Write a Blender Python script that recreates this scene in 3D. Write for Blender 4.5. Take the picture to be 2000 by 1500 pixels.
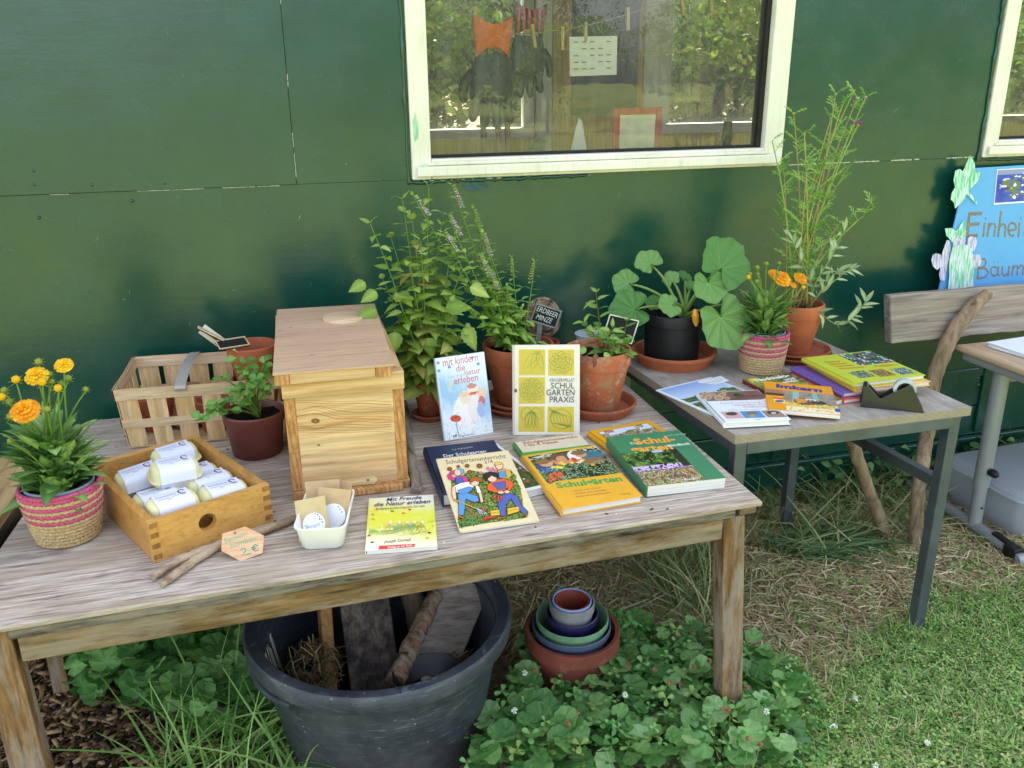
import bpy, math, random
import numpy as np
from mathutils import Vector, Matrix

for o in list(bpy.data.objects):
    bpy.data.objects.remove(o)
SC = bpy.context.scene
COL = SC.collection
R = math.radians
rnd = random.Random(7)
NR = np.random.default_rng(7)

# ------------------------------------------------------------------ camera
FPX, PITCH, ROLL, YAW = 1700.0, 0.33996478, 0.00925052, 0.2743779
CAM = np.array([0.0, 0.0, 1.6])
_f = np.array([math.sin(YAW)*math.cos(PITCH), math.cos(YAW)*math.cos(PITCH), -math.sin(PITCH)])
_r = np.array([math.cos(YAW), -math.sin(YAW), 0.0])
_d = np.cross(_f, _r)
CR = np.array([_r*math.cos(ROLL)+_d*math.sin(ROLL), -_r*math.sin(ROLL)+_d*math.cos(ROLL), _f])
cd = bpy.data.cameras.new('camera')
cd.sensor_width = 36
cd.lens = FPX/2000*36
cd.clip_start = 0.05
cd.clip_end = 500
co = bpy.data.objects.new('camera', cd)
COL.objects.link(co)
mw = Matrix.Identity(4)
for i in range(3):
    mw[i][0], mw[i][1], mw[i][2], mw[i][3] = CR[0][i], -CR[1][i], -CR[2][i], CAM[i]
co.matrix_world = mw
SC.camera = co
SC.render.resolution_x, SC.render.resolution_y = 1024, 768

# ------------------------------------------------------------------ sky and sun
SUN_AZ, SUN_EL = R(24), R(50)
w = bpy.data.worlds.new('World')
SC.world = w
w.use_nodes = True
wn = w.node_tree.nodes
sky = wn.new('ShaderNodeTexSky')
sky.sky_type = 'NISHITA'
sky.sun_disc = False
sky.sun_elevation = SUN_EL
sky.sun_rotation = SUN_AZ
sky.air_density = 1.0
sky.dust_density = 3.0
sky.ozone_density = 1.0
hs = wn.new('ShaderNodeHueSaturation')
hs.inputs['Saturation'].default_value = 0.56
w.node_tree.links.new(sky.outputs[0], hs.inputs['Color'])
w.node_tree.links.new(hs.outputs[0], wn['Background'].inputs[0])
wn['Background'].inputs[1].default_value = 0.15
sl = bpy.data.lights.new('sun', 'SUN')
sl.energy = 4.5
sl.angle = R(0.53)
sl.color = (1.0, 0.95, 0.87)
so = bpy.data.objects.new('sun', sl)
COL.objects.link(so)
sv = Vector((math.sin(SUN_AZ)*math.cos(SUN_EL), math.cos(SUN_AZ)*math.cos(SUN_EL), math.sin(SUN_EL)))
so.rotation_euler = sv.to_track_quat('Z', 'Y').to_euler()
so.location = sv*30
SC.view_settings.view_transform = 'Standard'
SC.view_settings.look = 'None'
SC.view_settings.gamma = 1
SC.view_settings.exposure = 2.2


# ------------------------------------------------------------------ pixel -> place helpers
def ray(px, py):
    return CR.T @ np.array([(px-1000)/FPX, (py-750)/FPX, 1.0])
def Z(px, py, z=0.0):
    d = ray(px, py)
    return Vector(CAM + d*((z-CAM[2])/d[2]))
def YP(px, py, y):
    d = ray(px, py)
    return Vector(CAM + d*(y/d[1]))
def lin(c):
    if isinstance(c, str):
        c = [int(c[i:i+2], 16)/255 for i in (0, 2, 4)]
        return tuple(x/12.92 if x <= .04045 else ((x+.055)/1.055)**2.4 for x in c)
    return tuple(c[:3])


# ------------------------------------------------------------------ object helpers
ROOT = {}
def thing(name, label, cat, loc=(0, 0, 0), group=None, rz=0.0):
    o = bpy.data.objects.new(name, None)
    COL.objects.link(o)
    o.empty_display_size = 0.05
    o.location = loc
    o.rotation_euler = (0, 0, rz)
    tag(o, label, cat, group)
    ROOT[o.name] = Matrix.Translation(Vector(loc)) @ Matrix.Rotation(rz, 4, 'Z')
    return o
def tag(o, label, cat=None, group=None):
    o['label'] = label
    if cat:
        o['category'] = cat
    if group:
        o['group'] = group
    return o
def root_of(o):
    while o.parent is not None:
        o = o.parent
    return o

class MB:
    """collects vertices and faces (world space) for one mesh"""
    def __init__(s):
        s.v, s.f, s.c = [], [], []
        s.has = False
    def add(s, vs, fs, M=None, col=None):
        k = len(s.v)
        if M is not None:
            vs = [M @ Vector(q) for q in vs]
        s.v += [tuple(q) for q in vs]
        s.f += [tuple(i+k for i in f) for f in fs]
        s.c += [col]*len(fs)
        if col is not None:
            s.has = True
        return s
    def box(s, c, d, M=None, col=None):
        x, y, z = c
        a, b, h = d[0]/2, d[1]/2, d[2]/2
        vs = [(x+i*a, y+j*b, z+k*h) for k in (-1, 1) for j in (-1, 1) for i in (-1, 1)]
        return s.add(vs, [(0, 2, 3, 1), (4, 5, 7, 6), (0, 1, 5, 4), (2, 6, 7, 3), (0, 4, 6, 2), (1, 3, 7, 5)], M, col)
    def bar(s, p, q, wx, wz, up=(0, 0, 1), col=None, taper=1.0):
        p, q = Vector(p), Vector(q)
        d = (q-p).normalized()
        x = d.cross(Vector(up)).normalized()
        u = x.cross(d).normalized()
        vs = []
        for e, t in ((p, 1), (q, taper)):
            for i, j in ((-1, -1), (1, -1), (1, 1), (-1, 1)):
                vs.append(e+x*i*wx/2*t+u*j*wz/2*t)
        return s.add(vs, [(3, 2, 1, 0), (4, 5, 6, 7), (0, 1, 5, 4), (1, 2, 6, 5), (2, 3, 7, 6), (3, 0, 4, 7)], None, col)
    def prism(s, pts, z0, z1, M=None, col=None):
        n = len(pts)
        vs = [(x, y, z0) for x, y in pts]+[(x, y, z1) for x, y in pts]
        fs = [tuple(range(n-1, -1, -1)), tuple(range(n, 2*n))]+[(i, (i+1) % n, n+(i+1) % n, n+i) for i in range(n)]
        return s.add(vs, fs, M, col)
    def tube(s, pts, r, n=8, cap=True, col=None, wob=0.0, rg=rnd, closed=False):
        pts = [Vector(p) for p in pts]
        m = len(pts)
        if not hasattr(r, '__len__'):
            r = [r]*m
        t0 = (pts[1]-pts[0]).normalized()
        u = t0.cross(Vector((0, 0, 1)) if abs(t0.z) < .9 else Vector((1, 0, 0))).normalized()
        vs = []
        for i, p in enumerate(pts):
            if closed:
                t = (pts[(i+1) % m]-pts[i-1]).normalized()
            else:
                t = (pts[min(i+1, m-1)]-pts[max(i-1, 0)]).normalized()
            u = (u-t*u.dot(t)).normalized()
            b = t.cross(u)
            for k in range(n):
                a = 2*math.pi*k/n
                rr = r[i]*(1+(rg.uniform(-wob, wob) if wob else 0))
                vs.append(p+(u*math.cos(a)+b*math.sin(a))*rr)
        fs = []
        for i in range(m if closed else m-1):
            j = (i+1) % m
            for k in range(n):
                fs.append((i*n+k, i*n+(k+1) % n, j*n+(k+1) % n, j*n+k))
        if cap and not closed:
            fs.append(tuple(range(n-1, -1, -1)))
            fs.append(tuple((m-1)*n+k for k in range(n)))
        return s.add(vs, fs, None, col)
    def lathe(s, prof, n=36, M=None, col=None, capb=False, capt=False):
        vs, fs = [], []
        for r, z in prof:
            vs += [(r*math.cos(2*math.pi*k/n), r*math.sin(2*math.pi*k/n), z) for k in range(n)]
        for i in range(len(prof)-1):
            fs += [(i*n+k, i*n+(k+1) % n, (i+1)*n+(k+1) % n, (i+1)*n+k) for k in range(n)]
        if capb:
            fs.append(tuple(range(n-1, -1, -1)))
        if capt:
            fs.append(tuple((len(prof)-1)*n+k for k in range(n)))
        return s.add(vs, fs, M, col)
    def ball(s, c, r, n=8, m=6, sc=(1, 1, 1), M=None, col=None):
        prof = [(max(1e-4, r*math.sin(math.pi*i/m)), -r*math.cos(math.pi*i/m)) for i in range(m+1)]
        T = Matrix.Translation(Vector(c)) @ (M if M is not None else Matrix.Identity(4)) @ Matrix.Diagonal((*sc, 1))
        return s.lathe(prof, n, T, col)

def mesh_from(name, mb, smooth=None, mats=()):
    me = bpy.data.meshes.new(name)
    me.from_pydata([tuple(v) for v in mb.v], [], mb.f)
    if mb.has:
        at = me.color_attributes.new('Col', 'FLOAT_COLOR', 'CORNER')
        buf = []
        for f, c in zip(mb.f, mb.c):
            if c is not None and len(c) and hasattr(c[0], '__len__'):
                for q in c:
                    buf += [*q[:3], 1.0]
            else:
                q = c if c is not None else (1, 1, 1)
                buf += [*q[:3], 1.0]*len(f)
        at.data.foreach_set('color', buf)
    if smooth is not None:
        me.polygons.foreach_set('use_smooth', [True]*len(me.polygons))
        if smooth < 179:
            me.set_sharp_from_angle(angle=R(smooth))
    for m in mats:
        me.materials.append(m)
    me.update()
    return me
def W(name, mb, mat, parent=None, smooth=None, bevel=0.0, seg=2, kind=None, label=None):
    """link world-space mesh data as one object, in its root's frame"""
    if parent is not None:
        rt = root_of(parent)
        I = ROOT[rt.name].inverted()
        mb.v = [tuple(I @ Vector(v)) for v in mb.v]
    me = mesh_from(name, mb, smooth, (mat,))
    o = bpy.data.objects.new(name, me)
    COL.objects.link(o)
    if parent is not None:
        o.parent = parent
    if bevel:
        b = o.modifiers.new('edge', 'BEVEL')
        b.width = bevel
        b.segments = seg
        b.limit_method = 'ANGLE'
        b.angle_limit = R(40)
    if kind:
        o['kind'] = kind
    if label:
        o['label'] = label
    return o
def solo(name, label, cat, mb, mat, loc, group=None, **k):
    """a thing that is a single mesh, with its origin at its base"""
    L = Vector(loc)
    mb.v = [tuple(Vector(v)-L) for v in mb.v]
    o = W(name, mb, mat, None, **k)
    o.location = L
    ROOT[o.name] = Matrix.Translation(L)
    return tag(o, label, cat, group)
def place(name, me, M, parent):
    """object sharing mesh data, world matrix M, child of a root with known frame"""
    o = bpy.data.objects.new(name, me)
    COL.objects.link(o)
    if parent is not None:
        o.parent = parent
        M = ROOT[root_of(parent).name].inverted() @ M
    o.matrix_basis = M
    return o
def frame(p, d, up=(0, 0, 1), s=1.0):
    """matrix with Y along d and Z near up"""
    y = Vector(d).normalized()
    x = y.cross(Vector(up))
    if x.length < 1e-4:
        x = y.cross(Vector((1, 0, 0)))
    x.normalize()
    z = x.cross(y)
    M = Matrix((( x.x*s, y.x*s, z.x*s, p[0]), (x.y*s, y.y*s, z.y*s, p[1]), (x.z*s, y.z*s, z.z*s, p[2]), (0, 0, 0, 1)))
    return M
def bez(p0, p1, p2, n=8):
    p0, p1, p2 = Vector(p0), Vector(p1), Vector(p2)
    return [p0*(1-t)**2+p1*2*t*(1-t)+p2*t*t for t in [i/n for i in range(n+1)]]
def catmull(P, n=6):
    P = [Vector(p) for p in P]
    Q = [P[0]*2-P[1]]+P+[P[-1]*2-P[-2]]
    out = []
    for i in range(1, len(Q)-2):
        a, b, c, d = Q[i-1:i+3]
        for k in range(n):
            t = k/n
            out.append(0.5*((2*b)+(c-a)*t+(2*a-5*b+4*c-d)*t*t+(3*b-a-3*c+d)*t**3))
    return out+[P[-1]]


# ------------------------------------------------------------------ material helpers
class NT:
    def __init__(s, name):
        s.m = bpy.data.materials.new(name)
        s.m.use_nodes = True
        s.t = s.m.node_tree
        s.b = s.t.nodes['Principled BSDF']
        s._co = None
    def n(s, typ, **k):
        x = s.t.nodes.new('ShaderNode'+typ)
        for a, v in k.items():
            setattr(x, a, v)
        return x
    def l(s, a, b):
        s.t.links.new(a, b)
    def put(s, sock, v):
        if hasattr(v, 'is_output') or hasattr(v, 'links'):
            s.l(v, sock)
        else:
            sock.default_value = v
    def co(s, scale=(1, 1, 1), world=False, rand=True):
        if world:
            g = s.n('NewGeometry')
            base = g.outputs['Position']
        else:
            tc = s.n('TexCoord')
            base = tc.outputs['Object']
        if rand and not world:
            oi = s.n('ObjectInfo')
            mu = s.n('Math', operation='MULTIPLY')
            s.l(oi.outputs['Random'], mu.inputs[0])
            mu.inputs[1].default_value = 7.3
            ad = s.n('VectorMath', operation='ADD')
            s.l(base, ad.inputs[0])
            s.l(mu.outputs[0], ad.inputs[1])
            base = ad.outputs[0]
        mp = s.n('VectorMath', operation='MULTIPLY')
        s.l(base, mp.inputs[0])
        mp.inputs[1].default_value = scale
        return mp.outputs[0]
    def noise(s, vec, scale=1, detail=4, rough=.55, dist=0):
        x = s.n('TexNoise')
        s.l(vec, x.inputs['Vector'])
        x.inputs['Scale'].default_value = scale
        x.inputs['Detail'].default_value = detail
        x.inputs['Roughness'].default_value = rough
        x.inputs['Distortion'].default_value = dist
        return x.outputs[0]
    def vor(s, vec, scale=1, feat='F1', rand=1):
        x = s.n('TexVoronoi', feature=feat)
        s.l(vec, x.inputs['Vector'])
        x.inputs['Scale'].default_value = scale
        x.inputs['Randomness'].default_value = rand
        return x
    def ramp(s, fac, stops):
        x = s.n('ValToRGB')
        s.l(fac, x.inputs[0])
        e = x.color_ramp.elements
        while len(e) < len(stops):
            e.new(.5)
        for q, (p, c) in zip(e, stops):
            q.position = p
            c = lin(c) if not isinstance(c, (int, float)) else (c, c, c)
            q.color = (*c, 1)
        return x.outputs[0]
    def mix(s, f, a, b, mode='MIX'):
        x = s.n('Mix', data_type='RGBA', blend_type=mode)
        s.put(x.inputs[0], f)
        for i, v in ((6, a), (7, b)):
            if isinstance(v, (str, tuple, list)):
                x.inputs[i].default_value = (*lin(v), 1)
            else:
                s.l(v, x.inputs[i])
        return x.outputs[2]
    def math(s, op, a, b=0.0, clamp=False):
        x = s.n('Math', operation=op, use_clamp=clamp)
        s.put(x.inputs[0], a)
        s.put(x.inputs[1], b)
        return x.outputs[0]
    def attr(s, name='Col'):
        return s.n('Attribute', attribute_name=name).outputs['Color']
    def bump(s, h, strength=.2, dist=.01):
        x = s.n('Bump')
        s.l(h, x.inputs['Height'])
        x.inputs['Strength'].default_value = strength
        x.inputs['Distance'].default_value = dist
        s.l(x.outputs[0], s.b.inputs['Normal'])
        return x
    def fin(s, col=None, rough=None, spec=None, metal=None):
        for k, v in (('Base Color', col), ('Roughness', rough), ('Specular IOR Level', spec), ('Metallic', metal)):
            if v is None:
                continue
            if k == 'Base Color' and isinstance(v, (str, tuple, list)):
                s.b.inputs[k].default_value = (*lin(v), 1)
            else:
                s.put(s.b.inputs[k], v)
        return s.m

def plain(name, col, rough=.5, spec=.5, metal=0, var=.12, scale=30, bump=.05):
    t = NT(name)
    v = t.co()
    f = t.noise(v, scale, 5)
    c = lin(col)
    a = tuple(x*(1-var) for x in c)
    b = tuple(min(1, x*(1+var)) for x in c)
    cc = t.ramp(f, [(.3, a), (.7, b)])
    f2 = t.noise(v, scale*.15, 3)
    rr = t.math('MULTIPLY_ADD', f2, .25)
    t.t.nodes[-1].inputs[2].default_value = max(0, rough-.12)
    if bump:
        t.bump(f, bump, .004)
    return t.fin(cc, rr, spec, metal)
def wood(name, dark, light, axis='x', fine=70, along=2.2, rough=.65, tint=None, tintamt=.5, bump=.25, rings=None, spots=None, contrast=(.32, .68), spec=.35, cracks=None):
    t = NT(name)
    ax = 'xyz'.index(axis)
    sc = [fine]*3
    sc[ax] = along
    v = t.co(tuple(sc))
    f = t.noise(v, 1, 6, .65, .4)
    c = t.ramp(f, [(contrast[0], dark), (contrast[1], light)])
    sc5 = [fine*3.2]*3
    sc5[ax] = along*2.6
    f5 = t.noise(t.co(tuple(sc5)), 1, 4, .7, .3)
    c = t.mix(.55, c, t.mix(1.0, c, t.ramp(f5, [(.30, .45), (.52, 1.0), (.75, 1.0)]), 'MULTIPLY'))
    if rings:
        sc2 = [rings[0]]*3
        sc2[ax] = rings[0]*.07
        v2 = t.co(tuple(sc2))
        wv = t.n('TexWave', wave_type='RINGS' if len(rings) > 3 else 'BANDS', bands_direction='DIAGONAL')
        t.l(v2, wv.inputs['Vector'])
        wv.inputs['Scale'].default_value = 1
        wv.inputs['Distortion'].default_value = rings[1]
        wv.inputs['Detail'].default_value = 2
        wv.inputs['Detail Scale'].default_value = .8
        k = t.ramp(wv.outputs['Fac'], [(.0, 1.0), (.55, .93), (.9, .55)])
        c = t.mix(rings[2], c, t.mix(1.0, c, k, 'MULTIPLY'))
    if cracks:
        sc6 = [fine*cracks[0]]*3
        sc6[ax] = along*cracks[1]
        f6 = t.noise(t.co(tuple(sc6)), 1, 3, .6, .2)
        gate = t.ramp(t.noise(t.co((1, 1, 1)), 9, 3), [(.42, .25), (.6, 1.0)])
        c = t.mix(t.math('MULTIPLY', t.ramp(f6, [(.56, 0.0), (.63, 1.0)]), t.math('MULTIPLY', gate, cracks[3])), c, cracks[2])
    if tint:
        sc3 = [20]*3
        sc3[ax] = 4.5
        g = t.noise(t.co(tuple(sc3)), 1, 8, .72)
        g2 = t.ramp(g, [(.44, 0.0), (.58, 1.0)])
        c = t.mix(t.math('MULTIPLY', g2, tintamt), c, tint)
    if spots:
        v4 = t.co((1, 1, 1))
        vo = t.vor(v4, spots[0])
        k = t.ramp(vo.outputs['Distance'], [(.05, 1.0), (.16, 0.0)])
        c = t.mix(t.math('MULTIPLY', k, spots[2]), c, spots[1])
    t.bump(f, bump, .004)
    return t.fin(c, rough, spec)
def colmat(name, rough=.5, spec=.4, bump=0, jitter=0.0, transl=0.0, bscale=60):
    """colour from the mesh's own Col attribute"""
    t = NT(name)
    c = t.attr()
    if jitter:
        v = t.co()
        f = t.noise(v, 40, 4)
        k = t.ramp(f, [(.25, 1-jitter), (.75, 1+jitter if jitter < 0 else 1.0)])
        c = t.mix(1.0, c, k, 'MULTIPLY')
    if bump:
        t.bump(t.noise(t.co(), bscale, 5), bump, .003)
    t.fin(c, rough, spec)
    if transl:
        tr = t.n('BsdfTranslucent')
        t.l(t.mix(1.0, c, (1.0, 1.25, .55), 'MULTIPLY'), tr.inputs[0])
        mx = t.n('MixShader')
        mx.inputs[0].default_value = transl
        t.l(t.b.outputs[0], mx.inputs[1])
        t.l(tr.outputs[0], mx.inputs[2])
        t.l(mx.outputs[0], t.t.nodes['Material Output'].inputs[0])
    return t.m
def leafmat(name, a, b, rough=.45, transl=.25, spec=.4, old=None):
    """leaf: mesh Col times a per-leaf colour between a and b"""
    t = NT(name)
    oi = t.n('ObjectInfo')
    st = [(.0, a), (.8, b)]
    if old:
        st[1] = (.9, b)
        st.append((.985, old))
    c = t.mix(1.0, t.ramp(oi.outputs['Random'], st), t.attr(), 'MULTIPLY')
    v = t.co((1, 1, 1))
    f = t.noise(v, 90, 4)
    c = t.mix(1.0, c, t.ramp(f, [(.3, .78), (.7, 1.0)]), 'MULTIPLY')
    t.bump(f, .25, .002)
    t.fin(c, rough, spec)
    tr = t.n('BsdfTranslucent')
    t.l(t.mix(1.0, c, (1.0, 1.2, .5), 'MULTIPLY'), tr.inputs[0])
    mx = t.n('MixShader')
    mx.inputs[0].default_value = transl
    t.l(t.b.outputs[0], mx.inputs[1])
    t.l(tr.outputs[0], mx.inputs[2])
    t.l(mx.outputs[0], t.t.nodes['Material Output'].inputs[0])
    return t.m

# ================================================================== the setting
def ground_material():
    t = NT('soil_and_meadow')
    v = t.co(world=True)
    soil = t.ramp(t.noise(v, 35, 6, .7), [(.3, '4c3c2c'), (.5, '74614c'), (.72, 'a8926f')])
    strand = t.noise(t.co((160, 18, 40), world=True), 1, 4, .6, 1.5)
    soil = t.mix(t.math('MULTIPLY', t.ramp(strand, [(.5, 0.0), (.66, 1.0)]), .65), soil, 'a8946a')
    mead = t.ramp(t.noise(v, 2.2, 8, .7), [(.3, '4a6426'), (.5, '70803a'), (.68, '928b52')])
    mead = t.mix(t.ramp(t.noise(v, .12, 4), [(.4, 0.0), (.65, .7)]), mead, '9a9a4a')
    sp = t.n('SeparateXYZ')
    g = t.n('NewGeometry')
    t.l(g.outputs['Position'], sp.inputs[0])
    edge = t.math('ADD', sp.outputs[1], t.math('MULTIPLY', t.noise(v, 3, 4), .9))
    f = t.ramp(t.math('MULTIPLY_ADD', edge, .35), [(.42, 0.0), (.6, 1.0)])
    t.t.nodes[-2].inputs[2].default_value = .05
    c = t.mix(f, mead, soil)
    t.bump(t.noise(v, 60, 5, .7), .6, .02)
    return t.fin(c, .9, .2)
gm = MB()
gm.add([(-160, -160, 0), (160, -160, 0), (160, 160, 0), (-160, 160, 0)], [(0, 1, 2, 3)])
g = W('ground', gm, ground_material())
g['kind'] = 'structure'

def paint_material():
    t = NT('green_gloss_paint')
    v = t.co((1, 1, 1), world=True)
    br = t.noise(t.co((9, 9, 60), world=True), 1, 4, .6)
    peel = t.noise(v, 130, 3, .5)
    big = t.noise(v, 2.2, 3, .5)
    drip = t.noise(t.co((26, 26, 3.0), world=True), 1, 3, .5)
    h = t.math('ADD', t.math('MULTIPLY', br, .5), t.math('MULTIPLY', peel, .22))
    h = t.math('ADD', h, t.math('MULTIPLY', big, 9.0))
    h = t.math('ADD', h, t.math('MULTIPLY', drip, .45))
    c = t.ramp(t.noise(v, 5, 5, .6), [(.3, (.0026, .046, .031)), (.7, (.0040, .061, .040))])
    vo = t.vor(v, 26)
    dots = t.ramp(vo.outputs['Distance'], [(.012, 1.0), (.022, 0.0)])
    gate = t.ramp(t.noise(v, 7, 2), [(.56, 0.0), (.6, 1.0)])
    c = t.mix(t.math('MULTIPLY', dots, gate), c, '9fb09a')
    t.bump(h, .075, .01)
    rg = t.ramp(t.noise(v, 9, 4), [(.3, .20), (.7, .30)])
    return t.fin(c, rg, .72)
GREEN = paint_material()
def grimy_white():
    t = NT('cream_window_paint')
    v = t.co((1, 1, 1), world=True)
    c = t.ramp(t.noise(v, 6, 4), [(.3, 'dcd9c6'), (.7, 'ebe9da')])
    d = t.ramp(t.noise(t.co((60, 60, 6), world=True), 1, 5, .7), [(.52, 0.0), (.8, .6)])
    c = t.mix(d, c, 'a8a48e')
    s = t.ramp(t.vor(v, 48).outputs['Distance'], [(.03, .8), (.06, 0.0)])
    c = t.mix(t.math('MULTIPLY', s, t.ramp(t.noise(v, 9, 3), [(.52, 0.0), (.62, 1.0)])), c, '6f6a58')
    t.bump(t.noise(v, 70, 5), .12, .004)
    return t.fin(c, .45, .5)
WHITE = grimy_white()
OLDWHITE = plain('old_white_primer', 'd9d6c0', .6, .4, 0, .1, 60, .1)
GASKET = plain('dark_gasket', '23231d', .7, .3, 0, .35, 45, .3)
PINEWALL = wood('interior_pine_board', 'b98a4c', 'd9b274', 'z', 60, 2.5, .5, rings=(22, 3, .35))
INWHITE = plain('interior_white', 'd8d5c8', .7, .3, 0, .05)
INDARK = plain('interior_dark_board', '2b2d2c', .55, .4, 0, .2)
INFLOOR = plain('interior_floor', '7a6a55', .6)

def glass_material(name='dusty_window_glass', gain=2.1, haze=.045):
    t = NT(name)
    fr = t.n('Fresnel')
    fr.inputs[0].default_value = 1.5
    k = t.math('MULTIPLY', fr.outputs[0], gain, True)
    tr = t.n('BsdfTransparent')
    tr.inputs[0].default_value = (.93, .95, .93, 1)
    gl = t.n('BsdfGlossy')
    gl.inputs['Roughness'].default_value = .0
    v = t.co((1, 1, 1), world=True)
    bp = t.n('Bump')
    bp.inputs['Strength'].default_value = .02
    bp.inputs['Distance'].default_value = .02
    t.l(t.noise(v, 5, 2), bp.inputs['Height'])
    t.l(bp.outputs[0], gl.inputs['Normal'])
    m1 = t.n('MixShader')
    t.l(k, m1.inputs[0])
    t.l(tr.outputs[0], m1.inputs[1])
    t.l(gl.outputs[0], m1.inputs[2])
    df = t.n('BsdfDiffuse')
    df.inputs[0].default_value = (.75, .75, .72, 1)
    streak = t.noise(t.co((38, 38, 3.5), world=True), 1, 5, .6)
    spk = t.vor(v, 75)
    dust = t.math('ADD', t.math('MULTIPLY', t.ramp(streak, [(.42, 0.0), (.75, 1.0)]), .05), t.math('MULTIPLY', t.ramp(spk.outputs['Distance'], [(.05, 1.0), (.10, 0.0)]), .22))
    dust = t.math('ADD', dust, haze)
    m2 = t.n('MixShader')
    t.l(dust, m2.inputs[0])
    t.l(m1.outputs[0], m2.inputs[1])
    t.l(df.outputs[0], m2.inputs[2])
    t.l(m2.outputs[0], t.t.nodes['Material Output'].inputs[0])
    return t.m
GLASS = glass_material()
GLASSB = glass_material('grimy_back_glass', 2.0, .16)

WY = 2.64
trailer = thing('site_trailer', 'dark green painted wooden site trailer with white framed windows', 'trailer', (1.2, WY, 0))
def xz(x0, x1, z0, z1, y0, y1, m=None):
    return (m or MB()).box(((x0+x1)/2, (y0+y1)/2, (z0+z1)/2), (x1-x0, y1-y0, z1-z0))
X0, X1, ZT = -3.2, 5.8, 2.92
for a in ((X0, X1, .46, 1.3100, WY, WY+.05), (X0, .1005, 1.3106, ZT, WY-.004, WY+.05), (.1013, .437, 1.3103, ZT, WY, WY+.05),
          (.439, 1.682, 2.36, ZT, WY, WY+.05), (1.684, 2.499, 1.3108, ZT, WY, WY+.05), (2.501, 3.75, 2.36, ZT, WY, WY+.05), (3.752, X1, 1.311, ZT, WY, WY+.05)):
    W('wall_panel', xz(*a), GREEN, trailer, bevel=.0008)
for z0, z1, dy in ((.085, .187, .012), (.205, .330, .006), (.334, .456, .004)):
    W('skirt_board', xz(X0, X1, z0, z1, WY+dy, WY+.05), GREEN, trailer, bevel=.004)
W('skirt_ledge', xz(X0, X1, .188, .204, WY-.018, WY+.04), GREEN, trailer, bevel=.004)
# hatch and latch in the skirt
for a in ((2.47, 2.66, .22, .50), (2.69, 3.2, .22, .50)):
    W('hatch', xz(*a, WY-.008, WY+.01), GREEN, trailer, bevel=.006)
la = MB()
la.tube([(1.70, WY-.012, .225), (1.70, WY-.022, .29), (1.73, WY-.024, .30), (1.755, WY-.022, .29), (1.755, WY-.012, .225)], .007, 6)
W('latch', la, GREEN, trailer, smooth=60)
for i in range(26):
    b = MB()
    b.lathe([(.011, 0), (.010, .003), (.004, .006), (.0005, .0065)], 10, Matrix.Translation((1.0+i*.14, WY+.006, .30 if i % 2 else .42)) @ Matrix.Rotation(R(90), 4, 'X'))
    W('rivet', b, GREEN, trailer, smooth=50)
for px, py in ((67, 360), (76, 425), (258, 392), (66, 333), (180, 361), (322, 357)):
    p = YP(px, py, WY)
    b = MB()
    b.lathe([(.0048, -.001), (.0042, .002), (.003, .003), (.0005, .0033)], 9, Matrix.Translation((p.x, WY-.003, p.z)) @ Matrix.Rotation(R(90), 4, 'X'))
    W('screw_head', b, GREEN, trailer, smooth=50)
# chipped paint along the joints
def chips(p, q, n, wid, y, seed, gap=.45):
    r = random.Random(seed)
    m = MB()
    p, q = Vector(p), Vector(q)
    d = (q-p).normalized()
    u = Vector((-d.z, 0, d.x))
    L = (q-p).length
    s = 0
    while s < L:
        ln = r.uniform(.006, .05)*(1 if r.random() < .7 else 2)
        if r.random() > gap:
            c = p+d*s
            k = 7
            top = [c+d*(ln*i/k)+u*(wid*r.uniform(.1, .8)) for i in range(k+1)]
            bot = [c+d*(ln*i/k)-u*(wid*r.uniform(.1, .8)) for i in range(k+1)]
            vs = [(v.x, y, v.z) for v in top+bot]
            m.add(vs, [(i, i+1, k+2+i, k+1+i) for i in range(k)])
        s += ln*r.uniform(.9, 1.3)
    return m
W('chipped_paint', chips((1.72, 0, 1.310), (2.48, 0, 1.312), 0, .0026, WY-.0006, 3, .35), OLDWHITE, trailer, kind='stuff')
W('chipped_paint', chips((-.75, 0, 1.309), (.08, 0, 1.309), 0, .0010, WY-.0046, 4, .72), OLDWHITE, trailer, kind='stuff')
W('chipped_paint', chips((.102, 0, 1.33), (.102, 0, 1.95), 0, .0011, WY-.0046, 5, .45), OLDWHITE, trailer, kind='stuff')
W('chipped_paint', chips((.45, 0, 1.304), (1.0, 0, 1.304), 0, .004, WY-.0016, 6, .2), OLDWHITE, trailer, kind='stuff')
for sx, a, b in ((0, (.428, WY-.002, 1.296), (.428, WY-.002, 2.4)), (0, (.425, WY-.002, 1.301), (1.0, WY-.002, 1.303)), (1, (2.490, WY-.003, 1.298), (2.490, WY-.003, 2.4)), (1, (2.486, WY-.002, 1.300), (3.7, WY-.002, 1.302))):
    a, b = Vector(a), Vector(b)
    k = 60
    pr = MB()
    pr.tube([a.lerp(b, i/k)+Vector((rnd.uniform(-.002, .002), 0, rnd.uniform(-.002, .002))) for i in range(k+1)], [rnd.uniform(.003, .008) for _ in range(k+1)], 6)
    W('paint_bead', pr, GREEN, trailer, smooth=80)
# scraped patch below the window
sc_ = MB()
c0 = YP(925, 365, WY)
pts = []
for i in range(22):
    a = 2*math.pi*i/22
    rr = rnd.uniform(.6, 1.15)
    pts.append((c0.x+.047*math.cos(a)*rr, c0.z+.014*math.sin(a)*rr))
sc_.add([(x, WY-.0012, z) for x, z in pts], [tuple(range(21, -1, -1))])
W('scraped_patch', sc_, plain('old_blue_paint', '1f4c55', .35, .5, 0, .5, 120, .4), trailer)

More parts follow.
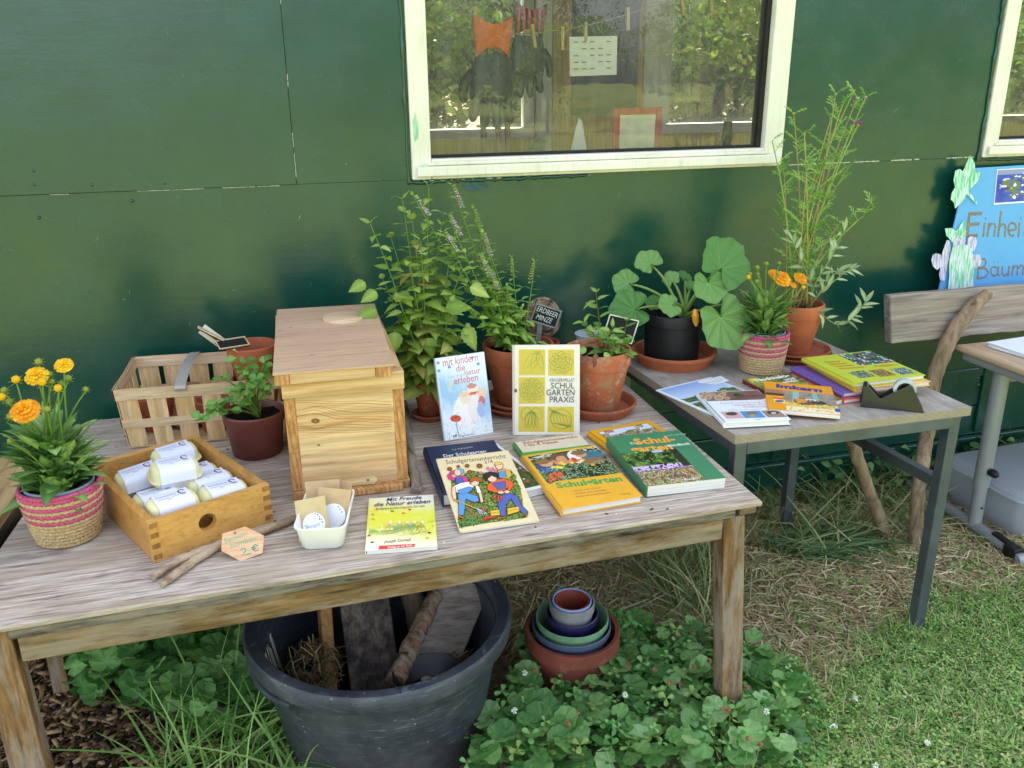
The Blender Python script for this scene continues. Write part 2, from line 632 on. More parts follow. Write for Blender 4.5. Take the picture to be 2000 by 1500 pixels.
# scratches and runs in the paint
SCR = plain('scratched_green', '5f8f70', .5, .4)
rs_ = random.Random(17)
sc2 = MB()
for i in range(120):
    x, z = rs_.uniform(-.75, 2.6), rs_.uniform(.5, 1.9)
    if .40 < x < 1.72 and z > 1.27 or 2.4 < x and z > 1.2:
        continue
    y = WY-.0046 if x < .1 and z > 1.31 else WY-.0006
    a, L_ = rs_.uniform(0, 3.14), rs_.uniform(.004, .03)
    wd = rs_.uniform(.0003, .0009)
    dx, dz = math.cos(a)*L_, math.sin(a)*L_
    mx, mz = x+dx*.5+rs_.uniform(-.004, .004), z+dz*.5+rs_.uniform(-.004, .004)
    sc2.add([(x, y, z), (mx+wd, y, mz-wd), (x+dx, y, z+dz), (mx-wd, y, mz+wd)], [(0, 1, 2, 3)])
sc2 = W('scratches', sc2, SCR, trailer, kind='stuff')

def window(x0, x1, z0, z1):
    fw = .060
    y0, y1 = WY-.012, WY+.060
    fr = W('window', xz(x0+.001, x0+fw, z0+.001, z1, y0, y1), WHITE, trailer, bevel=.004)
    for a in ((x1-fw-.010, x1-.001, z0+.001, z1), (x0+fw+.0005, x1-fw-.0105, z0+.001, z0+fw), (x0+fw+.0005, x1-fw-.0105, z1-fw, z1)):
        W('frame', xz(*a, y0+.0004, y1), WHITE, fr, bevel=.004)
    W('sill', xz(x0+.014, x1-.018, z0+.010, z0+.040, y0-.014, y0-.0005), WHITE, fr, bevel=.004)
    W('drip_edge', xz(x0+fw*.7, x1-fw, z0+.0415, z0+.052, y0-.008, y0-.0005), WHITE, fr, bevel=.003)
    gk = MB()
    xz(x1-fw-.026, x1-fw-.011, z0+fw+.0005, z1-fw-.001, WY+.012, y1-.002, gk)
    W('gasket', gk, GASKET, fr, bevel=.004)
    g2 = MB()
    xz(x0+fw+.001, x1-fw-.027, z0+fw+.0005, z0+fw+.008, WY+.018, y1-.004, g2)
    xz(x0+fw+.001, x0+fw+.006, z0+fw+.009, z1-fw-.001, WY+.018, y1-.004, g2)
    W('gasket', g2, GASKET, fr, bevel=.002)
    W('pane', MB().add([(x0+fw+.002, WY+.032, z0+fw+.002), (x1-fw-.02, WY+.032, z0+fw+.002), (x1-fw-.02, WY+.032, z1-fw-.002), (x0+fw+.002, WY+.032, z1-fw-.002)], [(0, 1, 2, 3)]), GLASS, fr)
    return fr
w1 = window(.437, 1.684, 1.309, 2.36)
window(2.499, 3.75, 1.309, 2.36)
# green smears of paint on the white frame
GSM = NT('smeared_green_paint')
_n = GSM.noise(GSM.co((90, 90, 14)), 1, 4, .6)
GSM.fin(GSM.ramp(_n, [(.3, 'dfe3cf'), (.7, '6fbd8d')]), .5)
sm = MB()
for px, py, w_, h_ in ((812, 250, .016, .075), (828, 323, .022, .008)):
    c = YP(px, py, WY-.012)
    q = []
    for i in range(18):
        a = 2*math.pi*i/18
        rr = rnd.uniform(.75, 1.1)
        q.append((c.x+w_*.55*math.cos(a)*rr, WY-.0126-(.0138 if py > 300 else 0), c.z+h_*.6*math.sin(a)*rr))
    sm.add(q, [tuple(range(17, -1, -1))])
W('paint_smear', sm, GSM.m, w1)

# body of the trailer: roof, ends, floor, back wall with its own windows
BY = 4.85
W('roof', xz(X0-.08, X1+.08, ZT+.002, ZT+.10, WY-.16, BY+.2), plain('grey_roof', '6d7070', .7), trailer, bevel=.01)
W('inner_ceiling', xz(X0+.05, X1-.05, ZT-.12, ZT-.10, WY+.07, BY-.01), INWHITE, trailer)
W('floor', xz(X0, X1, .50, .56, WY+.075, BY), INFLOOR, trailer)
for x in (X0, X1-.05):
    W('end_wall', xz(x, x+.05, .5, ZT, WY+.055, BY-.001), INWHITE, trailer)
bw = [(.62, 1.50), (2.26, 3.25), (4.2, 5.2)]
W('back_wall', xz(X0, X1, .5, 1.272, BY, BY+.05), PINEWALL, trailer)
W('back_wall', xz(X0, X1, 2.3, ZT, BY, BY+.05), PINEWALL, trailer)
xs = [X0]+[q for b in bw for q in b]+[X1]
for i in range(0, len(xs), 2):
    W('back_wall', xz(xs[i], xs[i+1], 1.274, 2.298, BY, BY+.05), PINEWALL if i else INWHITE, trailer)
for a, b in bw:
    f = W('back_window', xz(a, b, 1.274, 1.33, BY-.03, BY+.03), WHITE, trailer, bevel=.003)
    for q in ((a, a+.06, 1.332, 2.24), (b-.06, b, 1.332, 2.24), (a, b, 2.242, 2.298)):
        W('frame', xz(*q, BY-.025, BY+.03), WHITE, f, bevel=.003)
    W('pane', MB().add([(a+.06, BY, 1.33), (b-.06, BY, 1.33), (b-.06, BY, 2.24), (a+.06, BY, 2.24)], [(0, 1, 2, 3)]), GLASSB, f)
W('dark_panel', xz(1.715, 2.10, 1.39, 2.29, BY-.03, BY-.002), INDARK, trailer)
for a in ((1.60, 1.705, .56, 2.29), (2.105, 2.14, 1.39, 2.29)):
    W('post', xz(*a, BY-.05, BY-.003), PINEWALL, trailer, bevel=.003)
W('white_post', xz(1.51, 1.598, .56, 2.29, BY-.04, BY-.004), WHITE, trailer)
W('white_post', xz(2.142, 2.255, .56, 2.29, BY-.04, BY-.004), WHITE, trailer)
W('inner_sill', xz(.42, 1.72, 1.325, 1.345, WY+.065, WY+.30), PINEWALL, trailer)
for x in (.0, 1.0, 2.1, 3.2):
    W('axle_block', xz(x, x+.16, 0, .5, 3.4, 3.7), GASKET, trailer)

# ================================================================== things behind the window
LY = 2.86
SZ = 1.3455
LINE = [YP(*p, LY) for p in ((870, -14), (905, 22), (940, 54), (1010, 66), (1090, 59), (1160, 46), (1225, 28), (1290, 8), (1345, -6), (1440, -22), (1520, -40))]
TWINE = plain('jute_twine', '8a7a4c', .9, .1)
lm = MB()
lm.tube(catmull(LINE, 4), .0022, 5)
solo('washing_line', 'thin twine line strung behind the trailer window', 'twine', lm, TWINE, LINE[4], smooth=80)
PINW = wood('clothespin_wood', 'b0924c', 'd9bf7e', 'z', 90, 4, .6)
for i, (px, py, tilt, lab) in enumerate((
        (1042, 70, -8, 'wooden clothespin on the twine next to the dark glove'),
        (1098, 75, -2, 'wooden clothespin on the twine left of the printed sheet'),
        (1143, 67, 0, 'wooden clothespin gripping the printed sheet behind the window'),
        (1226, 37, -4, 'wooden clothespin on the twine right of the printed sheet'),
        (1332, 8, -14, 'wooden clothespin on the twine near the white inner post'),
        (1388, 0, -8, 'wooden clothespin above the old jar, tilted on the twine'),
        (1424, -6, 4, 'wooden clothespin on the twine end near the dark gasket'))):
    c = YP(px, py, LY)
    T = Matrix.Translation(c) @ Matrix.Rotation(R(tilt), 4, 'Y')
    t = thing('clothespin', lab, 'clothespin', c-Vector((0, 0, .04)), 'clothespins on the twine')
    for s in (-1, 1):
        m = MB()
        m.add([(-.005, s*.0015, .035), (.005, s*.0015, .035), (.005, s*.0015, -.035), (-.005, s*.0015, -.035),
               (-.005, s*.008, .035), (.005, s*.008, .035), (.005, s*.0045, -.035), (-.005, s*.0045, -.035)],
              [(0, 1, 2, 3), (7, 6, 5, 4), (0, 4, 5, 1), (1, 5, 6, 2), (2, 6, 7, 3), (3, 7, 4, 0)], T)
        W('prong', m, PINW, t)
    m = MB()
    m.tube([T @ Vector((-.006, -.006, .008)), T @ Vector((.006, -.006, .008)), T @ Vector((.006, .006, .008)), T @ Vector((-.006, .006, .008))], .0012, 5, closed=True)
    W('spring', m, plain('spring_steel', '6a6a68', .4, .5, .8), t, smooth=60)

# work gloves: palm, cuff and five fingers in one skin of tubes
def glove(name, label, c, s, body, cuff, flip=1, rot=0, group='gloves on the twine'):
    T = Matrix.Translation(c) @ Matrix.Rotation(R(rot), 4, 'Y') @ Matrix.Diagonal((s*flip, s, s, 1))
    t = thing(name, label, 'glove', c, group)
    m = MB()
    def sec(z, a, b, x=0):
        return [(x+a*math.cos(2*math.pi*k/16), b*math.sin(2*math.pi*k/16), z) for k in range(16)]
    secs = [sec(-.07, .042, .016), sec(-.095, .050, .020), sec(-.13, .056, .022), sec(-.165, .055, .020), sec(-.180, .050, .015)]
    vs = [q for x in secs for q in x]
    fs = [(i*16+k, i*16+(k+1) % 16, (i+1)*16+(k+1) % 16, (i+1)*16+k) for i in range(4) for k in range(16)]+[tuple(range(64, 80))]
    m.add(vs, fs, T)
    for x, l, dx in ((-.040, .050, -.010), (-.014, .064, -.002), (.012, .060, .004), (.037, .046, .010)):
        m.tube([T @ Vector((x, 0, -.165)), T @ Vector((x+dx*.4, .006, -.18-l*.4)), T @ Vector((x+dx, .003, -.18-l*.8)), T @ Vector((x+dx, -.002, -.18-l))], [.0135*s, .0135*s, .012*s, .006*s], 9)
    m.tube([T @ Vector((.045, 0, -.11)), T @ Vector((.068, .006, -.135)), T @ Vector((.074, .004, -.165)), T @ Vector((.070, 0, -.182))], [.015*s, .014*s, .012*s, .006*s], 9)
    W('hand_part', m, body, t, smooth=180)
    m = MB()
    cs = [sec(0, .052, .020), sec(-.02, .050, .021), sec(-.05, .045, .018), sec(-.078, .044, .0175)]
    vs = []
    for i, q in enumerate(cs):
        vs += [(x, y, z+(.022*(abs(x)/.05)**2 if i == 0 else (-.028*(1-(abs(x)/.044)**2)*-1 if i == 3 else 0))) for x, y, z in q]
    m.add(vs, [(i*16+k, i*16+(k+1) % 16, (i+1)*16+(k+1) % 16, (i+1)*16+k) for i in range(3) for k in range(16)], T)
    W('cuff', m, cuff, t, smooth=180)
GBLK = plain('black_glove_rubber', '15171a', .45, .5, 0, .3, 60, .3)
ORNG = plain('orange_glove_knit', 'e2641d', .85, .2, 0, .15, 160, .4)
REDK = NT('red_striped_knit')
_w = REDK.n('TexWave', bands_direction='X')
REDK.l(REDK.co((1, 1, 1)), _w.inputs['Vector'])
_w.inputs['Scale'].default_value = 18
REDK.fin(REDK.ramp(_w.outputs['Fac'], [(.35, '2c1719'), (.5, 'a1262b'), (.8, 'b3383a')]), .9, .2)
glove('work_glove', 'black work glove with bright orange knitted cuff hanging behind the window', YP(962, 48, LY-.02), 1.28, GBLK, ORNG, -1, 2)
glove('work_glove', 'dark work glove with red striped cuff hanging beside the orange cuffed one', YP(1036, 20, LY+.05), 1.1, GBLK, REDK.m, 1, 4)

# printed sheet on the line
PAPER = plain('white_paper', 'e9e8e2', .8, .3, 0, .03, 20, .02)
INK = plain('print_ink', '55565a', .8, .2)
t = thing('printed_sheet', 'white printed timetable sheet clipped to the twine behind the window', 'paper', YP(1160, 148, LY-.006))
q = [YP(*p, LY-.006) for p in ((1112, 72), (1206, 70), (1205, 146), (1113, 149))]
sh = MB()
k = 8
for j in range(2):
    for i in range(k+1):
        a = q[0].lerp(q[1], i/k) if j == 0 else q[3].lerp(q[2], i/k)
        sh.v.append((a.x, a.y+.003*math.sin(i*.9)*(j+.4), a.z))
sh.f = [(i, i+1, k+2+i, k+1+i) for i in range(k)]
sh.c = [None]*k
W('sheet', sh, PAPER, t, smooth=180)
tx = MB()
for r_ in range(5):
    for c_ in range(5):
        if (r_*3+c_) % 4 == 3:
            continue
        a = q[0].lerp(q[1], .12+c_*.17)
        b = q[3].lerp(q[2], .12+c_*.17)
        p = a.lerp(b, .14+r_*.17)
        tx.box((p.x, p.y-.0062, p.z), (.016, .0003, .0022))
W('print', tx, INK, t)

# red frame, jar and broom handles standing inside; white card added for a reflection
RED = plain('red_frame_paint', 'b31c2e', .55, .4, 0, .3, 50, .2)
FY = 2.78
a, b = YP(1200, 211, FY), YP(1291, 293, FY)
t = thing('picture_frame', 'small worn red frame around a blank cream sheet on the inner window ledge', 'frame', ((a.x+b.x)/2, FY, SZ))
x0, x1, z1 = a.x, b.x, a.z
for r in ((x0, x0+.022, SZ, z1), (x1-.022, x1, SZ, z1)):
    W('frame_side', xz(*r, FY, FY+.014), RED, t, bevel=.002)
W('frame_side', xz(x0+.0225, x1-.0225, z1-.022, z1, FY, FY+.014), RED, t, bevel=.002)
W('frame_side', xz(x0+.0225, x1-.0225, SZ, SZ+.012, FY, FY+.014), RED, t, bevel=.002)
W('backing', xz(x0+.0225, x1-.0225, SZ+.0125, z1-.0225, FY+.006, FY+.010), plain('cream_sheet', 'd8d6c2', .8), t)
c = YP(1424, 286, FY)
jm = MB()
jm.lathe([(.013, 0), (.017, .004), (.017, .07), (.015, .085), (.015, .10), (.012, .10), (.012, .008)], 16, Matrix.Translation((c.x, FY+.02, SZ)), capb=True)
solo('old_jar', 'small dusty brown cylinder jar on the inner ledge by the dark gasket', 'jar', jm, plain('dusty_amber', '6d6440', .5, .5, 0, .3, 60), (c.x, FY+.02, SZ), smooth=40)
p = YP(1130, 225, 2.84)
cm = MB()  # solid white shape standing in for an outdoor reflection in the pane
cm.add([(p.x-.03, 2.84, SZ), (p.x+.035, 2.84, SZ), (p.x+.035, 2.90, SZ+.11), (p.x+.022, 2.90, SZ+.12), (p.x-.03, 2.843, SZ), (p.x+.035, 2.843, SZ), (p.x+.035, 2.903, SZ+.11), (p.x+.022, 2.903, SZ+.12)],
       [(3, 2, 1, 0), (4, 5, 6, 7), (0, 1, 5, 4), (1, 2, 6, 5), (2, 3, 7, 6), (3, 0, 4, 7)])
solo('reflection_card', 'added white card standing in for a pale window reflection between glove and red frame', 'card', cm, PAPER, (p.x, 2.84, SZ))
HW = wood('tool_handle_wood', '8e6a4a', 'b8916c', 'z', 60, 2, .5)
for i, (px, tone) in enumerate(((950, 0), (978, 0), (995, 1))):
    a = YP(px, 300, 3.05)
    m = MB()
    m.tube([(a.x, 3.05, .56), (a.x+.004, 3.07, 1.18), (a.x-.002+i*.003, 3.10, 1.58+.02*i)], .011, 10)
    solo('tool_handle', ('slim wooden tool handle standing under the orange cuffed glove', 'wooden tool handle standing beside the first slim handle', 'thick wooden tool handle standing inside below the dark glove')[i], 'handle', m, HW, (a.x, 3.05, .56), 'tool handles inside the trailer', smooth=60)
pm = MB()
a = YP(1045, 292, 2.80)
pm.add([(a.x-.05, 2.78, SZ), (a.x+.02, 2.78, SZ), (a.x+.055, 2.84, SZ+.055), (a.x+.03, 2.84, SZ+.062), (a.x-.05, 2.80, SZ), (a.x+.02, 2.80, SZ), (a.x+.055, 2.86, SZ+.055), (a.x+.03, 2.86, SZ+.062)],
       [(3, 2, 1, 0), (4, 5, 6, 7), (0, 1, 5, 4), (1, 2, 6, 5), (2, 3, 7, 6), (3, 0, 4, 7)])
solo('wood_offcut', 'short grey wood offcut leaning on the inner window ledge', 'wood', pm, wood('grey_offcut', '5c5346', '857a68', 'x', 70, 5), (a.x, 2.79, SZ))

# ================================================================== tables
def XP(px, py, x):
    d = ray(px, py)
    return Vector(CAM + d*(x/d[0]))
PLY = wood('weathered_plywood', '84766a', 'd2c7b8', 'x', 135, 7, .75, tint='a08a70', tintamt=.5, bump=.5, contrast=(.33, .64), spots=(5, '4c4038', .4), cracks=(.75, 1.1, '5a4c40', .75))
OAK = wood('weathered_oak', '4a361e', '927449', 'x', 60, 4, .75, tint='a39a8a', tintamt=.45, bump=.8, cracks=(1.0, .9, '33241a', .85))
OAKZ = wood('weathered_oak_upright', '553a1e', '99744a', 'z', 60, 4, .75, tint='aaa294', tintamt=.5, bump=.8, cracks=(1.0, .9, '38261a', .85))
STRIP = wood('flaking_edge_strip', '261f18', '766a5a', 'x', 80, 7, .85, tint='b8b0a0', tintamt=.3, bump=.9, contrast=(.38, .60))
TZ = .675
t = thing('wooden_table', 'long low weathered wooden table with plywood top holding beehive and books', 'table', (.24, 2.05, 0))
top = [(-.625, 1.528), (1.036, 1.568), (1.056, 2.575), (-.545, 2.575)]
W('tabletop', MB().prism(top, TZ-.011, TZ), PLY, t, bevel=.002)
W('edge_strip', MB().bar((-.522, 1.5515, .6515), (.972, 1.5875, .6515), .030, .0215), STRIP, t, bevel=.004)
W('front_rail', MB().bar((-.510, 1.555, .6135), (.944, 1.590, .6135), .026, .053), OAK, t, bevel=.003)
W('side_rail', MB().bar((1.0, 1.67, .620), (1.01, 2.50, .620), .026, .07), OAK, t, bevel=.003)
W('side_rail', MB().bar((-.55, 1.67, .620), (-.53, 2.50, .620), .026, .07), OAK, t, bevel=.003)
W('back_rail', MB().bar((-.49, 2.52, .620), (.94, 2.52, .620), .026, .07), OAK, t, bevel=.003)
W('corner_block', MB().bar((.983, 1.598, .652), (1.028, 1.600, .652), .045, .020), OAK, t, bevel=.004)
for p, q in (((.972, 1.602, .6395), (1.014, 1.592, 0)), ((-.548, 1.570, .663), (-.532, 1.565, 0)), ((.985, 2.49, .663), (1.00, 2.50, 0)), ((-.52, 2.49, .663), (-.53, 2.50, 0))):
    W('leg', MB().bar(p, q, .056, .050, up=(0, 1, 0)), OAKZ, t, bevel=.004)

def ply_edge():
    tt = NT('grey_film_plywood')
    v = tt.co((1, 1, 1))
    f = tt.noise(tt.co((9, 3, 9)), 3, 7, .7, .6)
    c = tt.ramp(f, [(.3, '857c72'), (.5, '9d948a'), (.72, 'b5aca1')])
    st = tt.noise(v, 4, 5, .6)
    c = tt.mix(tt.math('MULTIPLY', tt.ramp(st, [(.5, 0.0), (.7, 1.0)]), .4), c, '6b6154')
    g = tt.n('NewGeometry')
    s = tt.n('SeparateXYZ')
    tt.l(g.outputs['Normal'], s.inputs[0])
    side = tt.math('LESS_THAN', tt.math('ABSOLUTE', s.outputs[2]), .5)
    wv = tt.n('TexWave', bands_direction='Z')
    tt.l(v, wv.inputs['Vector'])
    wv.inputs['Scale'].default_value = 85
    wv.inputs['Distortion'].default_value = .6
    e = tt.ramp(wv.outputs['Fac'], [(.3, '6a5c48'), (.7, 'b9a987')])
    c = tt.mix(side, c, tt.mix(.35, e, c))
    tt.bump(f, .2, .003)
    return tt.fin(c, .6, .4)
STEEL = plain('dull_grey_steel', '626a70', .42, .5, .55, .3, 9, .04)
T2 = .735
t = thing('school_table', 'grey plywood school table on square steel legs with squash and open books', 'table', (1.45, 2.18, 0))
W('tabletop', MB().prism([(1.097, 1.808), (1.815, 1.798), (1.800, 2.56), (1.060, 2.56)], T2-.026, T2), ply_edge(), t, bevel=.002)
for p, q in (((1.135, 1.824, .6925), (1.757, 1.816, .6925)), ((1.115, 2.53, .6925), (1.745, 2.53, .6925))):
    W('rail', MB().bar(p, q, .030, .032), STEEL, t, bevel=.002)
for p, q in (((1.118, 1.845, .6925), (1.100, 2.508, .6925)), ((1.773, 1.838, .6925), (1.760, 2.508, .6925)), ((1.773, 1.838, .50), (1.740, 2.462, .50))):
    W('side_rail' if p[2] > .6 else 'brace', MB().bar(p, q, .030, .032), STEEL, t, bevel=.002)
for x, y in ((1.118, 1.826), (1.773, 1.820), (1.098, 2.526), (1.742, 2.480)):
    W('leg', MB().bar((x, y, .7085), (x-.002, y, 0), .034, .034, up=(0, 1, 0)), STEEL, t, bevel=.003)

# third desk at the right edge
BEECH = wood('beech_laminate', 'b79a78', 'd3b897', 'y', 50, 3, .4, bump=.05)
PGREY = plain('grey_powder_coat', '9a9ea0', .38, .5, .25, .06, 20, .02)
BLKP = plain('black_plastic', '141415', .45, .5, 0, .2, 40, .05)
DZ = .690
t = thing('height_adjustable_desk', 'beech topped desk on grey tube leg with black caster', 'desk', (2.9, 2.1, 0))
W('tabletop', MB().prism([(2.312, 1.80), (2.98, 1.80), (2.98, 2.413), (2.312, 2.413)], DZ-.020, DZ), BEECH, t, bevel=.006)
W('under_frame', MB().bar((2.35, 1.83, DZ-.036), (2.35, 2.39, DZ-.036), .05, .030), PGREY, t, bevel=.008)
W('cross_rail', MB().bar((2.41, 2.262, DZ-.075), (2.88, 2.262, DZ-.075), .03, .05), PGREY, t, bevel=.01)
for x in (2.384, 2.91):
    W('post', MB().tube([(x, 2.262, .20), (x, 2.262, DZ-.051)], .0275, 20), PGREY, t, smooth=50)
    W('inner_tube', MB().tube([(x, 2.258, .045), (x, 2.262, .199)], .0235, 20), PGREY, t, smooth=50)
    W('foot_beam', MB().tube([(x, 2.60, .045), (x, 2.262, .040), (x-.012, 2.09, .040)], .021, 16), PGREY, t, smooth=50)
    kb = MB()
    kb.lathe([(.0005, 0), (.013, .002), (.015, .012), (.013, .03), (.008, .036), (.0005, .037)], 14, Matrix.Translation((x+.0, 2.236, .265)) @ Matrix.Rotation(R(90), 4, 'X'))
    W('knob', kb, BLKP, t, smooth=50)
    c = MB()
    c.bar((x-.008, 2.16, .0635), (x-.014, 2.06, .058), .030, .010)
    c.box((x-.015, 2.065, .042), (.046, .05, .040))
    cs = W('caster', c, BLKP, t, bevel=.008)
    wm = MB()
    wm.tube([(x-.030, 2.038, .024), (x+.002, 2.038, .024)], .024, 18)
    W('wheel', wm, PGREY, cs, smooth=40)
    W('hole', MB().tube([(x-.004, 2.239, .12), (x-.004, 2.2335, .12)], .004, 8), BLKP, t)

PSTK = plain('copy_paper', 'eceef2', .7, .3, 0, .02)
sm_ = MB()
for i in range(7):
    a = XP(1962, 690, 2.47)
    T = Matrix.Translation((2.52+rnd.uniform(-.008, .008), 2.22+rnd.uniform(-.01, .01), DZ+.0012+i*.0022)) @ Matrix.Rotation(R(8+rnd.uniform(-6, 6)), 4, 'Z')
    sm_.box((0, 0, 0), (.21, .297, .0018), T)
solo('paper_stack', 'loose stack of white sheets on the beech desk', 'paper', sm_, PSTK, (2.52, 2.22, DZ))
PENB = plain('blue_pen_plastic', '2450b8', .25, .5)
a, b = Vector((2.44, 2.375, DZ+.007)), Vector((2.575, 2.365, DZ+.007))
t = thing('ballpoint_pen', 'blue ballpoint pen with silver tip lying behind the paper stack', 'pen', (a+b)/2-Vector((0, 0, .007)))
W('barrel', MB().tube([a.lerp(b, .08), a.lerp(b, .5), b], [.0055, .0065, .006], 12), PENB, t, smooth=50)
W('tip', MB().tube([a, a.lerp(b, .04), a.lerp(b, .079)], [.0015, .0045, .0055], 12), plain('silver_tip', 'b9bcc0', .3, .5, .9), t, smooth=50)

# ================================================================== rustic bench
DRIFT = wood('driftwood', '574737', 'a3896a', 'z', 45, 3, .75, tint='b9a184', tintamt=.5, bump=.7)
GREYB = wood('silvered_board', '766c62', 'bdb3a8', 'x', 50, 2.6, .85, tint='a08f7c', tintamt=.5, bump=.8, rings=(14, 8, .4), cracks=(1.2, .5, '4a4038', .8))
t = thing('rustic_bench', 'rustic bench with silvered plank backrest on bent driftwood posts', 'bench', (2.6, 2.4, 0))
rb = random.Random(5)
bd = MB()
n = 24
for i in range(n+1):
    x = 2.022+i*(1.5/n)
    e = rb.uniform(-.003, .003)
    sk = .030 if i == 0 else 0
    for y, z in ((2.432, .708+e), (2.432, .884+e*.7), (2.470, .880+e*.7), (2.470, .706+e)):
        bd.v.append((x+(.884-z)*.20*(1 if i == 0 else 0)+rb.uniform(-.003, .003)*(i == 0), y, z))
for i in range(n):
    for k in range(4):
        bd.f.append((i*4+k, i*4+(k+1) % 4, i*4+4+(k+1) % 4, i*4+4+k))
bd.f += [(3, 2, 1, 0), (n*4, n*4+1, n*4+2, n*4+3)]
bd.c = [None]*len(bd.f)
W('backrest', bd, GREYB, t, bevel=.005)
def log(P, rr, n=10, seed=1, sides=12):
    r = random.Random(seed)
    pts = catmull(P, n)
    k = len(pts)
    rad = [np.interp(i/(k-1), np.linspace(0, 1, len(rr)), rr)*r.uniform(.95, 1.06) for i in range(k)]
    pts = [p+Vector((r.uniform(-1, 1), r.uniform(-1, 1), 0))*.0015 for p in pts]
    m = MB()
    m.tube(pts, rad, sides, wob=.07, rg=r)
    return m
W('post', log([(2.10, 2.215, -.01), (2.117, 2.265, .215), (2.195, 2.35, .39), (2.222, 2.39, .567), (2.268, 2.398, .715), (2.338, 2.398, .82), (2.402, 2.400, .872)], [.023, .024, .025, .027, .028, .027, .020], 8, 3), DRIFT, t, smooth=70)
W('post', log([(2.072, 2.322, -.01), (1.995, 2.31, .13), (1.919, 2.30, .263), (1.837, 2.30, .437), (1.80, 2.30, .52), (1.72, 2.31, .66)], [.024, .022, .021, .021, .02, .02], 8, 4), DRIFT, t, smooth=70)
W('post', log([(3.35, 2.22, -.01), (3.32, 2.35, .4), (3.3, 2.40, .9)], [.024, .026, .024], 8, 7), DRIFT, t, smooth=70)

# ================================================================== printing on flat things
PRINT = colmat('printed_ink', .30, .5)
CHALK = colmat('chalk_and_marker', .8, .2)
_tc = {}
def text_mesh(s, bold=0.0, shear=0.0, res=2, space=1.0):
    key = (s, bold, shear, space)
    if key not in _tc:
        cu = bpy.data.curves.new('lettering', 'FONT')
        cu.body = s
        cu.size = 1
        cu.offset = bold
        cu.shear = shear
        cu.resolution_u = res
        cu.space_character = space
        ob = bpy.data.objects.new('lettering', cu)
        me = ob.to_mesh()
        vs = [(v.co.x, v.co.y) for v in me.vertices]
        fs = [tuple(p.vertices) for p in me.polygons]
        ob.to_mesh_clear()
        bpy.data.objects.remove(ob)
        bpy.data.curves.remove(cu)
        xs_ = [v[0] for v in vs] or [0]
        ys_ = [v[1] for v in vs] or [0]
        _tc[key] = (vs, fs, min(xs_), max(xs_), min(ys_), max(ys_))
    return _tc[key]
class Print:
    """flat print on a surface; T maps (x right, y up, z out) in metres"""
    def __init__(s, T, w, h):
        s.m, s.T, s.w, s.h, s.k = MB(), T, w, h, .00012
    def _z(s):
        s.k += .00002
        return s.k
    def poly(s, pts, col):
        z = s._z()
        s.m.add([(u*s.w, v*s.h, z) for u, v in pts], [tuple(range(len(pts)))], s.T, lin(col))
    def rect(s, a, b, c, d, col):
        s.poly([(a, b), (c, b), (c, d), (a, d)], col)
    def ell(s, u, v, ru, rv, col, n=18, rot=0):
        ca, sa = math.cos(rot), math.sin(rot)
        P = []
        for i in range(n):
            x, y = ru*s.w*math.cos(2*math.pi*i/n), rv*s.h*math.sin(2*math.pi*i/n)
            P.append((u+(x*ca-y*sa)/s.w, v+(x*sa+y*ca)/s.h))
        s.poly(P, col)
    def line(s, pts, wid, col):
        z = s._z()
        P = [Vector((u*s.w, v*s.h)) for u, v in pts]
        vs = []
        for i, p in enumerate(P):
            d = (P[min(i+1, len(P)-1)]-P[max(i-1, 0)])
            if d.length < 1e-9:
                d = Vector((1, 0))
            d.normalize()
            nn = Vector((-d.y, d.x))*wid/2
            vs += [(p.x+nn.x, p.y+nn.y, z), (p.x-nn.x, p.y-nn.y, z)]
        s.m.add(vs, [(2*i+1, 2*i+3, 2*i+2, 2*i) for i in range(len(P)-1)], s.T, lin(col))
    def text(s, str_, u, v, hh, col, al='l', bold=0.0, shear=0.0, wid=None, rot=0.0, space=1.0):
        """hh = capital height as part of s.h; wid = total width as part of s.w"""
        vs, fs, x0, x1, y0, y1 = text_mesh(str_, bold, shear, 2, space)
        k = hh*s.h*1.14/.70
        kx = k if wid is None else wid*s.w/max(1e-6, x1-x0)
        off = {'l': x0, 'c': (x0+x1)/2, 'r': x1}[al]
        z = s._z()
        ca, sa = math.cos(rot), math.sin(rot)
        out = []
        for x, y in vs:
            X, Y = (x-off)*kx, y*k
            out.append((u*s.w+X*ca-Y*sa, v*s.h+X*sa+Y*ca, z))
        s.m.add(out, fs, s.T, lin(col))
    def pic(s, a, b, c, d, fn, nx, ny):
        """photo: grid of cells coloured by fn(U, V) -> (..., 3) in sRGB 0..1"""
        z = s._z()
        U, V = np.meshgrid((np.arange(nx)+.5)/nx, (np.arange(ny)+.5)/ny)
        Cc = np.clip(fn(U, V), 0, 1)**2.2
        vs = [((a+(c-a)*i/nx)*s.w, (b+(d-b)*j/ny)*s.h, z) for j in range(ny+1) for i in range(nx+1)]
        k = len(s.m.v)
        s.m.v += [tuple(s.T @ Vector(q)) for q in vs]
        for j in range(ny):
            for i in range(nx):
                q = k+j*(nx+1)+i
                s.m.f.append((q, q+1, q+nx+2, q+nx+1))
                s.m.c.append(tuple(Cc[j, i]))
        s.m.has = True
    def done(s, parent, name='print', mat=None):
        return W(name, s.m, mat or PRINT, parent)
def vnoise(U, V, f, seed):
    r = np.random.default_rng(seed)
    g = r.random((f+2, f+2))
    x, y = (U % 1)*f, (V % 1)*f
    i, j = x.astype(int), y.astype(int)
    a, b = x-i, y-j
    a, b = a*a*(3-2*a), b*b*(3-2*b)
    return (g[j, i]*(1-a)+g[j, i+1]*a)*(1-b)+(g[j+1, i]*(1-a)+g[j+1, i+1]*a)*b
def hexc(h):
    return np.array([int(h[i:i+2], 16)/255 for i in (0, 2, 4)])
def over(C, mask, col):
    return np.where(mask[..., None], hexc(col), C)
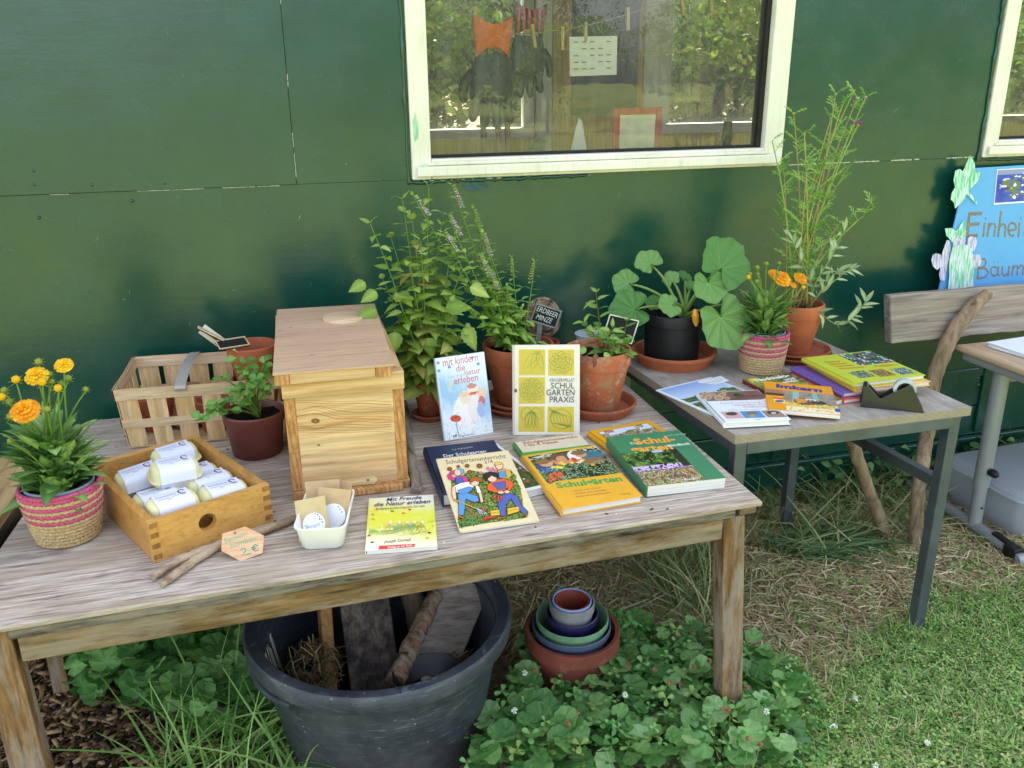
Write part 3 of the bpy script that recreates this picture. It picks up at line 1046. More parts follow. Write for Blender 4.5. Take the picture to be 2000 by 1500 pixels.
def garden(seed, base=('22341c', '5d8044'), flowers=(('c9a7d8', .06), ('e8c93a', .04), ('d8543a', .02)), f=18):
    def fn(U, V):
        r = np.random.default_rng(seed)
        n1 = vnoise(U, V, f, seed)*.6+vnoise(U, V, f*2, seed+1)*.4
        C = hexc(base[0])+(hexc(base[1])-hexc(base[0]))*np.clip((n1-.25)*2, 0, 1)[..., None]
        n = r.random(U.shape)
        lo = 0
        for col, p in flowers:
            C = over(C, (n > lo) & (n < lo+p), col)
            lo += p
        return C+(r.random(U.shape)[..., None]-.5)*.08
    return fn

# ================================================================== poster
PBLUE = plain('blue_poster_card', '62aadd', .55, .4, 0, .03, 20, .02)
e0, e1 = YP(1826, 566, 2.565), YP(1888, 335, 2.60)
up = (e1-e0).normalized()
rt = Vector((1, 0, .012)).normalized()
nn = rt.cross(up).normalized()
up = nn.cross(rt).normalized()
bl = e0-up*.10
PW, PH = .95, (e1-e0).length+.10
TP = Matrix((( rt.x, up.x, nn.x, bl.x), (rt.y, up.y, nn.y, bl.y), (rt.z, up.z, nn.z, bl.z), (0, 0, 0, 1)))
sh_ = (e1-bl).dot(rt)/((e1-bl).dot(up))
t = thing('poster', 'sky blue poster board with paper leaves and glitter lettering behind the bench', 'poster', bl)
W('board', MB().add([(0, 0, -.005), (PW, 0, -.005), (PW, PH, -.005), (sh_*PH, PH, -.005), (0, 0, 0), (PW, 0, 0), (PW, PH, 0), (sh_*PH, PH, 0)], [(3, 2, 1, 0), (4, 5, 6, 7), (0, 1, 5, 4), (1, 2, 6, 5), (2, 3, 7, 6), (3, 0, 4, 7)], TP), PBLUE, t)
def on_poster(px, py):
    o, d = Vector(CAM), Vector(ray(px, py))
    p = o+d*((bl-o).dot(nn)/d.dot(nn))-bl
    return p.dot(rt), p.dot(up)
GLIT = NT('brown_glitter')
_n = GLIT.noise(GLIT.co(), 420, 4, .7)
GLIT.fin(GLIT.ramp(_n, [(.35, '4a4037'), (.55, '877a66'), (.7, 'c9bfa6')]), .55)
pp = Print(TP, 1, 1)
def stroke_word(strokes, wid):
    for st in strokes:
        pp.line([on_poster(*q) for q in st], wid, 'ffffff')
def arc(cx, cy, rx, ry, a0, a1, n=10):
    return [(cx+rx*math.cos(R(a0+(a1-a0)*i/n)), cy-ry*math.sin(R(a0+(a1-a0)*i/n))) for i in range(n+1)]
stroke_word([[(1893, 417), (1889, 462)], [(1891, 418), (1918, 417)], [(1889, 439), (1913, 437)], [(1888, 461), (1910, 460)]], .0125)
stroke_word([[(1923, 435), (1920, 463)], [(1924, 427), (1926, 427.5)], [(1932, 435), (1928, 463)], [(1931, 446), (1936, 437), (1942, 437), (1944, 443), (1941, 463)], [(1955, 412), (1949, 463)], [(1951, 446), (1956, 438), (1962, 438), (1964, 444), (1962, 463)],
             [(1970, 451), (1985, 448)], arc(1977, 448, 8, 13, 0, 300), [(1991, 434), (1989, 463)], [(1993, 426), (1995, 426.5)], [(2003, 436), (2001, 463)], [(2002, 445), (2008, 437), (2012, 441), (2010, 463)], [(2011, 445), (2017, 437), (2021, 441), (2019, 463)]], .0085)
_u = on_poster(2029, 462)
pp.text('ische', _u[0], _u[1], .062, 'ffffff', 'l', .01)
pp.done(t, 'lettering', GLIT.m)
pp = Print(TP, 1, 1)
stroke_word([[(1913, 507), (1909, 545)], [(1913, 507), (1923, 506), (1926, 513), (1922, 521), (1912, 524)], [(1912, 524), (1924, 524), (1930, 532), (1925, 541), (1909, 545)]], .0078)
stroke_word([arc(1942, 530, 7, 9, 0, 360, 14), [(1951, 520), (1948, 532), (1952, 540)], [(1941, 512), (1942, 512.5)], [(1948, 511), (1949, 511.5)], [(1958, 520), (1957, 534), (1962, 540), (1968, 533)], [(1971, 519), (1969, 540)], [(1979, 518), (1976, 539)], [(1978, 526), (1984, 518), (1988, 521), (1986, 538)], [(1988, 526), (1994, 517), (1999, 521), (1997, 537)],
             [(2006, 528), (2018, 526)], arc(2012, 527, 7, 9, 0, 300)], .0068)
pp.done(t, 'lettering', GLIT.m)
def cutout(name, pxs, colfn, z0=.004):
    P = [on_poster(*q) for q in pxs]
    cx, cy = sum(p[0] for p in P)/len(P), sum(p[1] for p in P)/len(P)
    m = MB()
    n = len(P)
    vs = [(x, y, z0+.004*math.hypot(x-cx, y-cy)/.08) for x, y in P]+[(cx, cy, z0)]
    vs2 = [(x, y, z-.0006) for x, y, z in vs]
    m.add(vs+vs2, [(i, (i+1) % n, n) for i in range(n)]+[(n+1+(i+1) % n, n+1+i, 2*n+1) for i in range(n)], TP)
    W(name, m, colfn, t)
def crayon(name, a, b, sc, rot):
    tt = NT(name)
    tc = tt.n('TexCoord')
    mp = tt.n('Mapping')
    tt.l(tc.outputs['Object'], mp.inputs[0])
    mp.inputs['Rotation'].default_value = (0, R(rot), 0)
    mp.inputs['Scale'].default_value = (sc, sc*.1, sc*.12)
    f = tt.noise(mp.outputs[0], 1, 4, .6, .5)
    return tt.fin(tt.ramp(f, [(.40, a), (.62, b)]), .8, .2)
GCRAY = crayon('green_crayon_paper', 'd9ecdf', '55bd7e', 160, 25)
PCRAY = crayon('grey_violet_crayon_paper', 'dcdae8', '9a95b4', 160, -30)
TCRAY = crayon('pale_green_crayon_paper', 'dfe9ee', '79c28d', 150, 10)
cutout('paper_leaf', [(1891, 303), (1900, 318), (1903, 337), (1914, 336), (1906, 355), (1890, 372), (1888, 377), (1907, 397), (1904, 399), (1886, 379), (1878, 393), (1862, 407), (1860, 396), (1854, 389), (1856, 377), (1863, 366), (1860, 352), (1863, 333), (1872, 330), (1878, 335)], GCRAY)
cutout('paper_leaf', [(1881, 429), (1884, 462), (1870, 470), (1858, 473), (1846, 460), (1843, 446), (1856, 445), (1868, 452), (1872, 442)], GCRAY)
cutout('paper_petal', [(1847, 468), (1852, 470), (1855, 490), (1848, 520), (1842, 548), (1834, 547), (1832, 535), (1840, 505), (1838, 495)], PCRAY, .003)
cutout('paper_petal', [(1826, 494), (1836, 497), (1840, 507), (1837, 520), (1828, 527), (1820, 520), (1817, 507), (1820, 497)], PCRAY, .0045)
cutout('paper_petal', [(1868, 460), (1880, 460), (1884, 470), (1880, 480), (1866, 482), (1858, 480), (1860, 468)], PCRAY, .005)
cutout('paper_petal', [(1893, 461), (1903, 463), (1906, 474), (1900, 490), (1893, 492), (1886, 480), (1887, 466)], PCRAY, .005)
cutout('paper_petal', [(1900, 496), (1911, 497), (1915, 508), (1911, 519), (1902, 524), (1896, 515), (1895, 503)], PCRAY, .0048)
cutout('paper_trunk', [(1856, 482), (1868, 478), (1882, 477), (1893, 484), (1899, 510), (1897, 545), (1895, 580), (1845, 580), (1850, 540), (1850, 510)], TCRAY, .007)
ph = [on_poster(*q) for q in ((1940, 400), (2040, 396), (2046, 328), (1948, 331))]
fx0, fy0, fx1, fy1 = ph[0][0], ph[0][1], ph[0][0]+.24, ph[3][1]
W('photo_paper', MB().box(((fx0+fx1)/2, (fy0+fy1)/2, .0015), (fx1-fx0, fy1-fy0, .001), TP), PAPER, t)
pq = Print(TP @ Matrix.Translation((fx0+.003, fy0+.006, .002)), fx1-fx0-.006, fy1-fy0-.009)
def tablephoto(U, V):
    n = vnoise(U, V, 9, 4)
    C = hexc('3c4fb0')+(n-.5)[..., None]*.15
    C = over(C, V > .86, '8f93b5')
    d = ((U-.45)/.33)**2+((V-.5)/.36)**2
    C = over(C, (vnoise(U, V, 14, 8) > .52) & (d < 1.1), '6d7750')
    C = over(C, (vnoise(U, V, 14, 9) > .74) & (d < 1.3), 'e4e6ea')
    return C
pq.pic(0, 0, 1, 1, tablephoto, 46, 34)
pq.done(t, 'photo_print')

# ================================================================== clear plastic box
def clear_plastic(name='cloudy_clear_plastic', milk=.72):
    tt = NT(name)
    tr = tt.n('BsdfTransparent')
    tr.inputs[0].default_value = (.90, .93, .98, 1)
    df = tt.n('BsdfTranslucent')
    df.inputs[0].default_value = (.86, .92, 1.0, 1)
    d2 = tt.n('BsdfDiffuse')
    d2.inputs[0].default_value = (.86, .92, 1.0, 1)
    gl = tt.n('BsdfGlossy')
    gl.inputs['Roughness'].default_value = .18
    a, b, c = tt.n('MixShader'), tt.n('MixShader'), tt.n('MixShader')
    a.inputs[0].default_value = .5
    tt.l(df.outputs[0], a.inputs[1])
    tt.l(d2.outputs[0], a.inputs[2])
    b.inputs[0].default_value = milk
    tt.l(tr.outputs[0], b.inputs[1])
    tt.l(a.outputs[0], b.inputs[2])
    fr = tt.n('Fresnel')
    tt.l(fr.outputs[0], c.inputs[0])
    tt.l(b.outputs[0], c.inputs[1])
    tt.l(gl.outputs[0], c.inputs[2])
    tt.l(c.outputs[0], tt.t.nodes['Material Output'].inputs[0])
    return tt.m
CLEAR = clear_plastic()
t = thing('storage_box', 'clear plastic storage box with lid on the straw by the desk leg', 'box', (2.72, 2.34, 0))
TB = Matrix.Translation((2.72, 2.345, 0)) @ Matrix.Rotation(R(2), 4, 'Z')
m = MB()
def rrect(a, b, r, n=5):
    out = []
    for cx, cy, a0 in ((a-r, b-r, 0), (-a+r, b-r, 90), (-a+r, -b+r, 180), (a-r, -b+r, 270)):
        out += [(cx+r*math.cos(R(a0+90*i/n)), cy+r*math.sin(R(a0+90*i/n))) for i in range(n+1)]
    return out
def shell(m, secs, T, capb=True, capt=False):
    k = len(secs[0][0])
    vs = [(x, y, z) for P, z in secs for x, y in P]
    fs = [(i*k+j, i*k+(j+1) % k, (i+1)*k+(j+1) % k, (i+1)*k+j) for i in range(len(secs)-1) for j in range(k)]
    if capb:
        fs.append(tuple(range(k-1, -1, -1)))
    if capt:
        fs.append(tuple((len(secs)-1)*k+j for j in range(k)))
    m.add(vs, fs, T)
shell(m, [(rrect(.235, .165, .04), .004), (rrect(.245, .175, .045), .012), (rrect(.262, .190, .045), .165)], TB)
W('tub', m, CLEAR, t, smooth=50)
m = MB()
shell(m, [(rrect(.275, .203, .05), .164), (rrect(.280, .208, .05), .172), (rrect(.278, .206, .05), .178), (rrect(.262, .192, .045), .181), (rrect(.254, .184, .045), .197), (rrect(.246, .176, .04), .200)], TB, False, True)
W('lid', m, clear_plastic('milky_lid_plastic', .82), t, smooth=50)
m = MB()
for i in range(3):
    shell(m, [(rrect(.06, .13, .02), .02), (rrect(.066, .14, .02), .10)], TB @ Matrix.Translation((-.155+i*.15, 0, 0)))
W('inner_tray', m, CLEAR, t, smooth=50)

# ================================================================== under the table: tub and nested pots
def slate_plastic():
    tt = NT('scuffed_slate_plastic')
    v = tt.co((1, 1, 1))
    c = tt.ramp(tt.noise(v, 8, 5), [(.3, '2b3138'), (.7, '3c434b')])
    vo = tt.vor(v, 44)
    k = tt.math('MULTIPLY', tt.ramp(vo.outputs['Distance'], [(.06, 1.0), (.14, 0.0)]), tt.ramp(tt.noise(v, 14, 3), [(.50, 0.0), (.58, .9)]))
    c = tt.mix(k, c, 'b4b6b4')
    c = tt.mix(tt.ramp(tt.noise(v, 3.5, 6, .7), [(.48, 0.0), (.75, .5)]), c, '767a7a')
    sc = tt.noise(tt.co((10, 10, 130)), 1, 4, .7, 2)
    c = tt.mix(tt.math('MULTIPLY', tt.ramp(sc, [(.56, 0.0), (.68, 1.0)]), .4), c, '8b9298')
    tt.bump(tt.noise(v, 90, 4), .12, .003)
    return tt.fin(c, .48, .45)
SLATE = slate_plastic()
TC = Vector((.178, 1.86, 0))
TT = Matrix.Translation(TC)
t = thing('mortar_tub', 'big round slate grey plastic tub full of wood scraps under the table', 'tub', TC)
W('body', MB().lathe([(.001, 0), (.235, 0), (.245, .01), (.298, .318), (.300, .3255), (.286, .325), (.283, .315), (.232, .016), (.001, .014)], 64, TT), SLATE, t, smooth=40)
W('rim', MB().lathe([(.301, .312), (.322, .316), (.325, .322), (.326, .352), (.320, .360), (.300, .361), (.291, .355), (.288, .326)], 64, TT), SLATE, t, smooth=40)
for a0 in (200, 18):
    hd = MB()
    P = []
    for i in range(9):
        a = R(a0-24+48*i/8)
        rr = .312
        P.append(TC+Vector((rr*math.cos(a), rr*math.sin(a), .300-.012*math.sin(math.pi*i/8))))
    hd.tube(P, .010, 8)
    W('grip', hd, SLATE, t, smooth=60)
dm = MB()
rd = random.Random(3)
for i in range(34):
    a = R(178+rd.uniform(-16, 14))
    z1 = rd.uniform(.24, .30)
    z0 = z1-rd.uniform(.03, .18)
    def pt(z):
        r = .232+(.283-.232)*(z-.016)/.30-.0012
        return TC+Vector((r*math.cos(a), r*math.sin(a), z))
    dm.bar(pt(z0), pt(z1), rd.uniform(.002, .005), .0012, up=(math.cos(a), math.sin(a), 0))
W('dried_drips', dm, OLDWHITE, t)

DARKW = wood('dark_old_plank', '3a332d', '857666', 'z', 55, 3, .8, tint='26242a', tintamt=.75, bump=.6)
PALEW = wood('pale_offcut', '8a6138', 'c4955a', 'z', 60, 3, .7, bump=.3)
GREYW = wood('grey_barnwood', '7d7064', 'b8aa9a', 'x', 60, 3, .8, bump=.5)
BARK = wood('flaky_bark', '2a221c', '9a8b78', 'z', 45, 24, .9, tint='a5764e', tintamt=.45, contrast=(.4, .6), bump=1.0)
def plank(name, lab, P, Q, wd, th, mat, upv, grp='wood scraps in the tub'):
    return solo(name, lab, 'wood', MB().bar(P, Q, wd, th, up=upv), mat, P, grp, bevel=.004)
plank('plank', 'broad dark half charred plank leaning upright in the slate tub', (.155, 1.70, .035), (.150, 2.045, .425), .125, .026, DARKW, (0, -1, .9))
plank('plank', 'narrow pale orange batten leaning beside the charred plank in the tub', (.035, 1.72, .10), (.055, 2.04, .40), .030, .040, PALEW, (.3, -1, .9))
plank('plank', 'short grey barnwood board wedged slantwise at the tub right side', (.285, 1.80, .21), (.425, 1.975, .330), .130, .022, GREYW, (.2, -.9, .8))
m = log([YP(772, 1330, 1.69), YP(800, 1270, 1.77), YP(826, 1215, 1.85), YP(850, 1163, 1.93)], [.024, .023, .021, .020], 8, 11)
solo('bark_branch', 'thick branch with flaking bark standing in the slate tub', 'branch', m, BARK, YP(772, 1330, 1.69), 'wood scraps in the tub', smooth=70)
m = log([(.31, 2.02, .02), (.285, 2.05, .28), (.25, 2.06, .40)], [.03, .03, .028], 8, 12)
solo('smooth_branch', 'smooth grey branch stub behind the bark covered branch in the tub', 'branch', m, DRIFT, (.31, 2.02, .02), 'wood scraps in the tub', smooth=70)
c = Vector(Z(838, 1318, .305))-Vector((0, 0, .105))
t = thing('nursery_pot', 'shallow black nursery pot with pebbles inside the slate tub', 'pot', c)
Tn = Matrix.Translation(c) @ Matrix.Rotation(R(-10), 4, 'X')
W('body', MB().lathe([(.001, 0), (.055, 0), (.075, .095), (.082, .097), (.082, .106), (.078, .107), (.075, .10), (.054, .06), (.001, .06)], 36, Tn), BLKP, t, smooth=40)
for x, y, s in ((-.02, -.015, .017), (.025, .012, .014), (.0, .03, .012)):
    mm = MB()
    mm.ball((x, y, .068), s, 8, 6, (1.2, .9, .7), None)
    mm.v = [tuple(Tn @ (Vector(v)+Vector((rd.uniform(-1, 1), rd.uniform(-1, 1), rd.uniform(-1, 1)))*s*.08)) for v in mm.v]
    solo('pebble', 'rough beige pebble lying in the black nursery pot in the tub', 'pebble', mm, plain('beige_stone', '8d8171', .85, .3, 0, .25, 60, .3), Tn @ Vector((x, y, .06)), 'pebbles in the nursery pot', smooth=60)
fill = MB()
for j in range(9):
    for i in range(33):
        a, r = 2*math.pi*i/32, .250*j/8
        fill.v.append((TC.x+r*math.cos(a), TC.y+r*math.sin(a), .115+.05*math.sin(a*2+1)*(j/8)+rd.uniform(-.012, .012)*(j < 8)))
fill.f = [(j*33+i, j*33+i+1, (j+1)*33+i+1, (j+1)*33+i) for j in range(8) for i in range(32)]
fill.c = [None]*len(fill.f)
fo = W('tub_litter', fill, plain('dark_litter', '2b241c', .95, .1, 0, .4, 80, .6), None, smooth=60)
tag(fo, 'dark litter of soil and hay filling the slate tub', 'litter')
fo['kind'] = 'stuff'

TERR = None
def terracotta(name, col='b5623c', lime=.25, moss=0.0, dark=.0):
    tt = NT(name)
    v = tt.co((1, 1, 1))
    c0 = lin(col)
    c = tt.ramp(tt.noise(v, 16, 6, .65), [(.3, tuple(x*.82 for x in c0)), (.7, tuple(min(1, x*1.1) for x in c0))])
    if dark:
        c = tt.mix(tt.math('MULTIPLY', tt.ramp(tt.noise(v, 9, 5), [(.45, 0.0), (.65, 1.0)]), dark), c, '5e3324')
    if lime:
        c = tt.mix(tt.math('MULTIPLY', tt.ramp(tt.noise(v, 22, 7, .7), [(.55, 0.0), (.70, 1.0)]), lime), c, 'd8c3ad')
    if moss:
        c = tt.mix(tt.math('MULTIPLY', tt.ramp(tt.noise(v, 13, 7, .7), [(.48, 0.0), (.60, 1.0)]), moss), c, '8d9a72')
        c = tt.mix(tt.math('MULTIPLY', tt.ramp(tt.noise(v, 30, 6, .7), [(.56, 0.0), (.64, 1.0)]), moss*.7), c, 'cfc9b4')
    tt.bump(tt.noise(v, 120, 4), .12, .002)
    return tt.fin(c, .8, .25)
NP = Vector((.690, 1.882, 0))
GR = 'plastic and clay pots nested under the table'
def ringpot(name, lab, r, z1, h, mat, off=(0, 0), th=.004, lip=.016, foot=None, z0=None):
    zb = z1-h if z0 is None else z0
    T = Matrix.Translation((NP.x+off[0], NP.y+off[1], zb)) @ Matrix.Rotation(R(2), 4, 'X')
    k = .78
    m = MB().lathe([(.001, 0), (r*k, 0), (r*.955, h-lip), (r, h-lip), (r*1.0, h-.002), (r-.002, h), (r-th, h-.001), (r-th-.003, h-lip), (r*k-th, .006), (.001, .006)], 44, T)
    return solo(name, lab, 'pot', m, mat, (NP.x+off[0], NP.y+off[1], zb), GR, smooth=40)
ringpot('clay_pot', 'largest terracotta pot of the nested pots, under the table', .128, .200, .200, terracotta('old_terracotta', '85473a', .12, 0, .4), th=.012, lip=.04, z0=0)
ringpot('plastic_pot', 'slate blue pot just inside the largest terracotta pot', .106, .212, .155, plain('slate_blue_plastic', '4d5a70', .4), (0, .004))
ringpot('plastic_pot', 'pale green pot in the middle of the nested pots', .098, .232, .150, plain('sage_green_plastic', '6f9a76', .4), (.002, .006))
ringpot('plastic_pot', 'dark violet pot inside the pale green pot', .070, .240, .130, plain('violet_plastic', '2e2a55', .4), (.004, .010))
ringpot('plastic_pot', 'ribbed grey pot above the dark violet one', .061, .272, .130, plain('grey_plastic', '8b8d90', .5), (.004, .014), lip=.024)
ringpot('plastic_pot', 'light lavender blue pot inside the ribbed grey pot', .053, .276, .120, plain('lavender_plastic', '9aa9d6', .4), (.004, .014), lip=.012)
ringpot('plastic_pot', 'small red brown pot innermost of the nested pots', .047, .274, .100, plain('redbrown_plastic', '8a3b2a', .5), (.004, .014), lip=.012)

# ================================================================== pots and plants
SOIL = plain('potting_soil', '1d1611', .95, .15, 0, .5, 120, .9)
def leaf_mesh(name, mat, wid, prof=.75, n=8, fold=.18, droop=.25, serr=0, ripple=.0, twist=0.0, seed=0, vein=1.35, edge=.92, pw=1.0):
    """unit-length leaf blade along Y with midrib, folded and drooping"""
    r = random.Random(seed)
    vs, cols, fs, fc = [], [], [], []
    S = (-1, -.55, 0, .55, 1)
    for i in range(n+1):
        t_ = i/n
        w_ = wid*max(.02 if 0 < i < n else .004, math.sin(math.pi*min(1, t_**prof))**pw)
        tooth = 1+(serr if i % 2 else -serr) if 0 < i < n else 1
        for s in S:
            ww = w_*s*(tooth if abs(s) == 1 else 1)
            z = fold*abs(s)*w_-droop*t_*t_+ripple*math.sin(t_*9+s*2+seed)*abs(s)*.5+twist*s*w_*t_
            vs.append((ww, t_, z))
            k = vein if s == 0 else (edge if abs(s) == 1 else 1.0)
            cols.append((k, k, k*.95))
    for i in range(n):
        for j in range(4):
            q = (i*5+j, i*5+j+1, i*5+6+j, i*5+5+j)
            fs.append(q)
            fc.append([cols[x] for x in q])
    m = MB()
    m.v, m.f, m.c, m.has = vs, fs, fc, True
    return mesh_from(name, m, 180, (mat,))
def round_leaf(name, mat, lobes=5, notch=.9, cup=.18, crinkle=.05, seg=36, rings=5, seed=0, scal=0.0, nsc=14, lob=.08, vein=1.3, ribs=False):
    """unit-radius round leaf; petiole joins at the origin, blade opens to +Y"""
    r = random.Random(seed)
    vs, cols = [(0, 0, 0)], [(vein,)*3]
    for j in range(1, rings+1):
        q = j/rings
        for i in range(seg):
            a = 2*math.pi*i/seg
            back = math.exp(-(((a-1.5*math.pi+math.pi) % (2*math.pi)-math.pi)/.28)**2)
            rr = q*(1+lob*math.cos(lobes*(a-math.pi/2)))*(1-notch*back*.85)*(1+scal*math.cos(nsc*a)*q**4)
            z = cup*q*q+crinkle*math.sin(lobes*2*(a)+seed)*q+r.uniform(-1, 1)*crinkle*.35*q
            vs.append((rr*math.cos(a), rr*math.sin(a)+.25*q, z))
            v = abs(((a-math.pi/2)*7/(2*math.pi)) % 1.0-.5)
            k = vein if v > .465 else 1.0
            cols.append((k*(.94 if j == rings else 1),)*3)
    def surf(q, a):
        back = math.exp(-(((a-1.5*math.pi+math.pi) % (2*math.pi)-math.pi)/.28)**2)
        rr = q*(1+lob*math.cos(lobes*(a-math.pi/2)))*(1-notch*back*.85)
        return Vector((rr*math.cos(a), rr*math.sin(a)+.25*q, cup*q*q+crinkle*math.sin(lobes*2*a+seed)*q+.006))
    fs = [(0, 1+i, 1+(i+1) % seg) for i in range(seg)]
    for j in range(rings-1):
        for i in range(seg):
            fs.append((1+j*seg+i, 1+(j+1)*seg+i, 1+(j+1)*seg+(i+1) % seg, 1+j*seg+(i+1) % seg))
    m = MB()
    m.v, m.f, m.has = vs, fs, True
    m.c = [[cols[x] for x in f] for f in fs]
    if ribs:
        for a0 in (90, 38, 142, -8, 188, -50, 230):
            runs = [([(q, R(a0)) for q in (.02, .25, .5, .75, .92)], .036)]
            for q0 in (.32, .52, .70):
                for sd in (-1, 1):
                    runs.append(([(q0+(.95-q0)*t_*.75, R(a0)+sd*.42*t_) for t_ in (0, .35, .7, 1)], .018))
            for rn_, w0 in runs:
                Q = [surf(q, a) for q, a in rn_]
                vs_ = []
                for i, p_ in enumerate(Q):
                    d = (Q[min(i+1, len(Q)-1)]-Q[max(i-1, 0)]).normalized()
                    n_ = Vector((-d.y, d.x, 0)).normalized()*w0*(1-.65*i/(len(Q)-1))*.5
                    vs_ += [p_+n_, p_-n_]
                m.add(vs_, [(2*i, 2*i+1, 2*i+3, 2*i+2) for i in range(len(Q)-1)], None, (1.42, 1.40, 1.30))
    return mesh_from(name, m, 180, (mat,))
def pot(name, label, c, r, h, mat, rim=.30, foot=.66, soil=.82, group=None, th=.008):
    """clay flower pot: thing > body, rim, soil"""
    t = thing(name, label, 'potted plant' if soil else 'pot', c, group)
    T = Matrix.Translation(Vector(c))
    rb, rm = r*foot, r*.93
    zr = h*(1-rim)
    W('body', MB().lathe([(.001, 0), (rb-.003, 0), (rb, .003), (rm, zr), (rm-th, zr+.002), (rb-th, th), (.001, th)], 48, T), mat, t, smooth=40)
    W('rim', MB().lathe([(rm-.004, zr-.001), (r*.965, zr), (r*.985, zr+.004), (r, h-.004), (r-.003, h), (r-th, h-.0005), (r-th-.002, h-.004), (rm-th-.001, zr-.001)], 48, T), mat, t, smooth=40)
    if soil:
        sm = MB()
        rs = random.Random(int(r*9999))
        rr = rb-th+(rm-rb)*soil+.004
        for j in range(6):
            for i in range(25):
                a = 2*math.pi*i/24
                q = rr*j/5
                sm.v.append((c[0]+q*math.cos(a), c[1]+q*math.sin(a), c[2]+h*soil+(rs.uniform(-.004, .006) if 0 < j else 0)))
        sm.f = [(j*25+i, (j+1)*25+i, (j+1)*25+i+1, j*25+i+1) for j in range(5) for i in range(24)]
        sm.c = [None]*len(sm.f)
        W('soil', sm, SOIL, t)
    return t
def saucer(label, c, r, h, mat, inner=None):
    m = MB().lathe([(.001, 0), (r*.84, 0), (r*.97, h*.75), (r, h*.78), (r, h-.002), (r-.003, h), (r-.008, h-.002), (r*.82, .009), (.001, .008)], 48, Matrix.Translation(Vector(c)))
    return solo('saucer', label, 'saucer', m, mat, c, 'terracotta plant saucers', smooth=40)
TER = terracotta('terracotta', 'a65d3e', .22, 0, .25)
TERC = terracotta('fresh_terracotta', 'b46642', .14, 0, .1)
TERM = terracotta('mossy_terracotta', 'b86744', .25, .55, .1)
TERB = terracotta('brown_terracotta', '9d5338', .2, 0, .35)
BROWNP = plain('red_brown_pot_plastic', '6b382f', .45, .45, 0, .08, 20, .04)
STEM = colmat('stem_green', .5, .35, 0, 0, .28)
def stems_obj(t, paths, col, r0, r1, name='stem', n=6):
    for P in paths:
        k = len(P)
        m = MB()
        m.tube(P, [r0+(r1-r0)*i/(k-1) for i in range(k)], n, col=lin(col))
        W(name, m, STEM, t, smooth=180)

# ------------------------------------------------------------------ lemon balm
L_BALM = leafmat('lemon_balm_leaf', '7a9c3c', 'b2c566', .5, .3, old='c2a868')
BALM = [leaf_mesh('balm_leaf', L_BALM, .34, .62, 12, .12, d, .07, .03, 0, i) for i, d in enumerate((.12, .3, .5))]
def herb(t, base, tips, meshes, leaf0, leaf1, node, rg, col, frac0=.12, spread=1.0, r0=.0026, side=None, curve=.06, droop=-.15):
    """upright herb: opposite leaf pairs up each stem, shrinking to the tip"""
    for tip in tips:
        b = Vector(base)+Vector((rg.uniform(-1, 1), rg.uniform(-1, 1), 0))*.018*spread
        tip = Vector(tip)
        mid = b.lerp(tip, .5)+Vector(((b.x-tip.x)*curve*2+rg.uniform(-.01, .01), rg.uniform(-.015, .015), .02))
        P = bez(b, mid, tip, 12)
        m = MB()
        m.tube(P, [r0*(1-.6*i/12) for i in range(13)], 6, col=lin(col))
        W('stem', m, STEM, t, smooth=180)
        L = (tip-b).length
        k = max(3, int(L*(1-frac0)/node))
        a = rg.uniform(0, 6.28)
        for i in range(k+1):
            u = frac0+(1-frac0)*i/k
            x = u*12
            j = min(11, int(x))
            p = P[j].lerp(P[j+1], x-j)
            d = (P[j+1]-P[j]).normalized()
            size = leaf0+(leaf1-leaf0)*u**1.1
            size *= rg.uniform(.8, 1.2)
            if i == k:
                size *= .9
            a += math.pi/2+rg.uniform(-.3, .3)
            for s in (0, math.pi):
                o = Vector((math.cos(a+s), math.sin(a+s), 0))
                el = rg.uniform(-.05, .55)+(.7 if i == k else 0)+droop*(1-u)
                dr = (o+d*el).normalized()
                if side and rg.random() < side:
                    continue
                place('leaf', rg.choice(meshes), frame(p+dr*size*.10, dr, d, size), t)
rg = random.Random(21)
pc = Vector((.405, 2.312, TZ))
saucer('small terracotta saucer under the lemon balm pot', pc, .052, .018, TERB)
t = pot('lemon_balm', 'tall leafy lemon balm in a small terracotta pot beside the beehive', (pc.x, pc.y, TZ+.009), .046, .105, TERB, .26, .68)
tips = [YP(px, py, pc.y+dy) for px, py, dy in ((723, 437, -.02), (786, 390, .03), (838, 364, 0), (764, 465, .06), (862, 440, .05), (884, 474, -.03), (902, 530, -.05), (822, 470, -.06), (748, 545, .08), (800, 520, -.08), (880, 590, -.08), (805, 430, .02), (850, 500, .02), (780, 590, -.06), (910, 640, -.06))]
herb(t, (pc.x, pc.y, TZ+.085), tips, BALM, .082, .030, .034, rg, '7d9a3c', .10, 1.0)
for px, py, dx, dz, s in ((735, 605, -1, -.2, .06), (772, 648, -.2, -1, .065), (905, 640, .6, -.9, .075), (870, 600, .9, .1, .07), (918, 560, 1, -.4, .06), (714, 552, -1, -.3, .05), (736, 570, -.8, -.3, .05), (835, 660, .3, -1, .06)):
    place('leaf', BALM[1], frame(YP(px, py, pc.y-.06), (dx, -.35, dz), (.2, -.8, .6), s), t)

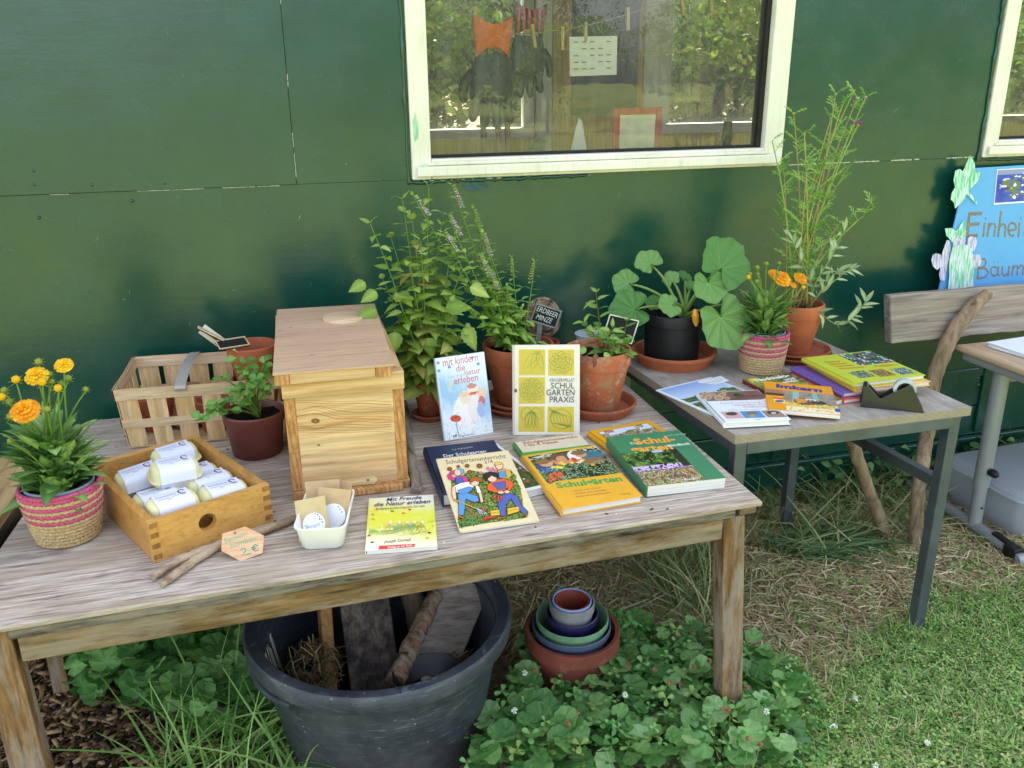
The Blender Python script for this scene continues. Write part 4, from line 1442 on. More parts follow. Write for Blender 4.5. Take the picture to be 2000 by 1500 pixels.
# ------------------------------------------------------------------ strawberry mint with flower spikes
L_MINT = leafmat('mint_leaf', '6c963c', 'a4c35c', .45, .3)
MINT = [leaf_mesh('mint_leaf', L_MINT, .26, .7, 10, .15, d, .05, .02, 0, i) for i, d in enumerate((.1, .3))]
mc = Vector((.672, 2.318, TZ))
saucer('lower of two stacked terracotta saucers under the mint pot', mc, .112, .022, TERB)
saucer('upper of two stacked terracotta saucers under the mint pot', mc+Vector((.004, 0, .0095)), .104, .024, TER)
t = pot('mint_pot', 'flowering strawberry mint with lilac spikes in a terracotta pot', (mc.x, mc.y, TZ+.020), .104, .178, TER, .26, .62, .86)
FLOW = colmat('small_flowers', .6, .3, 0, 0, .2)
rg = random.Random(4)
spk = []
for px, py, dy, lil in ((807, 382, -.02, 2), (883, 361, .02, 1), (876, 420, -.05, 2), (925, 408, .03, 0), (930, 430, .05, 0), (944, 456, -.02, 2), (866, 454, -.06, 2), (938, 500, -.06, 2), (999, 503, .03, 0), (1044, 512, .02, 0), (957, 527, -.07, 1), (905, 600, -.08, 0), (1020, 600, -.04, 0), (990, 560, -.05, 0), (975, 590, .05, 0)):
    tip = YP(px, py, mc.y+dy)
    spk.append((tip, lil))
sb = (mc.x-.005, mc.y, TZ+.18)
herb(t, sb, [s[0] for s in spk], MINT, .048, .016, .021, rg, '86a040', .06, 1.6, .0021, curve=-.05)
for tip, lil in spk:
    d = (tip-Vector(sb)).normalized()
    m = MB()
    nw = 9 if lil else 7
    for i in range(nw):
        p = tip-d*(.008+.0075*(nw-i))+Vector((0, 0, .012))
        wide = .0052*(1-.55*i/nw)
        for k in range(6):
            a = k*1.05+i
            q = p+Vector((math.cos(a)*wide, math.sin(a)*wide, rg.uniform(-.002, .002)))
            cc = '9fb060' if not lil or i > nw*.75 or rg.random() < .25 else rg.choice(('cbb6cf', 'd9c8d8', 'b79cc0'))
            m.ball(q, rg.uniform(.0014, .0024)*(1.2 if lil == 2 else 1), 5, 4, (1, 1, 1), None, lin(cc))
    W('flower_spike', m, FLOW, t, smooth=180)
for i in range(26):
    a = rg.uniform(0, 6.28)
    q = Vector((mc.x+.07*math.cos(a)*rg.random(), mc.y+.07*math.sin(a)*rg.random(), TZ+.19+rg.uniform(0, .06)))
    place('leaf', rg.choice(MINT), frame(q, (math.cos(a), math.sin(a), rg.uniform(-.2, .5)), (0, 0, 1), rg.uniform(.025, .042)), t)

# ------------------------------------------------------------------ small mint in the mossy pot
L_M2 = leafmat('young_mint_leaf', '5f8c3c', '98b85c', .42, .25, old='8a5a4e')
MIN2 = [leaf_mesh('young_mint_leaf', L_M2, .23, .62, 9, .2, d, .03, .02, 0, i+4) for i, d in enumerate((.05, .25, .5))]
L_RED = leafmat('reddish_leaf', '7c4a45', '8d5b4b', .45, .2)
MRED = leaf_mesh('reddish_leaf', L_RED, .2, .62, 9, .2, .4, .03, .02, 0, 9)
c3 = Vector((.880, 2.222, TZ))
saucer('wide terracotta saucer under the mossy pot', c3+Vector((.008, 0, 0)), .110, .034, TER)
t = pot('young_mint', 'young red tinged mint in a lime streaked mossy terracotta pot', (c3.x, c3.y, TZ+.010), .097, .182, TERM, .26, .66, .88)
rg = random.Random(9)
y3 = c3.y
herb(t, (c3.x+.02, y3-.02, TZ+.17), [YP(1164, 572, y3-.02)], MIN2, .064, .038, .026, rg, '7a6a3c', .1, .2, .0024, curve=.0, droop=0)
herb(t, (c3.x+.03, y3-.03, TZ+.17), [YP(1224, 628, y3-.05), YP(1196, 640, y3-.07), YP(1140, 630, y3-.03), YP(1215, 668, y3-.06), YP(1180, 655, y3-.08), YP(1228, 690, y3-.05)], MIN2, .050, .032, .019, rg, '7a6a3c', .15, 1.2, .0019, droop=0)
for px, py, dx, dz in ((1163, 690, -.1, -1), (1150, 696, -.9, -.35), (1145, 680, -1, -.3), (1180, 688, .5, -.8)):
    place('leaf', MRED if px in (1163, 1150) else MIN2[1], frame(YP(px, py, y3-.085), (dx, -.4, dz), (0, -1, .5), .042), t)

# ------------------------------------------------------------------ small round-leaved plant in the brown pot
L_JADE = leafmat('round_leaf', '4a8436', '7dac4a', .3, .15, .5)
JADE = [leaf_mesh('round_leaf', L_JADE, .42, 1.25, 8, .2, d, .0, .02, 0, i, 1.15) for i, d in enumerate((.1, .25))]
cb = Vector((-.075, 2.205, TZ))
t = pot('small_shrub', 'small round leaved cutting in a red brown plastic pot', cb, .079, .118, BROWNP, .24, .80, .84, th=.004)
rg = random.Random(33)
bs = Vector((cb.x+.01, cb.y-.01, TZ+.10))
for px, py, dy, k in ((382, 822, -.05, 15), (400, 795, -.03, 9), (424, 735, 0, 10), (482, 703, .02, 13), (518, 706, 0, 13), (463, 699, .03, 9), (530, 752, -.03, 11), (450, 762, -.05, 10), (500, 740, -.05, 12), (470, 785, -.06, 8)):
    tip = YP(px, py, cb.y+dy)
    P = bez(bs+Vector((rg.uniform(-.012, .012), rg.uniform(-.01, .01), 0)), bs.lerp(tip, .45)+Vector((0, 0, .05)), tip, 10)
    stems_obj(t, [P], '6f8f3a', .0038, .0014)
    for i in range(k):
        u = .42+.58*i/(k-1)
        x = min(9.99, u*10)
        j = int(x)
        p = P[j].lerp(P[j+1], x-j)
        a = rg.uniform(0, 6.28)
        dr = Vector((math.cos(a), math.sin(a)*.8-.2, rg.uniform(-.3, .7)))
        place('leaf', rg.choice(JADE), frame(p, dr, (rg.uniform(-.4, .4), -.5, .8), rg.uniform(.016, .030)), t)

# ------------------------------------------------------------------ jute planters with coreopsis
def jute(name, col, col2):
    tt = NT(name)
    v = tt.co((1, 1, 1))
    f = tt.noise(v, 220, 4, .7)
    tt.bump(f, .5, .003)
    return tt.fin(tt.ramp(f, [(.3, col), (.7, col2)]), .85, .2)
JUTE = jute('natural_jute', '8d6f45', 'd9c193')
PINK = jute('pink_jute', '9c3357', 'd4688a')
def ruffled(m, c, nrm, r, cols, rg, layers=4, np_=15):
    """double daisy: layers of toothed petals"""
    F_ = frame(c, Vector(nrm).orthogonal(), nrm)
    for l in range(layers):
        rl = r*(1-.22*l)
        for k in range(np_-2*l):
            a = 2*math.pi*(k+.5*l)/(np_-2*l)+rg.uniform(-.08, .08)
            ca, sa = math.cos(a), math.sin(a)
            wv = rl*.20
            z0, z1 = r*.10*l, r*(.05+.20*l)+rg.uniform(-.05, .08)*r
            q = [(0.15*rl, -wv*.4, z0), (.15*rl, wv*.4, z0), (.7*rl, wv, z1), (.7*rl, -wv, z1), (rl, wv*.75, z1-.05*r), (rl*.93, wv*.25, z1), (rl*1.02, 0, z1-.04*r), (rl*.93, -wv*.3, z1), (rl*.99, -wv*.8, z1-.05*r)]
            vs = [(x*ca-y*sa, x*sa+y*ca, z) for x, y, z in q]
            cc = lin(rg.choice(cols))
            m.add(vs, [(0, 3, 2, 1), (3, 8, 7), (3, 7, 6), (3, 6, 2), (2, 6, 5), (2, 5, 4)], F_, cc)
def bud(m, c, nrm, r, col, sep='7f9440'):
    F_ = frame(c, Vector(nrm).orthogonal(), nrm)
    m.ball((0, 0, 0), r, 9, 6, (1, 1, .95), None, lin(col))
    for q in range(len(m.v)-63, len(m.v)):
        m.v[q] = tuple(F_ @ Vector(m.v[q]))
    for k in range(8):
        a = k*math.pi/4
        ca, sa = math.cos(a), math.sin(a)
        q = [(r*.3, -r*.25, -r*.8), (r*.3, r*.25, -r*.8), (r*2.0, 0, -r*.45)]
        m.add([(x*ca-y*sa, x*sa+y*ca, z) for x, y, z in q], [(0, 2, 1)], F_, lin(sep))
L_COR = leafmat('coreopsis_leaf', '5a8848', '94b46c', .5, .25)
CORE = [leaf_mesh('coreopsis_leaf', L_COR, w_, p_, 9, .25, d, 0, .02, tw, i) for i, (w_, p_, d, tw) in enumerate(((.16, .85, .10, .3), (.20, .9, .30, 0), (.09, .8, .30, -.3), (.22, 1.0, .45, .2)))]
def coreopsis(label, c, r, h, foot, flowers, buds, seed, nleaf, reach, ygap=.04):
    rg = random.Random(seed)
    t = thing('coreopsis', label, 'potted plant', c, 'coreopsis in pink striped jute planters')
    nrow = 15
    for part, rows, mt in (('jute_band', [i for i in range(nrow) if i < 7 or i % 2 == 0 and i < 14], JUTE), ('pink_band', [i for i in range(7, nrow) if i % 2 or i == 14], PINK)):
        m = MB()
        for i in rows:
            u = (i+.5)/nrow
            rr = r*(foot+(1-foot)*min(1, u*1.25)**.8)
            z = c[2]+.003+(h-.004)*u
            th = h/nrow*.60
            ns, nm = 110, 6
            vs = []
            for a in range(ns):
                A = 2*math.pi*a/ns
                br = 1+(.22 if mt is JUTE else .08)*math.sin(A*38+i*2.1)
                for b in range(nm):
                    B = 2*math.pi*b/nm
                    q = rr+th*br*math.cos(B)
                    vs.append((c[0]+q*math.cos(A), c[1]+q*math.sin(A), z+th*br*math.sin(B)+.0009*math.sin(A*38+i)))
            m.add(vs, [(a*nm+b, ((a+1) % ns)*nm+b, ((a+1) % ns)*nm+(b+1) % nm, a*nm+(b+1) % nm) for a in range(ns) for b in range(nm)])
        W(part, m, mt, t, smooth=180)
    T = Matrix.Translation(Vector(c))
    W('liner', MB().lathe([(.001, .004), (r*foot-.006, .004), (r-.010, h*.8), (r-.008, h+.001), (r-.010, h+.002), (r-.013, h*.8), (r-.013, h*.72), (.001, h*.72)], 40, T), plain('grey_liner', '8f98a4', .4), t, smooth=40)
    sz = c[2]+h*.74
    sm = MB()
    sm.lathe([(r-.014, 0), (r*.5, .006), (.001, .008)], 24, Matrix.Translation((c[0], c[1], sz)))
    W('soil', sm, SOIL, t)
    base = Vector((c[0], c[1], sz))
    for i in range(nleaf):
        a = rg.uniform(0, 6.28)
        lv = rg.random()
        p = base+Vector((math.cos(a), math.sin(a), 0))*rg.uniform(.004, .03+.03*lv)+Vector((0, 0, reach*.62*lv))
        el = rg.uniform(.15, 1.5)+lv*.3
        dr = Vector((math.cos(a), math.sin(a), el))
        s = rg.uniform(.050, .095)*(1-.2*lv)
        k = rg.choice((0, 1, 3, 0)) if lv < .35 else rg.choice((0, 0, 2, 1))
        place('leaf', CORE[k], frame(p, dr, (0, 0, 1), s), t)
    for px, py, dy, rr, kind in flowers+buds:
        p = YP(px, py, c[1]+dy)
        b = base+Vector((rg.uniform(-.03, .03), rg.uniform(-.03, .03), .02))
        P = bez(b, b.lerp(p, .5)+Vector(((b.x-p.x)*.25, 0, .02)), p-Vector((0, 0, .004)), 8)
        stems_obj(t, [P], '7ba03c', .0022, .0015)
        m = MB()
        up_ = Vector(((p.x-b.x)*1.5, -.75, 1))
        if kind in ('y', 'o'):
            ruffled(m, p, up_, rr, ('f4c41c', 'f8d02c', 'efb816') if kind == 'y' else ('f3a91c', 'f8bc2c', 'ee9c14'), rg, 4 if kind == 'y' else 5, 15)
            W('flower', m, FLOW, t)
        else:
            bud(m, p, up_, rr, {'g': '8f9a3c', 'b': 'e5b415'}[kind])
            W('bud', m, FLOW, t, smooth=60)
    return t
coreopsis('yellow double coreopsis in a pink striped jute planter next to the seed box', (-.470, 1.860, TZ), .077, .128, .76,
          [(125, 714, .0, .019, 'y'), (72, 735, .01, .024, 'y'), (50, 803, -.05, .029, 'o')],
          [(31, 741, 0, .0085, 'b'), (82, 746, -.03, .0085, 'b'), (113, 758, -.04, .0080, 'b'), (3, 775, -.02, .008, 'b'), (75, 706, .03, .0075, 'g'), (96, 731, .03, .007, 'g'), (133, 738, .02, .007, 'g'), (101, 745, .02, .006, 'g'), (8, 762, .02, .007, 'g'), (19, 784, .0, .007, 'g'), (92, 799, -.05, .007, 'g'), (167, 760, .03, .006, 'g'), (20, 813, -.05, .007, 'g'), (120, 748, .03, .006, 'g'), (19, 861, -.06, .005, 'g')],
          5, 270, .23)
coreopsis('golden coreopsis in a pink striped jute planter between squash and cosmos', (1.432, 2.248, T2), .072, .128, .80,
          [(1527, 545, -.01, .031, 'o'), (1563, 544, .01, .023, 'o'), (1512, 536, .02, .020, 'o'), (1549, 557, -.03, .011, 'o')],
          [(1462, 541, -.02, .007, 'b'), (1569, 561, -.02, .007, 'b'), (1519, 533, -.03, .006, 'g'), (1479, 522, .02, .007, 'g'), (1497, 515, .03, .007, 'g'), (1522, 514, .04, .006, 'g'), (1465, 535, .01, .006, 'g'), (1478, 549, -.02, .006, 'g'), (1480, 535, .0, .005, 'g')],
          8, 230, .19)

# ------------------------------------------------------------------ squash in the black pot
L_SQ = leafmat('squash_leaf', '588c46', '80aa60', .6, .22)
SQL = [round_leaf('squash_leaf', L_SQ, 5, .9, .16, .06, 56, 7, i, .007, 28, .06, 1.0, True) for i in range(3)]
cq = Vector((1.205, 2.408, T2))
saucer('large terracotta saucer under the black squash pot', cq+Vector((.010, -.002, 0)), .134, .045, TERC)
t = thing('squash_plant', 'young squash with big round leaves in a black plastic pot', 'potted plant', cq+Vector((0, 0, .010)))
TQ = Matrix.Translation(cq+Vector((0, 0, .010)))
BLKPOT = plain('dusty_black_pot', '17181a', .5, .4, 0, .35, 26, .08)
W('body', MB().lathe([(.001, 0), (.080, 0), (.084, .004), (.090, .120), (.093, .122), (.095, .156), (.093, .159), (.090, .156), (.087, .12), (.081, .125), (.001, .13)], 48, TQ), BLKPOT, t, smooth=40)
W('soil', MB().lathe([(.086, .128), (.05, .133), (.001, .136)], 30, TQ), SOIL, t)
W('price_tag', MB().box((.088, -.036, .110), (.004, .022, .032), TQ), PAPER, t)
rg = random.Random(2)
hub = cq+Vector((.035, -.01, .165))
for px, py, rr, dy, face in ((1266, 512, 27, .08, (-.35, -.6, .75)), (1221, 552, 26, .03, (-.45, -.75, .5)), (1229, 606, 40, -.03, (-.35, -.8, .5)), (1311, 545, 17, .04, (-.5, -.6, .6)), (1337, 541, 16, .06, (.3, -.5, .8)),
                               (1306, 598, 25, -.07, (.1, -.75, .65)), (1414, 514, 54, -.07, (.12, -.85, .5)), (1386, 562, 35, -.10, (-.1, -.85, .55)), (1414, 632, 55, -.14, (.05, -.93, .35)), (1458, 606, 25, .0, (.5, -.8, .3)), (1277, 592, 17, .02, (-.3, -.6, .7)), (1350, 560, 15, .02, (.2, -.6, .7))):
    c = YP(px, py, cq.y+dy)
    s = rr/(FPX/(CR[2] @ (np.array(c)-CAM)))
    nv = Vector(face).normalized()
    out = (c-hub)
    out = out-nv*out.dot(nv)
    if px in (1414, 1386, 1458):
        out = Vector((.35, 0, -.9)) if py > 600 else Vector((.6, 0, .7)) if px == 1414 else Vector((.1, 0, -1))
        out = out-nv*out.dot(nv)
    att = c-out.normalized()*s*.28
    place('leaf', SQL[rg.randrange(3)], frame(att, out, nv, s), t)
    P = bez(hub+Vector((rg.uniform(-.015, .015), rg.uniform(-.01, .01), -.02)), hub.lerp(att, .5)+Vector((0, 0, .035)), att-nv*.003, 9)
    m = MB()
    m.tube(P, [.0055-.0025*i/9 for i in range(10)], 8, col=lin('93ae5a'))
    W('petiole', m, STEM, t, smooth=180)
m = MB()
fp = YP(1357, 604, cq.y-.11)
F_ = frame(fp, (.15, 0, -1), (0, -1, 0))
for k in range(6):
    a = k*math.pi/3
    w0 = .010
    P = [(w0*.5, 0), (w0*1.1, .018), (w0*.9, .040), (w0*.35, .054)]
    for i in range(3):
        vs = []
        for (q, y) in P[i:i+2]:
            for da in (-.62, .62):
                vs.append((q*math.cos(a+da), y, q*math.sin(a+da)))
        m.add(vs, [(0, 1, 3, 2)], F_, lin(('e2a43a', 'eeb64a', 'd99a30')[(k+i) % 3]))
W('flower_bud', m, FLOW, t, smooth=60)

# ------------------------------------------------------------------ cosmos and sage in a tall terracotta pot
cc_ = Vector((1.600, 2.335, T2))
saucer('lower of two stacked terracotta saucers under the cosmos pot', cc_+Vector((.012, .01, 0)), .118, .020, TERB)
saucer('upper of two stacked terracotta saucers under the cosmos pot', cc_+Vector((.016, .014, .009)), .112, .022, TER)
t = pot('cosmos_pot', 'tall feathery cosmos and grey sage sharing a terracotta pot by the books', (cc_.x, cc_.y, T2+.018), .083, .165, TERC, .26, .58, .86)
sb = Vector((cc_.x, cc_.y, T2+.155))
rg = random.Random(12)
fol = MB()
def feather(p, d, L, nrm):
    d = Vector(d).normalized()
    s = d.cross(Vector(nrm)).normalized()
    g = lin(rg.choice(('8cbc50', 'a2cc64', '78ac44', 'b2d474')))
    tip = p+d*L-Vector((0, 0, L*.04))
    P = bez(p, p.lerp(tip, .5)+Vector((0, 0, L*.08)), tip, 4)
    fol.tube(P, [.0012, .0011, .0010, .0008, .0006], 3, col=g)
    for i in range(1, 4):
        for sd in (-1, 1):
            q = P[i]
            l2 = L*(.52-.1*i)*rg.uniform(.8, 1.25)
            e = q+(s*sd*.75+d*.7+Vector((0, 0, rg.uniform(-.3, .3)))).normalized()*l2
            fol.tube([q, q.lerp(e, .5)+Vector((0, 0, .003)), e], [.0009, .0008, .0005], 3, col=g)
            f1 = q.lerp(e, .45)
            for s2 in (-1, 1):
                e2 = f1+(d*.9+s*sd*.2+s*s2*.5+Vector((0, 0, rg.uniform(-.4, .4)))).normalized()*l2*.5
                fol.tube([f1, e2], [.0008, .0004], 3, col=g)
for px, py, dy, kind, frac in ((1508, 275, .0, 0, .35), (1550, 222, .03, 1, .3), (1571, 263, -.03, 1, .35), (1632, 184, .0, 1, .3), (1647, 200, .03, 1, .35), (1665, 184, .02, 1, .4), (1675, 192, .0, 3, .5), (1691, 190, .01, 3, .5), (1676, 244, -.03, 2, .4), (1623, 232, .05, 1, .35), (1576, 316, -.05, 1, .4), (1706, 405, -.02, 1, .55), (1641, 434, -.06, 1, .6), (1530, 330, .05, 0, .4), (1600, 300, .06, 0, .35), (1655, 330, .05, 0, .35)):
    tip = YP(px, py, cc_.y+dy)
    b = sb+Vector((rg.uniform(-.05, .035), rg.uniform(-.025, .025), 0))
    mid = b.lerp(tip, .5)+Vector(((b.x-tip.x)*.22, rg.uniform(-.02, .02), .03))
    P = bez(b, mid, tip, 14)
    m = MB()
    cs = lin(rg.choice(('a6bc5c', 'bcba68', 'b09a68')))
    m.tube(P, [.0034-.0018*i/14 for i in range(15)], 6, col=cs)
    W('stem', m, STEM, t, smooth=180)
    for i in range(3, 15):
        if i/14 < frac-.1 and rg.random() < .3:
            continue
        for s_ in (0, math.pi):
            a = i*1.5+s_+rg.uniform(-.4, .4)
            if rg.random() < .48:
                continue
            feather(P[i], (math.cos(a), math.sin(a)*.8, rg.uniform(.3, 1.3)), rg.uniform(.055, .105)*(1-.35*(i/14)), (0, 0, 1))
    m = MB()
    if kind == 2:
        F_ = frame(tip, (0, 0, 1), (.3, -1, .2))
        for k in range(6):
            a = k*math.pi/3
            vs = [(.002*math.cos(a-.5), .0, .002*math.sin(a-.5)), (.002*math.cos(a+.5), 0, .002*math.sin(a+.5)), (.020*math.cos(a+.30), .010, .020*math.sin(a+.30)), (.022*math.cos(a), .008, .022*math.sin(a)), (.020*math.cos(a-.30), .010, .020*math.sin(a-.30))]
            m.add(vs, [(0, 4, 3, 2, 1)], F_, lin(rg.choice(('b23f9a', 'c455ab', '9c3388'))))
        m.ball(tip, .0045, 7, 5, (1, 1, 1), None, lin('c9a53a'))
        W('cosmos_flower', m, FLOW, t)
    elif kind:
        bud(m, tip, (0, 0, 1), .0042, 'd6a3c0' if kind == 3 else '9db04e')
        W('bud', m, FLOW, t, smooth=60)
W('feathery_foliage', fol, STEM, t)
L_SAGE = leafmat('sage_leaf', '8aa070', 'b4c498', .7, .2, .25)
SAGE = [leaf_mesh('sage_leaf', L_SAGE, .15, .8, 9, .2, d, 0, .015, .2, i) for i, d in enumerate((.05, .3))]
for P in (((1600, 612), (1635, 634), (1668, 618), (1690, 590)), ((1590, 560), (1625, 500), (1640, 470), (1648, 452)), ((1585, 560), (1560, 500), (1548, 470)), ((1600, 575), (1640, 540), (1660, 525)), ((1595, 580), (1618, 545), (1635, 530))):
    Q = catmull([sb+Vector((rg.uniform(-.02, .03), rg.uniform(-.04, 0), 0))]+[YP(a, b_, cc_.y-.05-.03*rg.random()) for a, b_ in P], 5)
    stems_obj(t, [Q], '9aa36a', .0022, .0013)
    for i in range(4, len(Q)):
        d = (Q[i]-Q[i-1]).normalized()
        for s_ in (-1, 1):
            if rg.random() < .6:
                continue
            o = d.cross(Vector((0, -1, .3))).normalized()*s_
            place('leaf', rg.choice(SAGE), frame(Q[i], o*.8+d*rg.uniform(.2, 1.4)+Vector((0, rg.uniform(-.7, .5), rg.uniform(-.3, .3))), (0, -.6, .8), rg.uniform(.028, .052)), t)
    for k in range(3):
        place('leaf', SAGE[0], frame(Q[-1], d+Vector((rg.uniform(-.5, .5), rg.uniform(-.3, .3), rg.uniform(-.2, .4))), (0, -.6, .8), rg.uniform(.03, .05)), t)

# ------------------------------------------------------------------ chalk signs and odd vessels behind the pots
SLATEB = plain('blackboard', '1d1f21', .75, .3, 0, .15, 50, .05)
ZINC = plain('greyed_zinc', '83898b', .55, .4, .3, .2, 25, .06)
def chalk_sign(label, q, frame_mat, stake_to, lines, fw=.006, grp='chalkboard plant signs'):
    """q: TL TR BR BL corners in the world"""
    tl, tr, br, bl_ = [Vector(v) for v in q]
    x = (tr-tl).normalized()
    u = (tl-bl_)
    u = (u-x*u.dot(x)).normalized()
    n_ = x.cross(u)
    w_, h_ = (tr-tl).length, (tl-bl_).length
    T = Matrix(((x.x, u.x, n_.x, bl_.x), (x.y, u.y, n_.y, bl_.y), (x.z, u.z, n_.z, bl_.z), (0, 0, 0, 1)))
    t = thing('chalk_sign', label, 'sign', stake_to or bl_, grp)
    W('board', MB().box((w_/2, h_/2, -.002), (w_, h_, .003), T), SLATEB, t)
    for c_, d_ in (((w_/2, fw/2, .001), (w_, fw, .004)), ((w_/2, h_-fw/2, .001), (w_, fw, .004)), ((fw/2, h_/2, .001), (fw, h_-2*fw, .004)), ((w_-fw/2, h_/2, .001), (fw, h_-2*fw, .004))):
        W('frame', MB().box(c_, d_, T), frame_mat, t, bevel=.001)
    if stake_to is not None:
        W('stake', MB().bar(T @ Vector((w_*.42, fw, -.006)), stake_to, .016, .004, up=n_), frame_mat, t, bevel=.001)
    if lines:
        p_ = Print(T, w_, h_)
        for s, u0, v0, hh, wid, rot in lines:
            p_.text(s, u0, v0, hh, 'd8d8d4', 'c', -.005, .15, wid, rot)
        p_.done(t, 'lettering', CHALK)
    return t
y_ = mc.y+.03
chalk_sign('zinc framed chalk sign reading erdbeer minze stuck in the mint pot', [YP(1043, 590, y_), YP(1094, 606, y_), YP(1084, 648, y_), YP(1034, 627, y_)], ZINC, Vector(YP(1047, 690, y_+.01)), [('ERDBEER', .5, .58, .24, .80, -.05), ('MINZE', .48, .20, .24, .60, -.02)], .005)
y_ = c3.y+.06
chalk_sign('white framed blank chalk sign standing in the mossy pot', [YP(1182, 612, y_), YP(1240, 625, y_), YP(1231, 672, y_), YP(1176, 660, y_)], WHITE, Vector(YP(1200, 700, y_)), None, .0035)
m = MB()
ce = Vector((.945, 2.455, TZ))
m.lathe([(.001, 0), (.034, 0), (.036, .003), (.040, .120), (.045, .158), (.047, .165), (.044, .166), (.038, .12), (.033, .006), (.001, .005)], 32, Matrix.Translation(ce))
solo('enamel_cup', 'white and grey enamel cup standing behind the mossy pot', 'cup', m, plain('white_enamel', 'c9ced2', .25, .5, 0, .06), ce, smooth=50)
cw = YP(1062, 622, 2.46)
t = thing('coiled_disc', 'brown coiled bark disc leaning on a dark clay pot behind the mint', 'bark', (cw.x, 2.46, TZ))
for i in range(6):
    rr = .012+.0085*i
    P = [Vector((cw.x+rr*math.cos(a*math.pi/18)*1.0, 2.47+.018*math.sin(a*math.pi/18)+(5-i)*-.003, cw.z+rr*1.0*math.sin(a*math.pi/18))) for a in range(36)]
    W('coil', MB().tube(P, .0065, 7, wob=.18, rg=rg, closed=True), BARK, t, smooth=80)
t = pot('clay_pot', 'dark clay pot mostly hidden behind the mint pot', (cw.x+.005, 2.48, TZ), .052, .145, TERB, .26, .7, 0, 'spare clay pots')

# ================================================================== books
PAGES = NT('page_block')
_v = PAGES.co((1, 1, 1))
_w = PAGES.noise(PAGES.co((3, 3, 900)), 1, 3, .6)
PAGES.fin(PAGES.ramp(_w, [(.3, 'cfcbc2'), (.7, 'f1efe9')]), .8, .2)
PAGES = PAGES.m
_cm = {}
def cover_mat(col, rough=.38):
    if (col, rough) not in _cm:
        _cm[(col, rough)] = plain('cover_'+col, col, rough, .45, 0, .04, 25, .02)
    return _cm[(col, rough)]
class Cover(Print):
    """print placed by photo pixels that fall on this cover's plane"""
    def __init__(s, T, w, h, k=None):
        super().__init__(T, w, h)
        s.o = T.translation
        s.x, s.y, s.n = T.to_3x3().col[0], T.to_3x3().col[1], T.to_3x3().col[2]
        s.crop(0, 0, 1)
    def crop(s, x0, y0, sc):
        s.c = (x0, y0, sc)
        return s
    def q(s, cx, cy):
        o, d = Vector(CAM), Vector(ray(s.c[0]+cx/s.c[2], s.c[1]+cy/s.c[2]))
        p = o+d*((s.o-o).dot(s.n)/d.dot(s.n))-s.o
        return (p.dot(s.x)/s.w, p.dot(s.y)/s.h)
    def P(s, pts, col):
        s.poly([s.q(*p) for p in pts], col)
    def O(s, pts, col, ink='1c1a18', wid=.0011):
        """filled shape with an ink outline"""
        u = [s.q(*p) for p in pts]
        s.poly(u, col)
        s.line(u+[u[0]], wid, ink)
    def L(s, pts, wid, col):
        s.line([s.q(*p) for p in pts], wid, col)
    def E(s, cx, cy, rx, ry, col, ink=None, n=16):
        pts = [(cx+rx*math.cos(2*math.pi*i/n), cy+ry*math.sin(2*math.pi*i/n)) for i in range(n)]
        (s.O if ink else s.P)(pts, col)
    def T_(s, str_, p0, p1, top, col, bold=0.0, shear=0.0, space=1.0):
        a, b, c = [Vector((u*s.w, v*s.h)) for u, v in (s.q(*p0), s.q(*p1), s.q(*top))]
        d = b-a
        hh = abs((c-a).dot(Vector((-d.y, d.x)).normalized()))
        s.text(str_, a.x/s.w, a.y/s.h, hh/s.h, col, 'l', bold, shear, d.length/s.w, math.atan2(d.y, d.x), space)
def book(label, corners, th, cover, kind='hard', spine=None, group=None, name='book', rough=.38, curl=0):
    tl, tr, br, bl_ = [Vector(c) for c in corners]
    x = ((br-bl_)+(tr-tl))
    w_ = x.length/2
    x.normalize()
    y = ((tl-bl_)+(tr-br))
    y = y-x*y.dot(x)
    h_ = y.length/2
    y.normalize()
    z = x.cross(y)
    ctr = (tl+tr+br+bl_)/4
    o = ctr-x*w_/2-y*h_/2
    T = Matrix(((x.x, y.x, z.x, o.x), (x.y, y.y, z.y, o.y), (x.z, y.z, z.z, o.z), (0, 0, 0, 1)))
    t = thing(name, label, 'book', o-z*th, group)
    cm, smt = cover_mat(cover, rough), cover_mat(spine or cover, rough)
    c = .0022 if kind == 'hard' else .0007
    ins = .0035 if kind == 'hard' else .0006
    cv = W('front_cover', MB().box((w_/2, h_/2, -c/2), (w_, h_, c), T), cm, t, bevel=min(c*.4, .0008))
    W('back_cover', MB().box((w_/2, h_/2, -th+c/2), (w_, h_, c), T), cm, t, bevel=min(c*.4, .0008))
    if kind == 'hard':
        m = MB()
        k = 7
        prof = [(-.0035*math.sin(math.pi*i/k)-.0003, -th*i/k) for i in range(k+1)]+[(.003, -th), (.003, 0)]
        n = len(prof)
        vs = [(px_, 0, pz_) for px_, pz_ in prof]+[(px_, h_, pz_) for px_, pz_ in prof]
        m.add(vs, [tuple(range(n-1, -1, -1)), tuple(range(n, 2*n))]+[(i, (i+1) % n, n+(i+1) % n, n+i) for i in range(n)], T)
        W('spine', m, smt, t)
    else:
        W('spine', MB().box((.0004, h_/2, -th/2), (.0016, h_, th-2*c-.0001), T), smt, t)
    W('pages', MB().box(((w_-ins)/2+.0016, h_/2, -th/2), (w_-ins-.0036, h_-2*ins, th-2*c-.0001), T), PAGES, t)
    return cv, Cover(T, w_, h_), T, w_, h_, t
def zc(pts, zs):
    return [Z(px, py, z) for (px, py), z in zip(pts, zs)]
GB = 'books laid out on the wooden table'
GS = 'books laid out on the school table'

